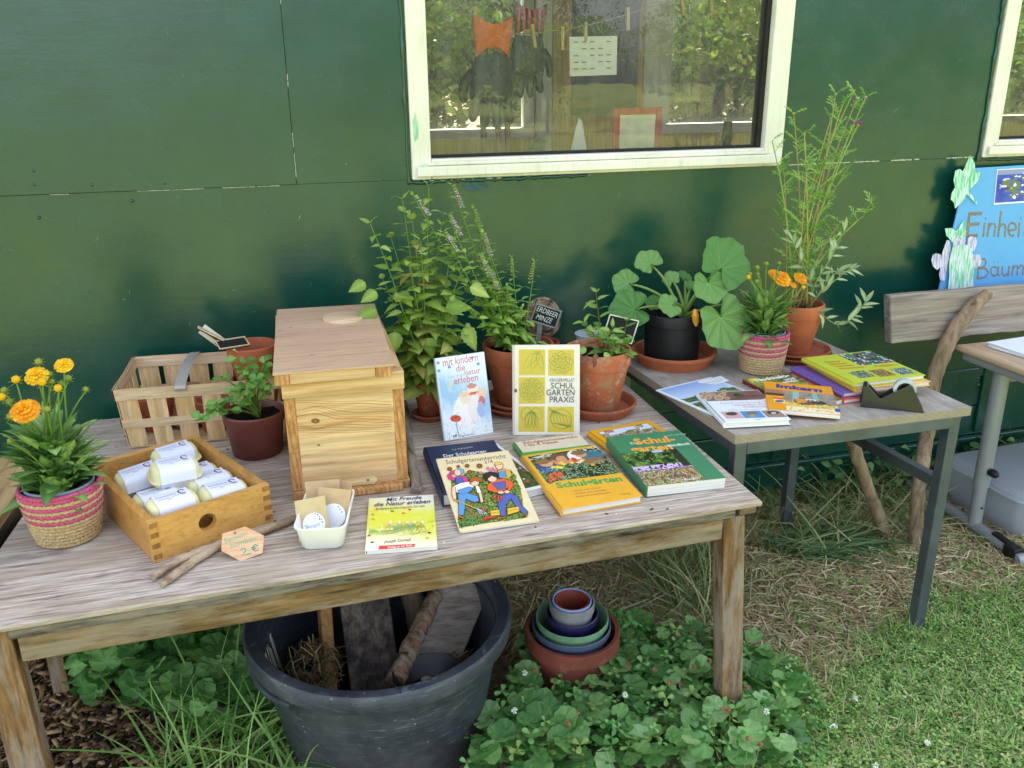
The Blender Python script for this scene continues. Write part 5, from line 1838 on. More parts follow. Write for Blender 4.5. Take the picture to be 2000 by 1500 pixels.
# ---- thin yellow-green paperback near the front edge
cv, p, *_ = book('thin pale yellow paperback with sketched runners beside the seed packet tub', zc(((730, 974), (852, 965), (848, 1068), (703, 1076)), [TZ+.009]*4), .0085, 'f0ecd0', 'soft', group=GB)
p.crop(560, 930, 6.452)
def meadow(U, V):
    n = vnoise(U+V*.4, V*2.2 % 1, 9, 3)*.6+vnoise(U, V, 22, 5)*.4
    band = np.exp(-((V-.52-.18*(.5-U))/.30)**2)
    C = hexc('f3eede')+(hexc('dede4a')-hexc('f3eede'))*np.clip(band*(.6+n), 0, 1)[..., None]
    g = np.exp(-((V-.33-.08*U)/.05)**2)*(n > .42)
    return C+(hexc('7fb04a')-C)*np.clip(g*.9, 0, 1)[..., None]
p.pic(.0, .0, 1, 1, meadow, 34, 44)
rg = random.Random(3)
for i in range(26):
    a = (1100+rg.uniform(0, 620), 690+rg.uniform(0, 60))
    p.L([a, (a[0]+rg.uniform(40, 160), a[1]-rg.uniform(5, 30))], .0008, rg.choice(('6f8f3a', '8aa84a', '55703a')))
for cx in (1290, 1400, 1500, 1590, 1690):
    col = rg.choice(('c98b6a', 'a58cb4', 'd09a8a', '8fa3b8'))
    p.E(cx+20, 585, 22, 20, 'f0dcc8')
    p.L([(cx+15, 600), (cx-30, 640), (cx-60, 700)], .0016, col)
    p.L([(cx, 610), (cx+10, 660), (cx-30, 720)], .0014, col)
    p.L([(cx+10, 610), (cx+50, 640), (cx+70, 690)], .0012, rg.choice(('b4694e', '7a86a8')))
    p.L([(cx-40, 630), (cx-70, 600), (cx+10, 590)], .0010, 'd8a63a')
for cx, cy, c_ in ((1140, 418, 'd8543a'), (1550, 425, 'cf3a2e'), (1085, 487, 'd8893a'), (1090, 545, 'c9b43a'), (1040, 752, 'd2452f'), (1770, 785, 'e0a83a'), (1800, 718, '4a3f2c'), (1078, 838, '3d3a22'), (1330, 445, '6d8f4a'), (1470, 470, 'd0703a')):
    p.E(cx, cy, 22, 9, c_)
p.T_('Mit Freude', (1255, 322), (1700, 290), (1262, 284), '3b3a86', .012, .25)
p.T_('die Natur erleben', (1105, 388), (1810, 342), (1112, 346), '3b3a86', .012, .25)
p.T_('Naturerlebnisspiele für alle', (1170, 430), (1740, 392), (1178, 405), '4b5b62', .0, .25)
p.T_('Joseph Cornell', (1225, 848), (1565, 822), (1238, 815), '5a4a5a', .0, .25)
p.P(((1165, 885), (1617, 860), (1612, 893), (1160, 928)), 'dd4438')
p.T_('Verlag an der Ruhr', (1270, 915), (1590, 890), (1273, 893), 'f6ece4', .01)
p.done(cv)

# ---- navy hardback, photo book and the school reader on top
cv, p, *_ = book('navy blue linen hardback under the cartoon covered reader', zc(((831, 874), (966, 858), (1016, 950), (861, 966)), [TZ+.032]*4), .030, '1f2a4a', 'hard', group=GB, rough=.6)
p.crop(820, 840, 7.144)
p.T_('E. R. STACHURTH', (460, 285), (738, 246), (462, 268), 'c9cbd4', .0)
p.T_('Der Schulgarten', (338, 382), (930, 312), (342, 345), 'e4e4e6', .015)
p.done(cv)
cv, p, *_ = book('white edged photo hardback poking out right of the navy book', zc(((895, 878), (986, 864), (1055, 949), (930, 985)), [TZ+.020]*4), .019, 'dfe0de', 'hard', group=GB)
p.pic(.05, .04, .94, .96, garden(12, ('1c2a18', '4d6a3a'), (('b4493a', .08), ('7d2f28', .05), ('d8d4cc', .03))), 26, 36)
p.done(cv)
B3 = [Z(858.3, 895.7, TZ+.066), Z(998.4, 878.7, TZ+.066), Z(1047.4, 1017.6, TZ+.007), Z(891.4, 1039.9, TZ+.007)]
cv, p, *_ = book('cream school reader with cartoon gardening children on its cover', B3, .0055, 'dfcb9e', 'soft', group=GB, rough=.5)
p.crop(820, 840, 7.144)
p.T_('Schulgartenunterricht', (370, 476), (1205, 388), (375, 425), '3a3230', .0, 0)
p.T_('3/4', (905, 470), (1025, 456), (910, 432), '3a3230', .0)
def scrub(U, V):
    n = vnoise(U, V, 20, 31)
    r = np.random.default_rng(4).random(U.shape)
    C = hexc('4a6a2c')+(hexc('93a84a')-hexc('4a6a2c'))*n[..., None]
    C = over(C, (V < .62) & (vnoise(U, V, 6, 9) > .52), '7a5a38')
    C = over(C, r < .16, '26301a')
    C = over(C, V < .12+.03*np.sin(U*9), '3c6a32')
    C = over(C, (V < .12) & (r > .7), '1f3a1e')
    return C
# background greenery built as one jagged mat
mat_pts = [(430, 700), (520, 700), (640, 600), (720, 560), (900, 600), (1080, 600), (1260, 560), (1350, 640), (1340, 700), (1400, 790), (1430, 950), (1440, 1060), (1505, 1180), (1500, 1220), (1250, 1260), (1000, 1290), (760, 1330), (550, 1370), (530, 1250), (560, 1130), (520, 1000), (450, 900)]
p.P(mat_pts, '6d8238')
rg = random.Random(6)
def inside(x, y):
    c = False
    for i in range(len(mat_pts)):
        (x1, y1), (x2, y2) = mat_pts[i], mat_pts[i-1]
        if (y1 > y) != (y2 > y) and x < (x2-x1)*(y-y1)/(y2-y1)+x1:
            c = not c
    return c
z_ = p._z()
for i in range(1500):
    x, y = rg.uniform(420, 1510), rg.uniform(560, 1370)
    if not inside(x, y):
        continue
    c_ = rg.choice(('2c3a1a', '8aa040', 'a9b455', '1d2614', '55702c') if not (600 < x < 900 and 820 < y < 1230) else ('7a5636', '4a3220', '94704a', '2a1c12'))
    if y > 1200 and x < 900:
        c_ = rg.choice(('2f6a34', '1c3d20', '4a8a48', '12260f'))
    a = rg.uniform(0, 3.14)
    u = [p.q(x+math.cos(a)*24, y+math.sin(a)*17), p.q(x-math.sin(a)*8, y+math.cos(a)*8), p.q(x-math.cos(a)*24, y-math.sin(a)*17), p.q(x+math.sin(a)*8, y-math.cos(a)*8)]
    zz = z_+(i % 7)*.000004
    p.m.add([(q_[0]*p.w, q_[1]*p.h, zz) for q_ in u], [(0, 1, 2, 3)], p.T, lin(c_))
p.k += .00005
for cx, cy, r_ in ((415, 545, 55), (535, 512, 36), (660, 503, 48), (832, 505, 60), (695, 595, 55)):
    for k in range(14):
        a = k*math.pi/7
        p.P(((cx+math.cos(a-.2)*r_*.5, cy+math.sin(a-.2)*r_*.42), (cx+math.cos(a)*r_, cy+math.sin(a)*r_*.82), (cx+math.cos(a+.2)*r_*.5, cy+math.sin(a+.2)*r_*.42)), 'd6a52a')
    p.E(cx, cy, r_*.55, r_*.46, '6a4420', 1)
    p.E(cx, cy, r_*.30, r_*.25, 'a06a30')
for cx, cy in ((950, 540), (1015, 550), (985, 580), (1060, 575), (850, 605)):
    p.E(cx, cy, 26, 22, 'c9788f')
SK = 'eec0a0'
# girl at the back left
p.O(((380, 640), (440, 580), (490, 570), (495, 595), (430, 640), (500, 690), (480, 720), (400, 690)), 'd83f7e')
p.O(((490, 665), (580, 640), (660, 670), (670, 730), (600, 740), (500, 740)), 'd83f7e')
p.O(((497, 680), (590, 660), (610, 735), (500, 760)), '4a5fa8')
p.E(530, 600, 52, 48, SK, 1)
p.O(((520, 560), (560, 540), (610, 560), (612, 610), (580, 620), (560, 570)), '6fb0cc')
# boy at the back right
p.O(((1080, 580), (1180, 550), (1260, 570), (1285, 640), (1240, 690), (1110, 680)), 'd8a63a')
p.O(((1095, 600), (1190, 570), (1215, 670), (1110, 680)), '5f8fc0')
p.E(1110, 510, 52, 52, SK, 1)
p.O(((1040, 500), (1050, 465), (1110, 455), (1150, 475), (1140, 490), (1070, 500)), 'e6c23a')
# boy with fork
p.O(((530, 900), (640, 880), (800, 930), (830, 1000), (760, 1020), (640, 970), (630, 1100), (610, 1200), (540, 1195), (540, 1050)), '5b93c6')
p.O(((460, 800), (560, 750), (690, 730), (760, 790), (720, 860), (560, 890), (510, 880)), 'efe8d4')
p.O(((520, 850), (680, 800), (750, 810), (690, 880), (560, 905)), '5b93c6')
p.O(((450, 800), (500, 810), (505, 900), (510, 980), (470, 985), (445, 900)), SK)
p.O(((780, 800), (840, 800), (860, 890), (890, 1010), (850, 1025), (820, 900)), SK)
p.O(((770, 780), (820, 790), (860, 880), (800, 890)), 'efe8d4')
p.E(765, 745, 62, 50, SK, 1)
p.O(((690, 720), (720, 670), (800, 660), (870, 690), (880, 740), (830, 735), (760, 720), (720, 745), (700, 770)), 'a85a26')
p.L([(465, 975), (600, 1030), (780, 1105)], .0040, '1c1a18')
p.L([(465, 975), (600, 1030), (780, 1105)], .0026, 'e2b43a')
for k in range(4):
    p.L([(800+k*28, 1110+k*12), (850+k*30, 1190-k*2)], .0016, 'bcd6dc')
p.L([(780, 1105), (900, 1150)], .0022, 'bcd6dc')
# child with carrots
p.O(((1100, 920), (1250, 890), (1360, 930), (1410, 1050), (1510, 1150), (1460, 1190), (1360, 1110), (1270, 970), (1200, 1060), (1200, 1210), (1130, 1215), (1090, 1060)), '5560a4')
p.O(((940, 770), (1060, 700), (1180, 690), (1290, 730), (1310, 790), (1240, 880), (1210, 860), (1240, 800), (1180, 860), (1080, 880), (1060, 890), (940, 850)), 'e0632a')
p.O(((1010, 760), (1100, 740), (1190, 720), (1200, 830), (1090, 850)), '5560a4')
p.E(1010, 690, 66, 48, SK, 1)
p.O(((880, 660), (910, 610), (990, 595), (1070, 610), (1100, 660), (1070, 680), (1000, 650), (950, 690), (920, 720)), '2b2a22')
p.E(1130, 885, 48, 20, SK, 1)
p.E(1215, 875, 40, 22, SK, 1)
for q_ in (((1090, 905), (1050, 960), (990, 990), (1040, 930)), ((1120, 905), (1100, 1000), (1070, 1020), (1090, 930)), ((1150, 905), (1140, 1000), (1125, 1030), (1120, 940))):
    p.O(q_, 'e0552c')
for a in ((540, 1200, 620, 1235), (1080, 1240, 1210, 1215), (1420, 1215, 1515, 1160)):
    p.O(((a[0], a[1]), (a[2], a[3]), (a[2]-10, a[3]+22), (a[0]-8, a[1]+26)), 'c0632c')
p.O(((975, 1140), (1110, 1125), (1120, 1205), (990, 1215)), 'e0b23a')
p.O(((1215, 1110), (1380, 1080), (1390, 1150), (1225, 1200)), 'e0b23a')
p.L([(985, 1175), (1115, 1160)], .0010, '3a2a10')
p.L([(1220, 1150), (1385, 1112)], .0010, '3a2a10')
for i in range(5):
    p.O(((880+i*8, 1270-i*12), (960+i*12, 1230-i*4), (1070, 1215+i*6), (960, 1270-i*4), (890, 1295-i*8)), rg.choice(('d8502c', 'c9442a')), wid=.0007)
p.O(((865, 1110), (905, 1110), (885, 1190)), 'e0552c')
p.done(cv)

# ---- Klasse book with the yellow garden book on it
cv, p, *_ = book('beige and green hardback under the yellow garden photo book', zc(((1009, 863), (1137, 847), (1205, 932), (1062, 952)), [TZ+.016]*4), .0155, 'd9ccae', 'hard', '3d9a3a', GB, rough=.5)
p.crop(1020, 840, 8.333)
p.P(((0, 368), (1100, 238), (1200, 380), (60, 560)), '3f9c3c')
p.rect(.0, .0, 1, .62, '3f9c3c')
p.T_('Schulgartenunterricht', (25, 225), (910, 122), (30, 190), 'a3473a', .02, 0)
p.T_('1 bis 4. Klasse', (50, 268), (590, 205), (55, 232), 'a3473a', .02, 0)
p.done(cv)
B5 = [Z(1034, 886.4, TZ+.036), Z(1175, 868.8, TZ+.036), Z(1241.7, 968.6, TZ+.019), Z(1080.5, 1000, TZ+.019)]
cv, p, *_ = book('yellow hardback with photo of people bending over garden flowers', B5, .0185, 'e3a92f', 'hard', 'dba33a', GB)
p.crop(1020, 840, 8.333)
def people(U, V):
    n = vnoise(U, V, 16, 2)*.6+vnoise(U, V, 40, 7)*.4
    C = hexc('16200f')+(hexc('5d7a4a')-hexc('16200f'))*np.clip((n-.3)*2.2, 0, 1)[..., None]
    def el(cx, cy, rx, ry):
        return ((U-cx)/rx)**2+((V-cy)/ry)**2 < 1
    C = over(C, (V > .86) & (n > .48), 'b9c0a8')
    C = over(C, el(.46, .72, .20, .24), '4a4a32')
    C = over(C, el(.60, .74, .09, .22), 'e6dccc')
    C = over(C, el(.36, .70, .10, .16), 'c07a5a')
    C = over(C, el(.37, .84, .10, .12), '5b4636')
    C = over(C, el(.41, .76, .07, .10), 'd08a66')
    C = over(C, el(.14, .55, .13, .20), '2a4a80')
    C = over(C, el(.17, .66, .09, .10), 'd29a78')
    C = over(C, el(.14, .75, .10, .09), '8a5f3c')
    C = over(C, el(.84, .72, .17, .16), '3f6f80')
    C = over(C, el(.70, .80, .08, .10), 'd08a66')
    C = over(C, el(.69, .88, .11, .08), '7a5b44')
    C = over(C, el(.80, .52, .16, .12), '8a6748')
    C = over(C, el(.50, .62, .20, .06), 'c78a68')
    r = np.random.default_rng(3).random(U.shape)
    C = over(C, (V < .52) & (r < .14), '9ab894')
    for cx, cy in ((.22, .52), (.28, .50), (.38, .56), (.50, .56), (.32, .46), (.66, .60), (.36, .63)):
        C = over(C, el(cx, cy, .035, .035), 'e9cf2e')
    for cx, cy in ((.10, .22), (.17, .30), (.06, .10), (.22, .18), (.13, .14), (.25, .28), (.20, .24)):
        C = over(C, el(cx, cy, .035, .045), 'e0532c')
    C = over(C, el(.56, .66, .04, .08), 'cf2f33')
    C = over(C, el(.74, .40, .03, .05), 'd8a63a')
    return C+(np.random.default_rng(9).random(U.shape)[..., None]-.5)*.07
p.pic(.06, .43, .995, .965, people, 74, 50)
p.P(((360, 925), (470, 880), (540, 835), (700, 815), (1610, 700), (1640, 735), (1000, 840), (640, 900), (420, 990)), 'e3a92f')
p.T_('Schulgärten', (575, 945), (1640, 825), (560, 868), '2f9a4a', .035)
for i, s_ in enumerate(('planen und anlegen', 'erleben und erkunden', 'fächerverbindend nutzen')):
    y0 = 1000+48*i
    p.T_(s_, (835+25*i, y0), (1290+80*i, y0-58-8*i), (840+25*i, y0-22), '8a5a52', .0)
    p.L([(780+25*i, y0+4), (805+25*i, y0)], .0010, '3d8a3a')
p.T_('Ulmer', (1605, 1062), (1775, 1040), (1610, 1035), '6a7a2a', .0)
p.done(cv)

# ---- yellow framed book and the green handbook
cv, p, *_ = book('amber hardback with framed garden picture under the green handbook', zc(((1165.8, 838.4), (1284, 817.3), (1352, 887), (1222, 915)), [TZ+.017]*4), .0165, 'e0a41e', 'hard', group=GB)
p.crop(1160, 800, 8.333)
p.rect(.10, .06, .92, .93, 'a97a1a')
p.pic(.115, .07, .905, .92, lambda U, V: over(garden(5, ('6a5a44', 'b3aa8a'), (('d8c9b0', .1), ('a4683e', .08), ('6f7a4a', .15)), 10)(U, V), (V > .84) & (vnoise(U, V, 5, 3) > .45), 'cfdcec'), 40, 52)
p.done(cv)
B7 = [Z(1209.8, 850.8, TZ+.047), Z(1348.7, 837.8, TZ+.040), Z(1392, 936, TZ+.030), Z(1235.5, 953, TZ+.030)]
cv, p, *_ = book('thick green paperback handbook with flower bed photo and orange title', B7, .0285, '3f7f58', 'soft', group=GB)
p.crop(1160, 800, 8.333)
def bed(U, V):
    C = garden(8, ('16240f', '5f8a3e'), (('e3c63a', .03),), 14)(U, V)
    n = vnoise(U, V, 26, 4)
    C = over(C, (V < .56) & (V > .42) & (n > .36), 'd2b4dc')
    C = over(C, (V < .50) & (V > .36) & (n > .62), '9a6aa4')
    low = V < .40
    C = np.where(low[..., None], garden(14, ('4a4a2c', '93a45c'), (('d29a3a', .10), ('b86a9a', .10), ('e4d8d0', .06), ('c4402f', .03)), 20)(U, V), C)
    C = over(C, (V > .93) & (U > .55) & (U < .75), 'a9bfe2')
    C = over(C, (U > .86) & (V > .45), '2c2a20')
    return C
p.pic(.0, .0, .74, .63, bed, 62, 62)
p.T_('Das', (612, 568), (745, 555), (614, 535), 'f2f2ec', .0)
p.T_('Schul-', (690, 570), (1345, 515), (690, 485), 'eea23a', .035)
p.T_('garten', (620, 690), (1295, 640), (620, 612), 'eea23a', .035)
p.T_('Handbuch', (1215, 605), (1570, 568), (1215, 570), 'f2f2ec', .012)
p.T_('Gerhard Winkel (Hrsg.)', (1150, 440), (1500, 398), (1152, 426), 'e8ece4', .0)
p.T_('Kallmeyersche', (1440, 1155), (1730, 1120), (1440, 1132), 'f0f0ea', .01)
p.done(cv)

# ---- two books standing against the pots
def standing(label, b0, b1, t0, t1, lean, th, cover, kind, **k):
    a, b = Z(*b0, TZ+.0005), Z(*b1, TZ+.0005)
    x = (b-a).normalized()
    back = Vector((-x.y, x.x, 0)).normalized()
    u = (Vector((0, 0, 1))*math.cos(R(lean))+back*math.sin(R(lean))).normalized()
    n_ = x.cross(u)
    def hit(px, py):
        o, d = Vector(CAM), Vector(ray(px, py))
        return o+d*((a-o).dot(n_)/d.dot(n_))
    return book(label, [hit(*t0), hit(*t1), b, a], th, cover, kind, group=GB, **k)
cv, p, *_ = standing('pale blue paperback with red title leaning against the lemon balm pot', (877.5, 861.7), (975, 841.5), (840.3, 700.5), (934, 689.6), 15, .010, 'd3dfee', 'soft')
p.crop(800, 640, 3.226)
def kids(U, V):
    n = vnoise(U, V, 10, 3)*.6+vnoise(U, V, 26, 5)*.4
    C = hexc('e9eef6')+(hexc('9cc4e2')-hexc('e9eef6'))*np.clip(np.exp(-((V-.62+.25*U)/.22)**2)*1.2*(n+.4), 0, 1)[..., None]
    def el(cx, cy, rx, ry):
        return ((U-cx)/rx)**2+((V-cy)/ry)**2 < 1
    for cx, cy, rx, ry, c_ in ((.48, .30, .26, .22, 'f4ece6'), (.70, .36, .18, .20, 'efe2de'), (.50, .48, .12, .08, 'f0d9c4'), (.68, .56, .12, .08, 'f2dccb'), (.86, .50, .09, .07, 'eac7a8'), (.66, .61, .10, .03, 'cf8a72'), (.66, .52, .12, .015, 'd8604a'), (.84, .40, .07, .07, 'cf6f70'), (.48, .52, .12, .03, 'e8c9a0'), (.80, .30, .08, .10, 'a9b4d8')):
        C = over(C, el(cx, cy, rx, ry) & (n > .22), c_)
    r = np.random.default_rng(2).random(U.shape)
    C = over(C, (V < .22) & (r < .10), 'bcd0c0')
    C = over(C, (V < .2) & (r > .95), 'e8cf9a')
    return C
p.pic(.03, .01, .99, .995, kids, 46, 62)
for cx, cy in ((180, 222), (250, 248), (432, 228), (185, 272), (392, 190)):
    p.E(cx, cy, 10, 10, '6f9ccb')
p.T_('mit kindern', (212, 245), (432, 208), (212, 200), 'd2525a', .0)
p.T_('die', (295, 278), (352, 268), (297, 240), 'd2525a', .0)
p.T_('natur', (348, 300), (448, 283), (346, 268), 'd2525a', .0)
p.T_('erleben', (282, 358), (432, 332), (278, 318), 'd2525a', .0)
p.T_('joseph cornell', (240, 318), (340, 300), (241, 308), 'c98a94', .0)
for k in range(8):
    a = k*.785
    p.E(290+22*math.cos(a), 572+14*math.sin(a), 14, 9, 'd2452f')
p.E(290, 570, 8, 6, '8a2a1a')
p.L([(295, 585), (300, 640), (312, 690)], .0018, '6f9a5a')
p.E(258, 358, 14, 10, 'ead08a')
p.T_('Verlag an der Ruhr', (308, 690), (412, 672), (308, 681), '38405a', .01)
for c_, dx in (('6a4a8a', 0), ('d2454a', 8), ('e0b43a', 4), ('3d6ab0', 12)):
    p.E(280+dx, 684-dx*.4, 6, 8, c_)
p.done(cv)
cv, p, T9, w9, h9, t9 = standing('cream hardback with six yellow vegetable squares standing against the mint pot', (1003, 850.8), (1131.7, 847.7), (1003.7, 673.5), (1133.3, 674), 13, .013, 'e4ddca', 'hard', rough=.5)
p.crop(800, 640, 3.226)
for a in ((688, 137, 855, 300), (873, 138, 1037, 302), (687, 312, 853, 480), (686, 496, 851, 655), (869, 498, 1036, 658)):
    x0, y0, x1, y1 = a
    p.P(((x0, y1), (x1, y1), (x1, y0), (x0, y0)), 'cdb52c')
gi = '3f7d34'
def carrot(x, y, a, L_, w_):
    ca, sa = math.cos(a), math.sin(a)
    pt = lambda u, v: (x+u*ca-v*sa, y+u*sa+v*ca)
    p.L([pt(0, -w_*.3), pt(L_*.12, -w_), pt(L_*.5, -w_*.8), pt(L_, 0), pt(L_*.5, w_*.8), pt(L_*.12, w_), pt(0, w_*.3)], .0009, gi)
    for k in range(5):
        p.L([pt(L_*(.2+k*.13), -w_*.7+k*3), pt(L_*(.23+k*.13), w_*(-.1))], .0006, gi)
carrot(790, 170, 2.25, 130, 26)
carrot(800, 165, 1.85, 125, 24)
carrot(810, 165, 1.30, 120, 20)
for k in range(6):
    p.L([(795+k*4, 168), (785+k*8, 148)], .0007, gi)
def wavy(cx, cy, rx, ry, nn, amp, ph=0):
    p.L([(cx+(rx+amp*math.sin(nn*a+ph))*math.cos(a), cy+(ry+amp*math.sin(nn*a+ph))*math.sin(a)) for a in [2*math.pi*i/60 for i in range(61)]], .0009, gi)
for rx, nn, am in ((72, 9, 5), (55, 7, 6), (38, 6, 5), (24, 5, 4), (10, 4, 2)):
    wavy(955, 220, rx, rx*.93, nn, am, rx)
for rx, nn, am in ((73, 13, 5), (58, 10, 5), (42, 8, 5), (28, 7, 4), (14, 5, 3)):
    wavy(770, 394, rx, rx*.98, nn, am, rx)
for k in range(12):
    a = k*.52
    p.L([(955+30*math.cos(a), 220+28*math.sin(a)), (955+62*math.cos(a+.2), 220+58*math.sin(a+.2))], .0006, gi)
    p.L([(770+20*math.cos(a), 394+20*math.sin(a)), (770+64*math.cos(a+.25), 394+62*math.sin(a+.25))], .0006, gi)
for dx in (-34, -12, 12, 34):
    p.L([(768+dx*.4, 530), (768+dx*.9-6, 570), (768+dx-8, 615), (768+dx, 634), (768+dx+8, 610), (768+dx*.7+8, 570), (768+dx*.4+4, 530)], .0009, gi)
for sx in (-1, 1):
    p.L([(768, 525), (768+sx*25, 502), (768+sx*58, 515), (768+sx*68, 560), (768+sx*50, 582), (768+sx*30, 550), (768, 525)], .0009, gi)
    p.L([(768, 525), (768+sx*45, 545)], .0006, gi)
wavy(955, 575, 66, 62, 2, 2)
for k in range(-3, 4):
    p.L([(900, 520), (955+k*20-8, 560), (955+k*20, 600), (1010, 625)], .0008, gi)
p.L([(905, 525), (885, 505), (880, 512), (898, 532)], .0009, gi)
p.L([(1008, 622), (1022, 632), (1016, 620), (1024, 612)], .0008, gi)
p.T_('KRÜGER/MILLAT', (884, 340), (1040, 340), (884, 321), '33312c', -.008)
p.T_('SCHUL', (890, 383), (1038, 383), (890, 350), '2e2c28', .0)
p.T_('GARTEN', (862, 426), (1038, 426), (862, 393), '2e2c28', .0)
p.T_('PRAXIS', (882, 470), (1037, 470), (882, 437), '2e2c28', .0)
p.E(668, 396, 9, 13, '5a4334')
p.done(cv)

# ---- books on the school table
cv, p, *_ = book('thin landscape photo magazine under the white wild bee book', zc(((1289.5, 758.5), (1404, 733.3), (1500, 790), (1397, 820)), [T2+.004]*4), .0035, 'e3e7ee', 'soft', group=GS, name='magazine')
def land(U, V):
    n = vnoise(U, V, 14, 3)*.6+vnoise(U, V, 30, 6)*.4
    C = hexc('8fb0de')+(hexc('e4ecf4')-hexc('8fb0de'))*np.clip(1.9-V*2.0, 0, 1)[..., None]
    C = over(C, (V < .62+.10*(n-.5)), '4d6b42')
    C = over(C, (V < .55) & (n > .5), '7f9a54')
    C = over(C, (V < .47) & (V > .44) & (U < .7), 'c6d2d8')
    C = over(C, (V < .4) & (n < .42), '33472a')
    return C
p.pic(.04, .06, .97, .97, land, 40, 46)
p.poly([p.q(1365, 748), p.q(1398, 751), p.q(1425, 744), p.q(1408, 734), p.q(1362, 745)], 'eceff4')
p.L([(1376, 749), (1410, 741)], .0022, 'c77a86')
p.L([(1392, 749), (1411, 744)], .0014, '8a8f9a')
p.done(cv)
cv, p, *_ = book('white hardback with bee nesting tubes and three small photos', zc(((1355.7, 767.3), (1478, 761), (1547.5, 818.7), (1421.5, 825)), [T2+.0195]*4), .0155, 'e9ecf0', 'hard', group=GS)
p.crop(1280, 680, 7.143)
def tubes(U, V):
    C = hexc('7a5a58')+(vnoise(U, V, 6, 2)-.5)[..., None]*.16
    return C
p.pic(.04, .60, .99, .985, tubes, 20, 10)
for cx, cy, r_ in ((640, 640, 40), (730, 645, 40), (800, 650, 42), (890, 690, 68), (935, 655, 52), (740, 690, 48), (1005, 700, 36), (960, 605, 42), (670, 690, 40), (690, 625, 30)):
    p.E(cx, cy, r_, r_*.55, 'dcb794')
    p.E(cx, cy, r_*.72, r_*.40, 'a8876c')
p.E(1160, 660, 78, 22, '3e5a2c')
p.E(1130, 650, 40, 18, '2c3320')
p.P(((715, 742), (1480, 720), (1560, 690), (1600, 760), (760, 800)), 'e9ecf0')
p.T_('Fertig zum Einzug:', (920, 780), (1485, 762), (925, 760), 'cf8f9c', .0)
p.T_('Nisthilfen für', (1120, 808), (1530, 796), (1120, 790), 'cf8f9c', .0)
p.T_('Wildbienen', (1220, 835), (1560, 824), (1222, 816), 'cf8f9c', .0)
p.T_('Leitfaden für Bau und Praxis', (1020, 872), (1500, 856), (1020, 862), '8a8f9a', .0)
for pts, c1, c2 in ((((905, 890), (1145, 885), (1240, 975), (1000, 985)), 'dba8a4', '4a4440'), (((1170, 885), (1450, 875), (1545, 968), (1255, 975)), '4f93cf', '8a7250'), (((1470, 875), (1720, 870), (1840, 960), (1570, 965)), 'a08674', '2c2a2a')):
    p.P(pts[::-1], c1)
    cx, cy = sum(q[0] for q in pts)/4, sum(q[1] for q in pts)/4
    p.E(cx-10, cy-15, 85, 24, c2)
    if c2 == '8a7250':
        p.E(cx, cy+20, 40, 24, 'b09a78')
    if c2 == '2c2a2a':
        p.E(cx, cy-10, 40, 14, 'c9c4bc')
p.L([(1390, 1000), (1475, 996)], .0020, '9aa0aa')
p.done(cv)
cv, p, *_ = book('olive green photo paperback under the orange bee book', zc(((1447.8, 741), (1544, 727), (1668, 777), (1560, 795)), [T2+.013]*4), .0125, '6d7a3a', 'soft', '7d1f26', GS)
p.pic(0.02, .0, 1, 1, garden(19, ('3c4a1e', '93a04e'), (('b8b06a', .08),), 9), 30, 40)
p.crop(1280, 680, 7.143)
p.P(((1280, 432), (1420, 418), (1365, 480)), 'e6c52c')
p.T_('Nachhaltig', (1420, 465), (1900, 395), (1415, 432), 'f4f4ee', .04)
p.T_('und', (1810, 450), (1960, 430), (1810, 425), 'f4f4ee', .04)
p.T_('schön', (1790, 490), (2000, 458), (1790, 465), 'f4f4ee', .04)
p.done(cv)
cv, p, *_ = book('orange and photo covered bee keeping paperback lying aslant on top', [Z(1493, 744.5, T2+.032), Z(1621.7, 755, T2+.032), Z(1643.8, 811, T2+.0165), Z(1499, 798.8, T2+.026)], .0115, 'e59a24', 'soft', group=GS)
p.crop(1440, 670, 5.0)
def bee(U, V):
    n = vnoise(U, V, 12, 3)*.5+vnoise(U, V, 34, 6)*.5
    C = hexc('6f665c')+(hexc('b9a896')-hexc('6f665c'))*n[..., None]
    C = over(C, (np.abs(U-.16-.1*V) < .06) & (V > .35), '8fb8b0')
    C = over(C, (np.abs(U-.62) < .05) & (V > .6), '86b0a8')
    C = over(C, (V < .42) & (n > .35), 'e0c264')
    C = over(C, (V < .22), 'efe2b8')
    def el(cx, cy, rx, ry):
        return ((U-cx)/rx)**2+((V-cy)/ry)**2 < 1
    C = over(C, el(.42, .52, .26, .16) & (n > .3), '6a4428')
    C = over(C, el(.32, .55, .12, .10), 'd8913a')
    C = over(C, el(.66, .50, .14, .10) & (n > .42), '2e2a26')
    C = over(C, el(.52, .62, .12, .06) & (n > .4), 'cfd2d0')
    C = over(C, (V < .5) & (n > .66), 'e8a93a')
    return C
p.pic(.26, .005, .998, .70, bee, 60, 40)
p.rect(.0, .52, .26, .72, 'a8765a')
p.rect(.0, .50, .26, .58, '4a3a34')
p.T_('Imkern', (380, 432), (830, 482), (382, 402), '3b3a8c', .05)
p.T_('Schritt für Schritt', (405, 462), (840, 497), (406, 450), 'e8a52e', .02)
p.P(((348, 530), (465, 543), (470, 592), (362, 578)), 'efd6a4')
p.P(((348, 530), (465, 543), (467, 555), (351, 542)), 'd2452f')
p.E(412, 568, 46, 13, '6a7078')
p.P(((950, 640), (995, 643), (1010, 675), (958, 672)), '2a55a8')
p.L([(775, 664), (820, 656), (860, 668), (905, 672)], .0016, 'c07a2a')
p.done(cv)
q_lime = ((1570, 698), (1699.8, 685), (1806.5, 732), (1664.8, 749.8))
base = zc(q_lime, [T2+.056]*4)
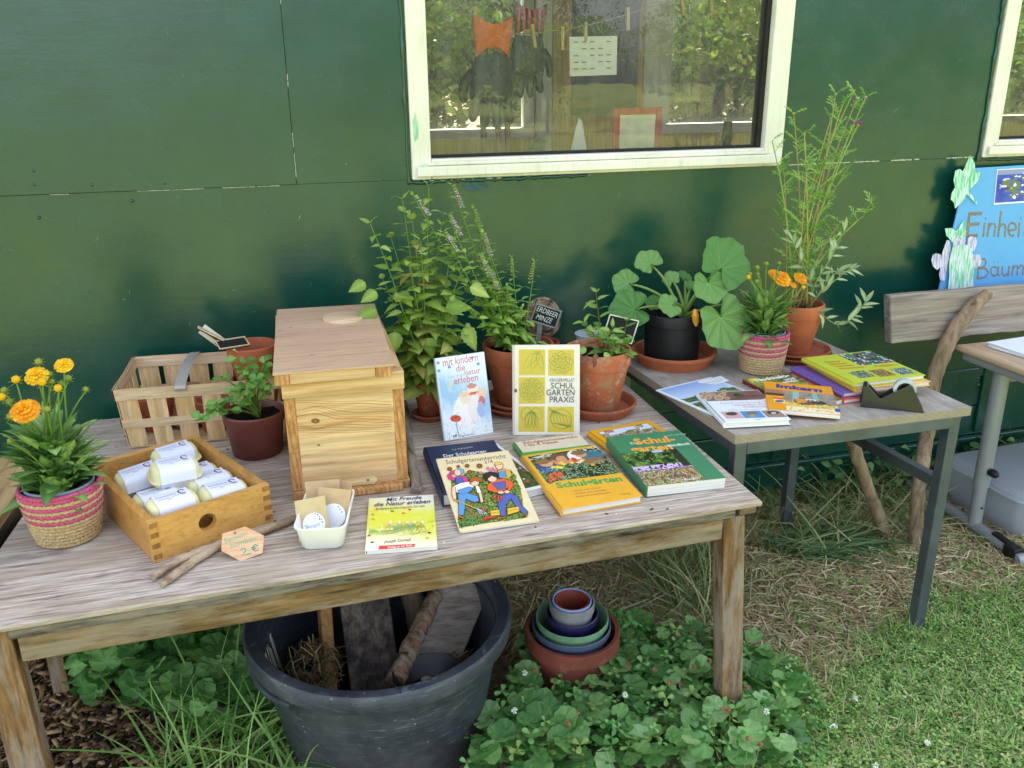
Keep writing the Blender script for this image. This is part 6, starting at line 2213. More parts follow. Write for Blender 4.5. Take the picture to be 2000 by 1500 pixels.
def shifted(dx, dy, z, rot=0):
    c = sum(base, Vector())/4
    out = []
    for v in base:
        d = v-c
        out.append(Vector((c.x+dx+d.x*math.cos(rot)-d.y*math.sin(rot), c.y+dy+d.x*math.sin(rot)+d.y*math.cos(rot), z)))
    return out
cv, p, *_ = book('lime green hardback with four photos on top of the square book stack', base, .0135, 'bfc93a', 'hard', 'c9c43a', GS)
p.crop(1440, 670, 5.0)
def pq4(pts, seed, fl):
    u = [p.q(*c) for c in pts]
    a, b = min(x[0] for x in u), min(x[1] for x in u)
    c, d = max(x[0] for x in u), max(x[1] for x in u)
    p.pic(a, b, c, d, garden(seed, ('2c3a26', '6d8a5a'), fl, 8), 20, 14)
pq4(((980, 115), (1320, 85), (1520, 185), (1200, 215)), 3, (('3f5fa0', .14), ('d8dce4', .10), ('c45a7a', .08), ('1d1f22', .1)))
pq4(((1080, 285), (1230, 272), (1355, 325), (1195, 338)), 4, (('7f94b0', .2), ('c9b894', .15)))
pq4(((1282, 268), (1430, 256), (1555, 312), (1390, 324)), 5, (('b0453a', .2), ('d8a84a', .2)))
pq4(((1480, 255), (1630, 242), (1755, 292), (1600, 305)), 6, (('5f7fb4', .2), ('e4e4dc', .15)))
for i, (s_, x1) in enumerate((('Natur', 1020), ('kinder', 1080), ('garten', 1140), ('Werkstatt', 1252))):
    x0 = 870+45*i
    p.T_(s_, (x0, 195+21*i), (x1, 182+21*i-2*i), (x0-18, 183+21*i), 'cc7a2c', .03)
p.T_('Frühling', (1360, 235), (1580, 215), (1345, 222), 'cc7a2c', .03)
p.done(cv)
cv, p, *_ = book('apricot hardback second from the top of the square book stack', shifted(.012, -.012, T2+.0420, -.05), .0135, 'e9b264', 'hard', 'dfae3c', GS)
cv, p, *_ = book('violet hardback third from the top of the square book stack', shifted(-.028, .008, T2+.0280, .02), .0135, '7a5fae', 'hard', group=GS)
cv, p, *_ = book('red hardback at the bottom of the square book stack', shifted(-.036, -.004, T2+.0140, .03), .0135, 'd2553a', 'hard', group=GS)

# ================================================================== tape dispenser
A = Vector(Z(1680, 795, T2+.0005))
B = Vector(Z(1806, 807, T2+.0005))
ex = (B-A).normalized()
ey = Vector((-ex.y, ex.x, 0))
TD = Matrix(((ex.x, ey.x, 0, A.x), (ex.y, ey.y, 0, A.y), (0, 0, 1, T2+.0005), (0, 0, 0, 1)))
Ld = (B-A).length
t = thing('tape_dispenser', 'olive black desk tape dispenser with clear tape roll on the school table', 'tape dispenser', A)
OLB = plain('olive_black_plastic', '2e2f26', .38, .5, 0, .06, 30, .03)
prof = [(0, 0), (Ld, 0), (Ld*.76, .072), (Ld*.70, .074), (Ld*.30, .028), (.012, .062), (.004, .060)]
for y0 in (0, .040):
    W('side_panel', MB().prism(prof, 0, .006, TD @ Matrix.Translation((0, y0+.006, 0)) @ Matrix.Rotation(R(90), 4, 'X')), OLB, t, bevel=.0012)
W('base', MB().box((Ld/2, .023, .006), (Ld-.01, .0335, .012), TD), OLB, t, bevel=.001)
W('nose', MB().prism([(.003, .012), (.05, .012), (.03, .024), (.012, .055), (.004, .055)], 0, .0335, TD @ Matrix.Translation((0, .0398, 0)) @ Matrix.Rotation(R(90), 4, 'X')), OLB, t, bevel=.001)
W('cutter', MB().box((.014, .023, .0585), (.002, .030, .008), TD), ZINC, t)
TR = TD @ Matrix.Translation((Ld*.66, .0345, .056)) @ Matrix.Rotation(R(90), 4, 'X')
W('tape_roll', MB().lathe([(.020, 0), (.029, 0), (.029, .022), (.020, .022), (.020, 0)], 32, TR), plain('clear_tape', 'b9c2c6', .2, .6, 0, .05), t, smooth=40)
W('tape_core', MB().lathe([(.014, .002), (.0195, .002), (.0195, .020), (.014, .020), (.014, .002)], 28, TR), BLKP, t, smooth=40)

# ================================================================== the beehive
PINE = wood('planed_pine', 'cc9d66', 'e9cb9c', 'x', 45, 1.6, .5, rings=(13, 12, .45), bump=.08)
PINEB = wood('planed_pine_side', 'c8985f', 'e4c594', 'y', 45, 1.6, .5, rings=(13, 12, .34), bump=.08)
PINEE = wood('pine_end_grain', 'a8703a', 'd8a468', 'z', 90, 30, .6, rings=(60, 3, .6), bump=.2)
PLID = wood('birch_ply_lid', 'bd9674', 'd6b594', 'x', 50, 3, .6, tint='ae8f74', tintamt=.3, bump=.08, contrast=(.15, .85), spots=(22, '5c4a3c', .5))
hx, hy = Vector((.267, -.008, 0)).normalized(), Vector((.008, .267, 0)).normalized()
HO = Vector((.002, 1.887, TZ))
TH = Matrix(((hx.x, hy.x, 0, HO.x), (hx.y, hy.y, 0, HO.y), (0, 0, 1, HO.z), (0, 0, 0, 1)))
HW_, HD_, HH_ = .268, .50, .296
t = thing('beehive', 'pine nucleus beehive box with plywood lid standing on the wooden table', 'beehive', HO)
W('floor_board', MB().box((HW_/2+.002, HD_/2+.004, .011), (HW_+.004, HD_+.012, .022), TH), PINEE, t, bevel=.003)
W('entrance_block', MB().box((HW_*.70, -.009, .010), (HW_*.50, .018, .020), TH), PINEE, t, bevel=.005)
z0 = .0225
for i, (a, b) in enumerate(((.0225, .062), (.0625, .112), (.1125, .158), (.1585, .210), (.2105, .252))):
    W('front_plank', MB().box((HW_/2, .012+(0, .0002, 0, .0002, .0001)[i], (a+b)/2), (HW_-.050, .022, b-a+.0004), TH), PINE, t, bevel=.0004)
for x in (.0125, HW_-.0125):
    for a, b in ((.0225, .118), (.1185, .252)):
        W('corner_post', MB().box((x, .0115, (a+b)/2), (.0248, .0235, b-a), TH), PINEE, t, bevel=.0015)
W('top_band', MB().box((HW_/2, .008, .274), (HW_+.004, .030, .043), TH), PINE, t, bevel=.002)
for x in (.0115, HW_-.0115):
    for a, b in ((.0225, .118), (.1185, .210), (.2105, .296)):
        W('side_plank', MB().box((x, HD_/2+.0135, (a+b)/2), (.0228, HD_-.024, b-a-.0003), TH), PINEB, t, bevel=.001)
W('back_plank', MB().box((HW_/2, HD_-.012, .158), (HW_-.050, .022, .270), TH), PINE, t, bevel=.001)
W('entrance_strip', MB().prism([(HW_*.22, .023), (HW_*.70, .021), (HW_*.725, .027), (HW_*.725, .035), (HW_*.705, .041), (HW_*.22, .036)], -.0005, .004, TH @ Matrix.Rotation(R(90), 4, 'X')), PINE, t, bevel=.001)
W('screw', MB().lathe([(.0038, 0), (.0034, .0015), (.0005, .002)], 12, TH @ Matrix.Translation((HW_*.645, -.0042, .033)) @ Matrix.Rotation(R(90), 4, 'X')), ZINC, t, smooth=40)
kp = Cover(TH @ Matrix.Translation((0, .00085, 0)) @ Matrix.Rotation(R(90), 4, 'X'), 1, 1).crop(500, 560, 2.5)
kr = random.Random(4)
for j in range(13):
    y0 = 560+j*12.5
    amp = 34*math.exp(-((j-6)/4.0)**2)
    sg = 1 if y0 > 655 else -1
    pts_ = []
    for i in range(24):
        x = 190+i*20.5
        bend = sg*amp*math.exp(-((x-290)/85)**2)*(.9 if abs(y0-655) > 6 else 1)
        pts_.append((x, y0+bend+3*math.sin(x*.02+j)))
    kp.L(pts_, kr.uniform(.0007, .0016), kr.choice(('b07c48', 'a8743f', 'bd8c56')))
for rx, ry, c_ in ((22, 13, '9a6a3c'), (16, 9, '6b4426'), (9, 5, 'a87848')):
    kp.E(290, 655, rx, ry, c_)
kp.E(452, 516, 5, 4, '4a2c1a')
kp.E(306, 773, 8, 5, 'a06c3c')
kp.done(t, 'knot', colmat('knot_wood', .6, .3))
LX, LY0 = -.016, -.040
lid = W('lid', MB().prism([(LX, LY0), (LX+.262, LY0-.004), (LX+.275, HD_+.02), (LX+.008, HD_+.03)], .3205, .3255, TH), PLID, t, bevel=.001)
for a, b, mt in (((LX+.002, LY0+.001), (LX+.034, LY0+.001), PINEE), ((LX+.0345, LY0+.003), (LX+.220, LY0+.003), PINE), ((LX+.2205, LY0-.001), (LX+.256, LY0-.001), PINEE)):
    W('lid_batten', MB().box(((a[0]+b[0])/2, a[1]+.013, .3085), (b[0]-a[0], .026, .0235), TH), mt, lid, bevel=.0012)
for x in (LX+.016, LX+.244):
    W('lid_batten', MB().box((x, HD_/2+.01, .3085), (.024, HD_-.05, .0235), TH), PINEB, lid, bevel=.0012)
dc = TH.inverted() @ Vector(Z(670, 622, TZ+.3255))
W('feeder_plug', MB().lathe([(.001, 0), (.0535, 0), (.0535, .0055), (.0525, .006), (.001, .006)], 48, TH @ Matrix.Translation((dc.x, dc.y, .3256))), wood('pale_ply_disc', 'cfa57c', 'ecd0ac', 'x', 34, 3, .6, bump=.1), lid, smooth=40)
m = log([Z(790, 786, TZ+.016), Z(797, 850, TZ+.016), Z(806, 910, TZ+.014), Z(815, 955, TZ+.013)], [.009, .011, .012, .013], 8, 21)
for v in (Z(797, 850, TZ+.02), Z(803, 890, TZ+.02), Z(810, 935, TZ+.018)):
    m.ball(v+Vector((.006, -.005, .002)), .007, 7, 5, (1, 1, 1))
solo('branch', 'knotty dry branch lying along the right side of the beehive', 'branch', m, wood('grey_branch_bark', '4a4036', '988876', 'y', 60, 9, .9, tint='b0a490', tintamt=.4, bump=.9), Z(815, 955, TZ), smooth=70)

# ================================================================== seed box with egg cartons
BOXW = wood('honey_coloured_wood', 'bd8742', 'dcaa60', 'x', 40, 2.0, .38, rings=(10, 3, .12), bump=.06, contrast=(.2, .8))
BOXY = wood('honey_coloured_wood_side', 'b07a3a', 'd09c54', 'y', 40, 2.0, .38, rings=(10, 3, .12), bump=.06, contrast=(.2, .8))
BOXD = wood('finger_joint_end', '83572a', 'b07c3c', 'z', 90, 30, .45, bump=.1)
P0, P1 = Vector(Z(302.4, 1100, TZ)), Vector(Z(533.8, 1017, TZ))
ex = (P1-P0).normalized()
ey = Vector((-ex.y, ex.x, 0))
TX = Matrix(((ex.x, ey.x, 0, P0.x), (ex.y, ey.y, 0, P0.y), (0, 0, 1, TZ), (0, 0, 0, 1)))
bw_, bd_, bh_, bt = .262, .385, .090, .017
t = thing('seed_box', 'honey coloured finger jointed wooden box full of egg cartons', 'box', P0)
# front with a round finger hole
hxc, hzc, hr = .118, .050, .0195
vs, n = [], 32
outer = []
for i in range(n):
    a = 2*math.pi*i/n
    ca, sa = math.cos(a), math.sin(a)
    k = min(((bw_-hxc) if ca > 0 else hxc)/max(1e-6, abs(ca)), ((bh_-hzc) if sa > 0 else hzc)/max(1e-6, abs(sa)))
    outer.append((hxc+k*ca, hzc+k*sa))
for cx_, cz_ in ((0, 0), (bw_, 0), (bw_, bh_), (0, bh_)):
    j = min(range(n), key=lambda i: (outer[i][0]-cx_)**2+(outer[i][1]-cz_)**2)
    outer[j] = (cx_, cz_)
inner = [(hxc+hr*math.cos(2*math.pi*i/n), hzc+hr*math.sin(2*math.pi*i/n)) for i in range(n)]
for y in (0, bt):
    vs += [(x, y, z) for x, z in outer]+[(x, y, z) for x, z in inner]
fs = []
for i in range(n):
    j = (i+1) % n
    fs += [(i, j, n+j, n+i), (2*n+j, 2*n+i, 3*n+i, 3*n+j), (n+i, n+j, 3*n+j, 3*n+i), (j, i, 2*n+i, 2*n+j)]
W('front', MB().add(vs, fs, TX), BOXW, t)
W('back', MB().box((bw_/2, bd_-bt/2, bh_/2), (bw_, bt, bh_), TX), BOXW, t, bevel=.0015)
for x in (bt/2, bw_-bt/2):
    W('side', MB().box((x, bd_/2, bh_/2), (bt, bd_-2*bt-.0006, bh_), TX), BOXY, t, bevel=.0015)
W('bottom', MB().box((bw_/2, bd_/2, .005), (bw_-2*bt-.001, bd_-2*bt-.001, .006), TX), BOXY, t)
for x in (bt/2, bw_-bt/2):
    for zf in (.012, .036, .060, .082):
        W('finger_joint', MB().box((x, -.0003, zf), (bt, .0012, .011), TX), BOXD, t)
CART = plain('pale_yellow_carton', 'e2dca6', .7, .3, 0, .04, 40, .08)
BAND = plain('white_paper_band', 'e4e5f2', .65, .3, 0, .02, 20, .02)
LOGO = 'egg cartons in the seed box'
def carton(label, px, py, z, rz, tx=0, ty=0):
    c = TX @ Vector((px, py, 0))
    L_, B_, H_ = .110, .070, .056
    T = Matrix.Translation(Vector((c.x, c.y, z))) @ Matrix.Rotation(rz, 4, 'Z') @ Matrix.Rotation(R(ty), 4, 'Y') @ Matrix.Rotation(R(tx), 4, 'X') @ Matrix.Translation((0, 0, -H_/2))
    t = thing('egg_carton', label, 'egg carton', T @ Vector((0, 0, 0)), LOGO)
    m = MB()
    a, b = L_/2, B_/2
    shell(m, [(rrect(a*.72, b*.72, .014), 0), (rrect(a*.80, b*.80, .018), .002), (rrect(a*.95, b*.94, .020), .0245)], T)
    W('tray', m, CART, t, smooth=50)
    m = MB()
    shell(m, [(rrect(a*.95, b*.95, .020), .0246), (rrect(a*1.02, b*1.04, .020), .025), (rrect(a*1.02, b*1.04, .020), .0278), (rrect(a*.96, b*.96, .020), .0282), (rrect(a*.93, b*.90, .022), .045), (rrect(a*.88, b*.82, .022), .0525), (rrect(a*.78, b*.68, .020), .056)], T, False, True)
    W('lid', m, CART, t, smooth=50)
    prof = []
    for y, zz in ((b*1.07, .026), (b*.985, .033), (b*.935, .045), (b*.84, .0540), (b*.70, .0578), (0, .0580)):
        prof.append((y, zz))
    prof = [(b*.80, -.0006), (b*.99, .024)]+prof
    full = [(-y, zz) for y, zz in prof]+[(y, zz) for y, zz in prof[::-1][1:]]
    m = MB()
    xa, xb = -L_*.33, L_*.35
    vs = [(xa, y, zz) for y, zz in full]+[(xb, y, zz) for y, zz in full]
    k = len(full)
    m.add(vs, [(i, k+i, k+i+1, i+1) for i in range(k-1)], T)
    bd = W('paper_band', m, BAND, t, smooth=60)
    p_ = Print(T @ Matrix.Translation((xa, -b*.66, .0582)), xb-xa, b*1.32)
    p_.text('Samenbomben', .08, .66, .105, '5f7896', 'l', .0, 0, .56)
    for u0, u1, v0 in ((.12, .30, .50), (.32, .44, .50), (.49, .70, .50), (.34, .48, .35)):
        p_.line([(u0, v0), (u1, v0)], .0016, '8a90a0')
    for i in range(9):
        a_ = R(20+i*26)
        p_.ell(.80+.075*math.cos(a_), .74+.13*math.sin(a_), .028, .045, ('39456e', '4a5f8c', '2e3658')[i % 3], 8)
    p_.ell(.80, .75, .055, .10, 'e4e8f2', 10)
    p_.line([(.80, .66), (.81, .82)], .0006, '55607a')
    for i in range(5):
        p_.ell(.75+.03*i, .55-.02*(i % 2), .018, .035, ('a0506a', '5a4a80', 'b4687c')[i % 3], 7)
        p_.ell(.76+.03*i, .45, .014, .022, ('b4687c', '7a4a70')[i % 2], 7)
    p_.done(bd)
rzb = math.atan2(ex.y, ex.x)
zl = TZ
for lab, px, py, z, dr, tx_, ty_ in (
        ('banded egg carton leaning in the back left corner of the seed box', .076, .262, zl+.066, -.10, 4, -5),
        ('banded egg carton in the back corner of the seed box beside the fruit basket', .180, .318, zl+.070, -.08, 5, -3),
        ('uppermost banded egg carton in the middle of the seed box pile', .130, .188, zl+.094, -.16, 7, 2),
        ('banded egg carton at the front left corner of the seed box', .076, .072, zl+.068, -.04, 6, 0),
        ('low banded egg carton in the front right corner of the seed box', .188, .074, zl+.056, -.05, 6, 3),
        ('banded egg carton half hidden under the uppermost one', .192, .156, zl+.050, -.03, 3, 2),
        ('low banded egg carton by the left side of the seed box', .076, .162, zl+.046, -.05, 2, 0),
        ('egg carton lying at the right inner side of the seed box', .192, .236, zl+.040, -.05, 0, 0)):
    carton(lab, px, py, z, rzb+dr, tx_, ty_)

# ---- stick and hexagonal price tag
m = log([Z(297, 1127, TZ+.011), Z(350, 1095, TZ+.013), Z(440, 1060, TZ+.012), Z(530, 1030, TZ+.012), Z(585, 1008, TZ+.010)], [.0075, .009, .008, .009, .007], 8, 31)
m2 = log([Z(318, 1141, TZ+.008), Z(345, 1120, TZ+.009), Z(390, 1088, TZ+.010), Z(425, 1068, TZ+.011)], [.006, .0085, .009, .008], 8, 32)
m.add(m2.v, m2.f)
DRIFX = wood('dry_stick_bark', '5a4636', 'b0977a', 'x', 60, 9, .85, tint='c9b496', tintamt=.5, bump=.8)
solo('forked_stick', 'forked dry stick lying in front of the seed box', 'stick', m, DRIFX, Z(400, 1080, TZ), smooth=70)
HEXW = wood('thin_beech_veneer', 'c9986e', 'e2b88f', 'x', 60, 4, .6, bump=.1)
def planept(q, a, nrm):
    o, d = Vector(CAM), Vector(ray(*q))
    return o+d*((a-o).dot(nrm)/d.dot(nrm))
hb = Vector(Z(470, 1094, TZ+.001))
nrm = Vector((.05, -.62, .78)).normalized()
H6 = [planept(q, hb, nrm) for q in ((434, 1042), (479, 1028), (516, 1046), (513, 1080), (470, 1096), (432, 1075))]
xh = (H6[2]-H6[0]).normalized()
xh = (xh-nrm*xh.dot(nrm)).normalized()
yh = nrm.cross(xh)
o6 = sum(H6, Vector())/6
T6 = Matrix(((xh.x, yh.x, nrm.x, o6.x), (xh.y, yh.y, nrm.y, o6.y), (xh.z, yh.z, nrm.z, o6.z), (0, 0, 0, 1)))
pts6 = [((v-o6).dot(xh), (v-o6).dot(yh)) for v in H6][::-1]
t = thing('price_tag', 'hexagonal wooden tag with green handwriting and price propped on the stick', 'price tag', hb)
W('plate', MB().prism(pts6, -.003, 0, T6), HEXW, t, bevel=.0006)
p = Cover(T6, 1, 1)
p.crop(200, 840, 4.689)
p.T_('Samen-', (1120, 1040), (1335, 962), (1118, 995), '3fa583', -.005, .1)
p.T_('bomben', (1175, 1082), (1410, 1010), (1172, 1040), '3fa583', -.005, .1)
p.L([(1265, 1100), (1285, 1083), (1308, 1088), (1310, 1108), (1280, 1148), (1330, 1138), (1362, 1130)], .0028, '3fa583')
p.L([(1425, 1062), (1400, 1048), (1380, 1065), (1380, 1095), (1402, 1108), (1432, 1095)], .0022, '2f8a72')
p.L([(1365, 1078), (1410, 1068)], .0018, '2f8a72')
p.L([(1365, 1092), (1410, 1082)], .0018, '2f8a72')
p.done(t, 'lettering', CHALK)
a = p.q(1215, 942)
m = MB()
m.ball((0, 0, 0), .0028, 9, 6, (1, 1, .6))
m.v = [tuple(T6 @ (Vector(v)+Vector((a[0], a[1], .0012)))) for v in m.v]
W('nail', m, ZINC, t, smooth=60)

# ---- white tub with paper seed bags
q4 = [Vector(Z(*v, TZ+.055)) for v in ((578, 1036), (676, 1030), (692, 954), (594, 956))]
cb_ = sum(q4, Vector())/4
ang = math.atan2((q4[1]-q4[0]).y, (q4[1]-q4[0]).x)
TBW = Matrix.Translation((cb_.x, cb_.y, TZ)) @ Matrix.Rotation(ang-.05, 4, 'Z')
WPL = plain('white_plastic', 'e6e6de', .35, .5, 0, .02)
t = thing('seed_packet_tub', 'white plastic tub holding kraft paper seed bags', 'tub', (cb_.x, cb_.y, TZ))
m = MB()
shell(m, [(rrect(.040, .078, .016), .0005), (rrect(.043, .081, .018), .004), (rrect(.0515, .0905, .020), .052), (rrect(.0545, .0935, .022), .0525), (rrect(.0545, .0935, .022), .0555), (rrect(.0505, .0895, .020), .0555), (rrect(.041, .079, .017), .006)], TBW)
m.f.append(tuple(len(m.v)-1-i for i in range(24))[::-1])
m.c.append(None)
W('tub', m, WPL, t, smooth=50)
KRAFT = plain('kraft_paper', 'c3a57c', .8, .25, 0, .08, 40, .08)
KRAF2 = plain('yellowish_kraft_paper', 'c9b382', .8, .25, 0, .08, 40, .08)
def bag(label, loc, w_, h_, lean, rz, roll, mat, sticker=None, th=.004):
    T = TBW @ Matrix.Translation(loc) @ Matrix.Rotation(rz, 4, 'Z') @ Matrix.Rotation(R(90-lean), 4, 'X') @ Matrix.Rotation(roll, 4, 'Z')
    t = thing('seed_bag', label, 'paper bag', T @ Vector((0, 0, 0)), 'kraft seed bags in the white tub')
    m = MB()
    n = 6
    for j in range(n+1):
        for i in range(n+1):
            u, v = i/n, j/n
            m.v.append(tuple(T @ Vector(((u-.5)*w_, v*h_, th*.5*math.sin(math.pi*u)*math.sin(math.pi*v)+.0004))))
    for j in range(n+1):
        for i in range(n+1):
            u, v = i/n, j/n
            m.v.append(tuple(T @ Vector(((u-.5)*w_, v*h_, -th*.5*math.sin(math.pi*u)*math.sin(math.pi*v)-.0004))))
    N = (n+1)**2
    for j in range(n):
        for i in range(n):
            q = j*(n+1)+i
            m.f += [(q, q+1, q+n+2, q+n+1), (N+q+n+1, N+q+n+2, N+q+1, N+q)]
    m.c = [None]*len(m.f)
    W('bag', m, mat, t, smooth=180)
    if sticker:
        p_ = Print(T @ Matrix.Translation((-w_/2, 0, th*.5+.0006)), w_, h_)
        p_.ell(.55, .36, .37, .37*w_/h_, 'eceef2', 28)
        if sticker == 1:
            p_.text('Ringel', .32, .28, .07, '6d7f9c', 'l', -.01, .1, .42, .12)
            for u, v in ((.62, .60), (.70, .57), (.76, .52), (.80, .45), (.83, .38), (.74, .46), (.28, .36), (.31, .30)):
                p_.ell(u, v, .026, .020, rnd.choice(('5d8a5a', '7aa070', '44688a')), 8, .7)
        else:
            for u, v in ((.66, .58), (.72, .52), (.78, .46)):
                p_.ell(u, v, .022, .018, 'c0455a', 8)
        p_.done(t)
bag('kraft bag with white round sticker foremost in the white tub', (-.018, -.055, .010), .066, .088, 32, -.12, .20, KRAF2, 1)
bag('kraft bag with red dotted sticker behind the foremost bag', (.010, -.018, .010), .070, .090, 25, -.05, -.10, KRAFT, 2)
bag('plain kraft bag standing highest in the white tub', (-.006, .020, .010), .074, .092, 18, .02, .04, KRAFT)
bag('plain kraft bag at the back right of the white tub', (.014, .045, .010), .066, .080, 14, -.02, -.06, KRAFT)

# ================================================================== fruit basket with clay pots
VEN = wood('poplar_veneer', 'd6ab70', 'f0d4a2', 'z', 40, 3, .6, rings=(20, 3, .35), bump=.1)
VENX = wood('poplar_veneer_band', 'c8a67a', 'e8cfa8', 'x', 40, 3, .6, bump=.12, spots=(9, '5a4a44', .45))
VENY = wood('poplar_veneer_end', 'b99468', 'ddc197', 'y', 40, 3, .6, bump=.12)
ZB = .170
f0, f1 = Vector((-.404, 2.322, TZ)), Vector((-.002, 2.298, TZ))
t = thing('fruit_basket', 'splint wood fruit basket with silver strap beside the beehive', 'basket', (-.2, 2.44, TZ))
bx = (f1-f0).normalized()
by = Vector((-bx.y, bx.x, 0))
BL, BD = (f1-f0).length, .262
def bp(u, v, z, fl=.0):
    k = fl*z/ZB
    return f0+bx*(u*BL+(u-.5)*2*k)+by*(v*BD+(v-.5)*2*k)+Vector((0, 0, z))
FL = .012
m = MB().add([bp(0, 0, .002), bp(1, 0, .002), bp(1, 1, .002), bp(0, 1, .002), bp(0, 0, .005), bp(1, 0, .005), bp(1, 1, .005), bp(0, 1, .005)], [(3, 2, 1, 0), (4, 5, 6, 7), (0, 1, 5, 4), (1, 2, 6, 5), (2, 3, 7, 6), (3, 0, 4, 7)])
W('bottom', m, VENX, t)
def slat(u0, u1, v, face):
    m = MB()
    d = (by if face in 'fb' else bx)*(.0018*(1 if face in 'br' else -1))
    q = []
    for z in (.0055, .06, .12, ZB-.004):
        for u in (u0, u1):
            b_ = bp(u, v, z, FL) if face in 'fb' else bp(v, u, z, FL)
            q += [b_, b_+d]
    fs = []
    for i in range(3):
        a = i*4
        fs += [(a, a+2, a+6, a+4), (a+1, a+5, a+7, a+3), (a, a+4, a+5, a+1), (a+2, a+3, a+7, a+6)]
    fs += [(0, 1, 3, 2), (12, 14, 15, 13)]
    m.add(q, fs)
    W('slat', m, VEN, t)
ns = 6
for i in range(ns):
    u0 = .012+i*(.976/ns)
    slat(u0, u0+.976/ns-.050, 0, 'f')
    slat(u0, u0+.976/ns-.032, 1, 'b')
for i in range(4):
    u0 = .02+i*.245
    slat(u0, u0+.19, 0, 'l')
    slat(u0, u0+.19, 1, 'r')
for z0, z1, off in ((ZB-.030, ZB, .0026), (.062, .086, .0026)):
    for face, mt in (('f', VENX), ('b', VENX), ('l', VENY), ('r', VENY)):
        for side in ((1, -1) if z0 > .1 else (1,)):
            m = MB()
            q = []
            n = 8
            for i in range(n+1):
                u = i/n
                for z in (z0, z1):
                    zz = z+.0015*math.sin(u*7+z0*50)
                    if face in 'fb':
                        v = 0 if face == 'f' else 1
                        b_ = bp(u, v, zz, FL)
                        o = by*(-1 if face == 'f' else 1)
                    else:
                        v = 0 if face == 'l' else 1
                        b_ = bp(v, u, zz, FL)
                        o = bx*(-1 if face == 'l' else 1)
                    q += [b_+o*(off*side if side > 0 else -.0008), b_+o*((off+.0022) if side > 0 else -.0030)]
            fs = []
            for i in range(n):
                a = i*4
                fs += [(a, a+2, a+6, a+4), (a+1, a+5, a+7, a+3), (a+2, a+3, a+7, a+6), (a, a+4, a+5, a+1)]
            m.add(q, fs)
            W('band', m, mt, t)
SILV = NT('silver_glitter_ribbon')
_v = SILV.vor(SILV.co(), 420)
SILV.fin(SILV.ramp(_v.outputs['Distance'], [(.1, '857c74'), (.5, 'b8afa4')]), .5, .5, .2)
sa_, sb_ = bp(.40, 1, ZB+.003, FL), bp(.385, 0, ZB+.003, FL)
P = [sa_+Vector((0, .004, -.028)), sa_+Vector((0, .005, 0)), sa_.lerp(sb_, .3)+Vector((0, 0, .012)), sa_.lerp(sb_, .7)+Vector((0, 0, .012)), sb_+Vector((0, -.008, 0)), sb_+Vector((0, -.009, -.014))]
P = catmull(P, 4)
m = MB()
vs = []
for q in P:
    vs += [q-bx*.014, q+bx*.014]
k = len(P)
m.add(vs+[v-Vector((0, 0, .0012)) for v in vs], [(2*i, 2*i+1, 2*i+3, 2*i+2) for i in range(k-1)]+[(2*k+2*i+2, 2*k+2*i+3, 2*k+2*i+1, 2*k+2*i) for i in range(k-1)])
W('strap', m, SILV.m, t, smooth=180)
def bare_pot(label, c, r, h, mat, tilt=0, axis='X', rz=0):
    t = thing('clay_pot', label, 'pot', c, 'spare clay pots')
    T = Matrix.Translation(Vector(c)) @ Matrix.Rotation(rz, 4, 'Z') @ Matrix.Rotation(R(tilt), 4, axis)
    rb, rm, th = r*.64, r*.91, .007
    W('body', MB().lathe([(.012, 0), (rb, 0), (rm, h*.70), (rm-th, h*.70), (rb-th, th), (.012, th), (.012, 0)], 40, T), mat, t, smooth=40)
    W('rim', MB().lathe([(rm-.003, h*.695), (r*.975, h*.70), (r, h-.003), (r-.003, h), (r-th, h), (rm-th-.001, h*.695)], 40, T), mat, t, smooth=40)
bare_pot('upper of two nested terracotta pots standing in the fruit basket', (-.068, 2.455, TZ+.098), .070, .125, TERC)
bare_pot('lower of two nested terracotta pots standing in the fruit basket', (-.068, 2.455, TZ+.0055), .068, .120, TER)
bare_pot('upturned pale terracotta pot lying in the fruit basket by the strap', (-.255, 2.46, TZ+.118), .058, .105, terracotta('pale_terracotta', 'b8735a', .3), 175, 'X')
bare_pot('terracotta pot standing at the left inside the fruit basket', (-.340, 2.44, TZ+.0055), .052, .100, TER)
bare_pot('terracotta pot standing in the middle of the fruit basket', (-.185, 2.385, TZ+.0055), .050, .092, TERC)
# blank chalk tags leaning in the terracotta pot
TAGW = wood('pale_tag_wood', 'c9a877', 'e6cda0', 'x', 60, 5, .6, bump=.05)
yt = 2.455
chalk_sign('blank wooden framed chalk tag lying flat across the terracotta pot rim', [YP(413, 668, 2.43), YP(472, 659, 2.45), YP(491, 673, 2.40), YP(429, 683, 2.38)], TAGW, Vector((-.06, 2.45, TZ+.17)), None, .003)
chalk_sign('blank chalk tag seen edge on behind the flat tag', [YP(383, 636, 2.46), YP(433, 661, 2.46), YP(436, 666, 2.43), YP(386, 641, 2.43)], TAGW, Vector((-.08, 2.46, TZ+.17)), None, .003)
chalk_sign('white backed chalk tag sticking up behind the other tags', [YP(396, 631, 2.48), YP(437, 661, 2.48), YP(430, 676, 2.47), YP(387, 650, 2.47)], WHITE, Vector((-.08, 2.47, TZ+.17)), None, .010)

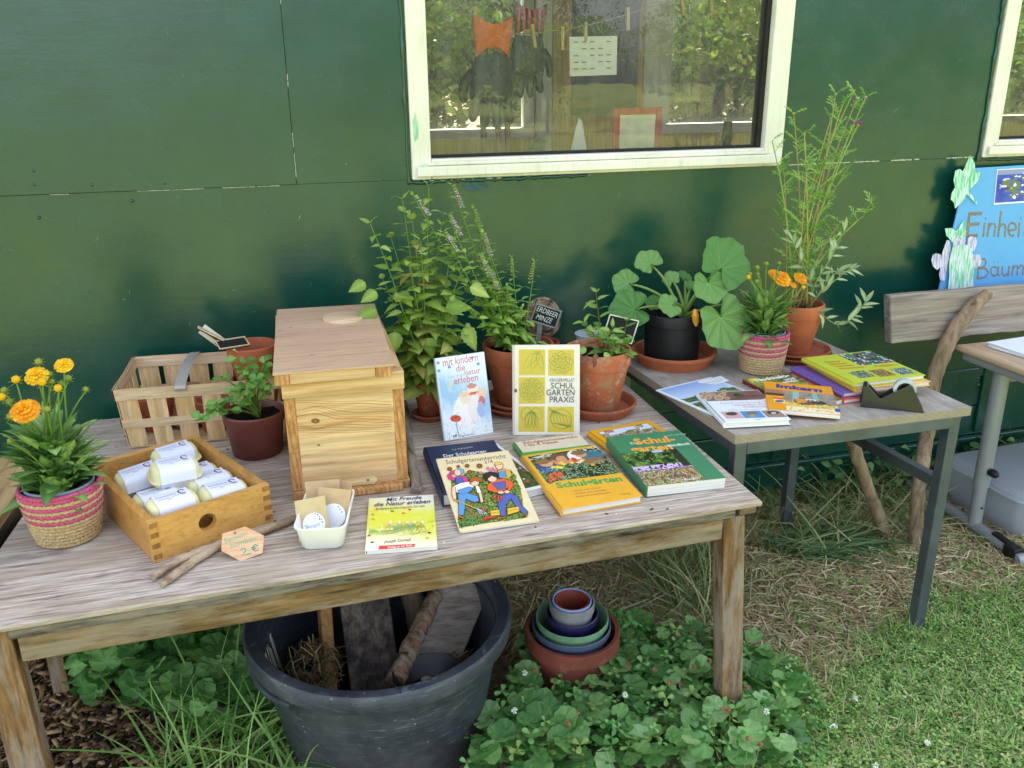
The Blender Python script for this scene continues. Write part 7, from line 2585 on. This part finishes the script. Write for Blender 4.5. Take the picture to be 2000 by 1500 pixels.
# ---- weathered plank bench end at the left edge
m = MB()
m.prism([(-.95, 1.80), (-.628, 1.80), (-.600, 2.30), (-.95, 2.30)], .676, .70)
t = thing('weathered_crate', 'dark weathered crate with pale top board at the table left end', 'crate', (-.80, 2.05, 0))
W('top_board', m, wood('pale_crate_board', '9a7c52', 'c9a878', 'y', 40, 2.5, .7), t, bevel=.002)
m = MB()
m.bar((-.640, 1.79, .62), (-.606, 2.31, .62), .022, .11)
W('side_board', m, wood('dark_weathered_board', '241c12', '6f5f48', 'y', 30, 4, .9, bump=.8), t, bevel=.003)
for x, y in ((-.66, 1.85), (-.92, 1.85), (-.66, 2.25), (-.92, 2.25)):
    W('leg', MB().bar((x, y, .675), (x, y, 0), .04, .04, up=(0, 1, 0)), OAKZ, t)

# ================================================================== trees around the meadow (seen in the glass and the gloss paint)
BARKT = wood('tree_bark', '3a3028', '6f6152', 'z', 14, 3, .9, bump=.8)
def scatter_mesh(name, tv, tf, Ms, Ps, cols, mats, smooth=False, shade=None):
    """numpy: many copies of a template joined in one mesh; shade = per-vertex brightness of the template"""
    tv = np.asarray(tv, float)
    k, n = len(Ps), len(tv)
    V = np.einsum('kij,nj->kni', Ms, tv)+Ps[:, None, :]
    V = V.reshape(-1, 3)
    nf = len(tf)
    lens = np.array([len(f) for f in tf])
    idx = np.concatenate([np.array(f) for f in tf])
    I = (idx[None, :]+(np.arange(k)*n)[:, None]).ravel()
    L = np.tile(lens, k)
    st = np.concatenate(([0], np.cumsum(L)[:-1]))
    me = bpy.data.meshes.new(name)
    me.vertices.add(len(V))
    me.vertices.foreach_set('co', V.ravel())
    me.loops.add(len(I))
    me.loops.foreach_set('vertex_index', I)
    me.polygons.add(len(L))
    me.polygons.foreach_set('loop_start', st)
    me.polygons.foreach_set('loop_total', L)
    if smooth:
        me.polygons.foreach_set('use_smooth', np.ones(len(L), bool))
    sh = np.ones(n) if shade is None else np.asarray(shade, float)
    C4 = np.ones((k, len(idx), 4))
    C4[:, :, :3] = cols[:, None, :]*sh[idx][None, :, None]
    at = me.color_attributes.new('Col', 'FLOAT_COLOR', 'CORNER')
    at.data.foreach_set('color', C4.ravel())
    me.update(calc_edges=True)
    me.validate()
    for m_ in mats:
        me.materials.append(m_)
    return me
def rotmats(yaw, pitch, roll, s):
    cy, sy, cp, sp, cr, sr = np.cos(yaw), np.sin(yaw), np.cos(pitch), np.sin(pitch), np.cos(roll), np.sin(roll)
    o, z = np.ones_like(yaw), np.zeros_like(yaw)
    Rz = np.stack([np.stack([cy, -sy, z], -1), np.stack([sy, cy, z], -1), np.stack([z, z, o], -1)], -2)
    Rx = np.stack([np.stack([o, z, z], -1), np.stack([z, cp, -sp], -1), np.stack([z, sp, cp], -1)], -2)
    Ry = np.stack([np.stack([cr, z, sr], -1), np.stack([z, o, z], -1), np.stack([-sr, z, cr], -1)], -2)
    return np.einsum('kij,kjl,klm->kim', Rz, Rx, Ry)*np.asarray(s)[:, None, None]
def pal(cols, k, rg=NR, jit=.12):
    P = np.array([lin(c) for c in cols])
    return P[rg.integers(0, len(P), k)]*(1+rg.uniform(-jit, jit, (k, 1)))
CROWN = colmat('tree_foliage', .55, .3, 0, 0, .3)
def tree_meshes(seed, h, wd, cols, nl=15000):
    r = np.random.default_rng(seed)
    lumps = []
    for i in range(17):
        a = r.uniform(0, 6.28)
        q = r.uniform(0, 1)**.6
        z = r.uniform(.22, .95)
        w_ = wd*.5*(1-.75*abs(z-.5)**1.3*1.6)
        lumps.append((q*w_*math.cos(a), q*w_*math.sin(a), z*h, wd*r.uniform(.14, .26)))
    lumps = np.array(lumps)
    k = r.integers(0, len(lumps), nl)
    d = r.normal(size=(nl, 3))
    d /= np.linalg.norm(d, axis=1)[:, None]
    rad = r.uniform(.55, 1.08, nl)**.5
    P = lumps[k, :3]+d*(lumps[k, 3]*rad)[:, None]*np.array([1, 1, .8])
    P[:, 2] = np.maximum(P[:, 2], .25)
    M_ = rotmats(r.uniform(0, 6.28, nl), r.uniform(-1, 1, nl), r.uniform(-1, 1, nl), r.uniform(.05, .13, nl))
    tv = [(0, -.5, 0), (.35, 0, .08), (0, .6, 0), (-.35, 0, .08)]
    crown = scatter_mesh('crown', tv, [(0, 1, 2, 3)], M_, P, pal(cols, nl, r, .2), (CROWN,))
    m = MB()
    m.tube([(0, 0, -.1), (.05, .02, h*.3), (0, .05, h*.7)], [h*.028, h*.02, h*.008], 10)
    for i in range(6):
        l = lumps[i]
        m.tube([(0, .02, h*.22+i*h*.05), (l[0]*.5, l[1]*.5, l[2]*.8), (l[0], l[1], l[2])], [h*.012, h*.008, h*.003], 6)
    trunk = mesh_from('trunk', m, 60, (BARKT,))
    return trunk, crown
KIND = [tree_meshes(1, 7.0, 5.5, ('4b6b25', '6d8a35', '3d5a22', '7f9440')), tree_meshes(2, 9.0, 6.0, ('3c5a24', '587a30', '2f4a1e')), tree_meshes(3, 3.2, 4.2, ('5d7a2c', '88984a', '6a8436'), 11000)]
LAB = ['broad mid green deciduous tree at the meadow edge', 'tall dark green tree at the meadow edge', 'low olive green bush at the meadow edge']
NAM = ['broad_tree', 'tall_tree', 'bush']
def tree(x, y, kind, s=1.0, rz=0.0, where='across the meadow'):
    t = thing(NAM[kind], LAB[kind].replace('at the meadow edge', where), ('tree', 'tree', 'bush')[kind], (x, y, 0), 'trees '+where, rz)
    for n_, me in zip(('trunk', 'crown'), KIND[kind]):
        o = place(n_, me, ROOT[t.name] @ Matrix.Diagonal((s, s, s, 1)), t)
rt_ = random.Random(8)
for i in range(15):
    x = -26+i*4.6+rt_.uniform(-1, 1)
    kind = 2 if x < 0 else (0 if i % 2 else 1)
    if x < -3:
        continue
    tree(x, -25+rt_.uniform(-3, 3), kind, rt_.uniform(.85, 1.15) if x > 0 else rt_.uniform(.55, .8), rt_.uniform(0, 6))
for i in range(6):
    tree(4+i*4.5+rt_.uniform(-1, 1), -19+rt_.uniform(-1, 1), 2, rt_.uniform(.9, 1.3), rt_.uniform(0, 6))
for x, y, k, s in ((.2, 8.2, 2, .95), (2.6, 8.6, 2, 1.0), (4.2, 8.0, 2, .9), (6.6, 8.8, 2, 1.0), (3.2, 10.5, 2, 1.3), (5.6, 11, 2, 1.3), (9.8, 9.4, 2, 1.1), (-1, 13, 0, 1), (3.2, 12, 1, .9), (7.5, 14, 0, 1.1), (12, 15, 1, 1), (1.0, 9.0, 2, .8), (5.0, 9.4, 2, .8), (8.6, 10, 2, .9), (11.5, 10.5, 2, .9)):
    tree(x, y, k, s, rt_.uniform(0, 6), 'behind the trailer')

# ================================================================== ground cover (uncountable: one object each)
COVER = colmat('ground_foliage', .5, .35, 0, 0, .25)
DRY = colmat('dry_straw', .85, .2, 0, 0, .1)
CHIP = colmat('bark_chips', .9, .2, .3)
def stuff(name, label, cat, me):
    o = bpy.data.objects.new(name, me)
    COL.objects.link(o)
    o['kind'] = 'stuff'
    tag(o, label, cat)
    return o
def area(k, polys, r=NR, dens=None):
    """k random points inside polygons given by photo pixels on the ground"""
    out = []
    for pi, (poly, share) in enumerate(polys):
        Q = np.array([Z(*p)[:2] for p in poly])
        lo, hi = Q.min(0), Q.max(0)
        need = int(k*share) if pi < len(polys)-1 else k-sum(len(o_) for o_ in out)
        got = np.zeros((0, 2))
        while len(got) < need:
            P = r.uniform(lo, hi, (need*3, 2))
            ins = np.zeros(len(P), bool)
            for i in range(len(Q)):
                a, b = Q[i], Q[i-1]
                c = (a[1] > P[:, 1]) != (b[1] > P[:, 1])
                with np.errstate(divide='ignore', invalid='ignore'):
                    ins ^= c & (P[:, 0] < (b[0]-a[0])*(P[:, 1]-a[1])/(b[1]-a[1])+a[0])
            got = np.concatenate([got, P[ins]])
        out.append(got[:need])
    return np.concatenate(out)
def clump(k, polys, nc, sp, r=NR):
    C_ = area(nc, polys)
    return C_[r.integers(0, nc, k)]+r.normal(0, sp, (k, 2))
def blades_t(n=3, wid=.06, bend=.35):
    """unit-height bent blade"""
    v, f = [], []
    for i in range(n+1):
        t_ = i/n
        w_ = wid*(1-t_**1.5)+.004
        v += [(-w_, bend*t_*t_, t_*(1-.25*bend*t_)), (w_, bend*t_*t_, t_*(1-.25*bend*t_))]
    for i in range(n):
        f.append((2*i, 2*i+1, 2*i+3, 2*i+2))
    return v, f
def put(name, label, cat, tmpl, P2, z, yaw, pitch, roll, s, cols, mat, shade=None, smooth=True):
    P = np.column_stack([P2, z])
    me = scatter_mesh(name, tmpl[0], tmpl[1], rotmats(yaw, pitch, roll, s), P, cols, (mat,), smooth, shade)
    return stuff(name, label, cat, me)
U_ = NR.uniform
OUTER = [(((2040, 1130), (2040, 950), (2600, 900), (3000, 1400), (2600, 2100), (1300, 2100), (1400, 1520), (2060, 1520)), 1.0)]
# --- dry cut straw on the soil
k = 46000
P2 = area(k, [(((1480, 1330), (1700, 1240), (2040, 1130), (2060, 1520), (1400, 1520)), .16), (((1020, 1090), (1300, 1040), (1460, 1010), (1480, 960), (1760, 940), (2000, 920), (2040, 1200), (1720, 1230), (1560, 1420), (1480, 1300), (1150, 1330), (1000, 1230)), .68), (((980, 1130), (1020, 1080), (1400, 1080), (1400, 1300), (1010, 1300)), .18)])
P2 = np.concatenate([P2, area(9000, OUTER)])
k = len(P2)
sv_, sf_ = [], []
for i in range(4):
    t_ = i/3
    sv_ += [(-.022, t_-.5, .10*math.sin(t_*3.1)), (.022, t_-.5, .10*math.sin(t_*3.1)+.01)]
for i in range(3):
    sf_.append((2*i, 2*i+1, 2*i+3, 2*i+2))
put('cut_straw', 'dry beige cut grass strewn over bare soil between the tables', 'straw', (sv_, sf_), P2, U_(.002, .022, k), U_(0, 6.28, k), U_(-.35, .35, k), U_(-.8, .8, k), U_(.025, .095, k), pal(('cfbd92', 'b8a47a', 'e2d3ac', '9c8660', 'bcae80', 'a8a06c'), k), DRY)
# --- clover lawn
def trefoil():
    v, f = [(0, 0, 0)], []
    for q in range(3):
        a = q*2.094
        ca, sa = math.cos(a), math.sin(a)
        b = len(v)
        for x, y, z in ((.0, .25, .02), (-.28, .55, .10), (-.26, .85, .08), (0, .95, .02), (.26, .85, .08), (.28, .55, .10)):
            v.append((x*ca-y*sa, x*sa+y*ca, z))
        f += [(0, b, b+1), (b, b+3, b+2, b+1), (b, b+5, b+4, b+3), (0, b+5, b)]
    return v, f
TREF = trefoil()
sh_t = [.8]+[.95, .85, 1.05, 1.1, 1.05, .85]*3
k = 13000
P2 = clump(k, [(((1500, 1380), (1640, 1350), (1720, 1250), (1880, 1180), (2060, 1150), (2080, 1530), (1420, 1530)), .96), (((1560, 1180), (1800, 1060), (2000, 1080), (1900, 1200), (1600, 1350)), .04)], 420, .045)
P2 = np.concatenate([P2, clump(15000, OUTER, 700, .06)])
k = len(P2)
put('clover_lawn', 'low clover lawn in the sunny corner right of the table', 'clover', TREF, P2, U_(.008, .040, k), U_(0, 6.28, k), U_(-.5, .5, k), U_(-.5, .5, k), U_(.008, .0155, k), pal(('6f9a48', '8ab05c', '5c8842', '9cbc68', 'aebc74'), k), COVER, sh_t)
k = 6500
P2 = area(k, [(((1480, 1330), (1700, 1240), (2040, 1130), (2060, 1520), (1400, 1520)), .93), (((1460, 960), (2000, 900), (2040, 1250), (1500, 1330)), .07)])
P2 = np.concatenate([P2, area(7000, OUTER)])
k = len(P2)
put('lawn_grass', 'short grass blades mixed into the clover lawn', 'grass', blades_t(3, .035, .8), P2, np.zeros(k), U_(0, 6.28, k), U_(-.6, .6, k), U_(-.5, .5, k), U_(.03, .075, k), pal(('7fa653', '9ab468', '6c9048', 'b8be84', 'c4b88a'), k), COVER)
# --- ground ivy patches
gl = round_leaf('ivy_template', COVER, 3, .55, .14, .05, 32, 3, 2, .045, 10, .02, 1.12)
gv = [tuple(v.co) for v in gl.vertices]
gf = [tuple(p_.vertices) for p_ in gl.polygons]
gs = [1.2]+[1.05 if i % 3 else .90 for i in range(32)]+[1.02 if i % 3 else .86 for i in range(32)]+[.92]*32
bpy.data.meshes.remove(gl)
def ivy(name, label, polys, k, cols, zmax, smin, smax, tilt):
    P2 = area(k, polys)
    c = P2.mean(0)
    z = zmax*(U_(0, 1, k)**.7)
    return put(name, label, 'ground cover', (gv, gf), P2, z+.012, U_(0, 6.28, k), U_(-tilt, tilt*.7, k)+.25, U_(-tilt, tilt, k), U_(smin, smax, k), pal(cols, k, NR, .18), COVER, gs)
right_poly = ((1030, 1300), (1120, 1285), (1230, 1265), (1330, 1290), (1400, 1290), (1470, 1330), (1530, 1360), (1560, 1420), (1520, 1530), (900, 1560), (960, 1470), (1010, 1380))
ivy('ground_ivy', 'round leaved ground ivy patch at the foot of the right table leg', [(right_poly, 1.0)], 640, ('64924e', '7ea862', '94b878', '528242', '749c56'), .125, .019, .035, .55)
k = 950
P2 = area(k, [(right_poly, 1.0)])
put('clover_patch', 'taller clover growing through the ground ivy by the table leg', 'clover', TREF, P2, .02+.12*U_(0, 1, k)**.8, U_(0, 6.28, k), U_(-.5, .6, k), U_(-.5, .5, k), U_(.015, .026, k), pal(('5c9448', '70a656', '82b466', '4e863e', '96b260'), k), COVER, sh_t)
near_pots = ((1035, 1315), (1120, 1290), (1215, 1280), (1240, 1330), (1120, 1350), (1020, 1360))
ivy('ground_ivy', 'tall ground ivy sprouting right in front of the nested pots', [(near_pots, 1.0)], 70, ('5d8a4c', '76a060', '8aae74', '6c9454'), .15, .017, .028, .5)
k = 260
P2 = area(k, [(near_pots, 1.0)])
put('clover_patch', 'clover sprouting right in front of the nested pots', 'clover', TREF, P2, .03+.14*U_(0, 1, k)**.7, U_(0, 6.28, k), U_(-.5, .6, k), U_(-.5, .5, k), U_(.015, .024, k), pal(('5c9448', '70a656', '82b466', '4e863e', '96b260'), k), COVER, sh_t)
fringe = ((1440, 1290), (1540, 1310), (1600, 1370), (1620, 1530), (1480, 1540), (1520, 1400))
ivy('ground_ivy', 'thinning fringe of ground ivy between the table leg and the lawn', [(fringe, 1.0)], 40, ('5d8a4c', '76a060', '8aae74', '6c9454'), .05, .012, .024, .5)
k = 300
P2 = area(k, [(fringe, 1.0)])
put('clover_patch', 'loose clover between the table leg and the lawn', 'clover', TREF, P2, .01+.06*U_(0, 1, k), U_(0, 6.28, k), U_(-.5, .6, k), U_(-.5, .5, k), U_(.010, .021, k), pal(('5c9448', '70a656', '82b466', '4e863e', '96b260'), k), COVER, sh_t)
left_poly = ((120, 1330), (230, 1270), (480, 1240), (500, 1330), (560, 1420), (420, 1460), (300, 1400), (160, 1370))
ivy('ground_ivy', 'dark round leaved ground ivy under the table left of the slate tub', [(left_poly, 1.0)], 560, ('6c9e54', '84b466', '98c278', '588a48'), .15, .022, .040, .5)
# stalks and heads of clover flowers, each its own little thing
CLW = colmat('clover_heads', .8, .2)
for i, (px, py, brown) in enumerate(((1099, 1250, 0), (1221, 1357, 0), (1025, 1314, 0), (1005, 1388, 0), (1497, 1390, 0), (1671, 1365, 0), (1812, 1450, 0), (1710, 1495, 0), (1045, 1308, 1), (1227, 1298, 1), (1279, 1306, 1), (1385, 1288, 1), (1327, 1333, 1), (1156, 1275, 1), (1110, 1283, 1), (1127, 1390, 1), (1110, 1410, 1), (1415, 1382, 1), (1424, 1385, 1), (1458, 1340, 1), (1355, 1300, 1), (1462, 1440, 1), (1485, 1452, 1), (1307, 1330, 1))):
    hgt = .15 if px < 1530 else .05
    c = Vector(Z(px, py, hgt))
    m = MB()
    b = Vector((c.x+rnd.uniform(-.03, .03), c.y+rnd.uniform(-.02, .03), 0))
    m.tube(bez(b, b.lerp(c, .5)+Vector((.01, 0, .02)), c, 5), .0011, 4, col=lin('7d9a4a'))
    for q in range(26):
        d = Vector((rnd.gauss(0, 1), rnd.gauss(0, 1), rnd.gauss(.3, 1))).normalized()
        if brown:
            d.z -= .6
        m.bar(c+d*.003, c+d*(.0080 if not brown else .0072), .0022, .0012, col=lin(rnd.choice(('e6e8d8', 'f0f0e4', 'cdd6b4') if not brown else ('9a6a4a', 'b4866a', '7d5238'))))
    solo('clover_flower', 'white clover flower head above the ground ivy and lawn' if not brown else 'withered brown clover head above the ground ivy', 'clover flower', m, CLW, b, 'white clover heads' if not brown else 'withered clover heads')
# --- long grass
k = 240
P2 = area(k, [(((330, 1450), (480, 1400), (560, 1400), (600, 1560), (300, 1580)), .85), (((470, 1370), (510, 1360), (540, 1440), (480, 1440)), .15)])
put('long_grass', 'long fresh grass growing at the left foot of the slate tub', 'grass', blades_t(6, .012, .9), P2, np.zeros(k), U_(0, 6.28, k), U_(-.4, .5, k), U_(-.5, .5, k), U_(.10, .27, k), pal(('7aa650', '90b862', 'a4c672', '628e44'), k), COVER)
k = 1700
P2 = area(k, [(((1250, 1130), (1400, 1080), (1400, 1260), (1300, 1220)), .22), (((1450, 1000), (1530, 940), (1780, 930), (1830, 1040), (1640, 1100), (1480, 1090)), .48), (((1820, 960), (1860, 880), (2030, 860), (2030, 920), (1900, 960)), .30)])
put('meadow_grass', 'coarse green grass and weeds along the foot of the trailer', 'grass', blades_t(5, .014, 1.1), P2, np.zeros(k), U_(0, 6.28, k), U_(-.7, .7, k), U_(-.9, .9, k), U_(.07, .22, k), pal(('76905a', '93a46a', '5c7a46', 'aaae7c', 'b8ae84'), k), COVER)
# flattened bundle of long grass under the school table
k = 420
P2 = area(k, [(((1480, 1075), (1560, 1050), (1700, 1085), (1560, 1110)), 1.0)])
put('flattened_grass', 'bundle of flattened long grass under the school table', 'grass', blades_t(5, .012, .25), P2, U_(.01, .05, k), U_(-1.0, -.3, k)-.9, np.full(k, -1.45)+U_(-.12, .1, k), U_(-.4, .4, k), U_(.14, .34, k), pal(('6d8c5c', '7f9a6a', '557448', '8fa67c'), k), COVER)
wl = leaf_mesh('weed_template', COVER, .3, .7, 6, .15, .3, .05, .02, 0, 3)
wv_ = [tuple(v.co) for v in wl.vertices]
wf_ = [tuple(p_.vertices) for p_ in wl.polygons]
bpy.data.meshes.remove(wl)
k = 900
P2 = np.concatenate([area(k//2, [(((1840, 960), (1870, 870), (2040, 850), (2040, 930), (1900, 960)), 1.0)]), area(k-k//2, [(((1540, 960), (1600, 930), (1800, 905), (1830, 960), (1700, 1000), (1560, 1000)), 1.0)])])
put('weeds', 'leafy green weeds growing against the trailer skirt', 'weeds', (wv_, wf_), P2, U_(.01, .20, k), U_(0, 6.28, k), U_(-.5, .7, k), U_(-.6, .6, k), U_(.03, .065, k), pal(('47703a', '5c844a', '385c2e', '6f9458'), k), COVER)
# --- bark chips
cv_ = [(-.5, -.18, 0), (.5, -.14, .02), (.55, .12, .0), (-.45, .2, .03), (-.5, -.18, .12), (.5, -.14, .10), (.55, .12, .12), (-.45, .2, .10)]
cf_ = [(3, 2, 1, 0), (4, 5, 6, 7), (0, 1, 5, 4), (1, 2, 6, 5), (2, 3, 7, 6), (3, 0, 4, 7)]
k = 3600
P2 = area(k, [(((-60, 1260), (240, 1240), (330, 1380), (460, 1420), (500, 1560), (-80, 1560)), 1.0)])
put('bark_mulch', 'brown bark mulch under the left table leg', 'mulch', (cv_, cf_), P2, U_(0, .020, k), U_(0, 6.28, k), U_(-.5, .5, k), U_(-.5, .5, k), U_(.012, .042, k), pal(('4a3524', '6b5138', '2e2118', '8a6c4c', 'a88a66'), k, NR, .25), CHIP, None, False)
# --- hay clumps in the tub
k = 1500
cl = np.array([(.012, 1.83, .25, .065), (.10, 1.705, .17, .050), (.345, 1.83, .18, .05)])
w_ = NR.integers(0, 3, k)
d_ = NR.normal(size=(k, 3))
d_ /= np.linalg.norm(d_, axis=1)[:, None]
P3 = cl[w_, :3]+d_*(cl[w_, 3]*U_(.3, 1, k)**.5)[:, None]
me = scatter_mesh('hay_clump', sv_, sf_, rotmats(U_(0, 6.28, k), U_(-1.2, 1.2, k), U_(-1, 1, k), U_(.025, .06, k)), P3, pal(('6b5a3c', '8a7650', '4f4230', 'a08c60'), k), (DRY,), True)
stuff('hay_clump', 'clumps of dry hay lying among the wood in the slate tub', 'hay', me)
# specks and crumbs on the two table tops
db = MB()
rz_ = random.Random(77)
for i in range(95):
    if i % 3:
        x, y, z = rz_.uniform(-.5, 1.0), rz_.uniform(1.58, 2.5), TZ
    else:
        x, y, z = rz_.uniform(1.12, 1.78), rz_.uniform(1.84, 2.5), T2
    s = rz_.uniform(.0012, .0038)
    a = rz_.uniform(0, 3.14)
    T = Matrix.Translation((x, y, z+s*.3)) @ Matrix.Rotation(a, 4, 'Z')
    db.box((0, 0, 0), (s*rz_.uniform(1, 3), s, s*.6), T, lin(rz_.choice(('2a211a', '3d3024', '6b4a30', 'd8d2c4', '4a5a2c', '1f1a16'))))
o_ = W('crumbs', db, CHIP)
tag(o_, 'scattered soil crumbs and plant bits on the two table tops', 'crumbs')
o_['kind'] = 'stuff'
# a few pale twigs and a fallen petal
for i, P in enumerate((((1300, 1150), (1265, 1170), (1215, 1190)), ((1000, 1270), (1030, 1200), (1045, 1160)), ((1380, 1130), (1300, 1160), (1225, 1200)), ((1470, 1090), (1466, 1150), (1465, 1180)))):
    m = MB()
    m.tube(catmull([Z(*q, .03+.02*j) for j, q in enumerate(P)], 4), [.0025]*(4*(len(P)-1)+1), 5, wob=.25)
    solo('dry_stalk', ('bent pale grass stalk on the soil behind the nested pots', 'bleached dry stalk leaning between the slate tub and nested pots', 'long pale stalk beside the nested pots', 'dry stalk standing right of the wooden table leg')[i], 'stalk', m, plain('bleached_stalk', 'b9ae8c', .8, .2), Z(*P[0], 0), 'dry stalks on the soil', smooth=60)
m = MB()
c = Vector(Z(1627, 1422, .035))
F_ = frame(c, (1, .4, .1), (0, -.5, 1), .02)
m.add([(0, -1, 0), (.4, -.3, .15), (.35, .5, .1), (0, 1, 0), (-.35, .5, .12), (-.4, -.3, .1)], [(0, 1, 2, 3, 4, 5)], F_)
solo('petal', 'single white fallen petal on the clover lawn', 'petal', m, PAPER, c-Vector((0, 0, .0)))
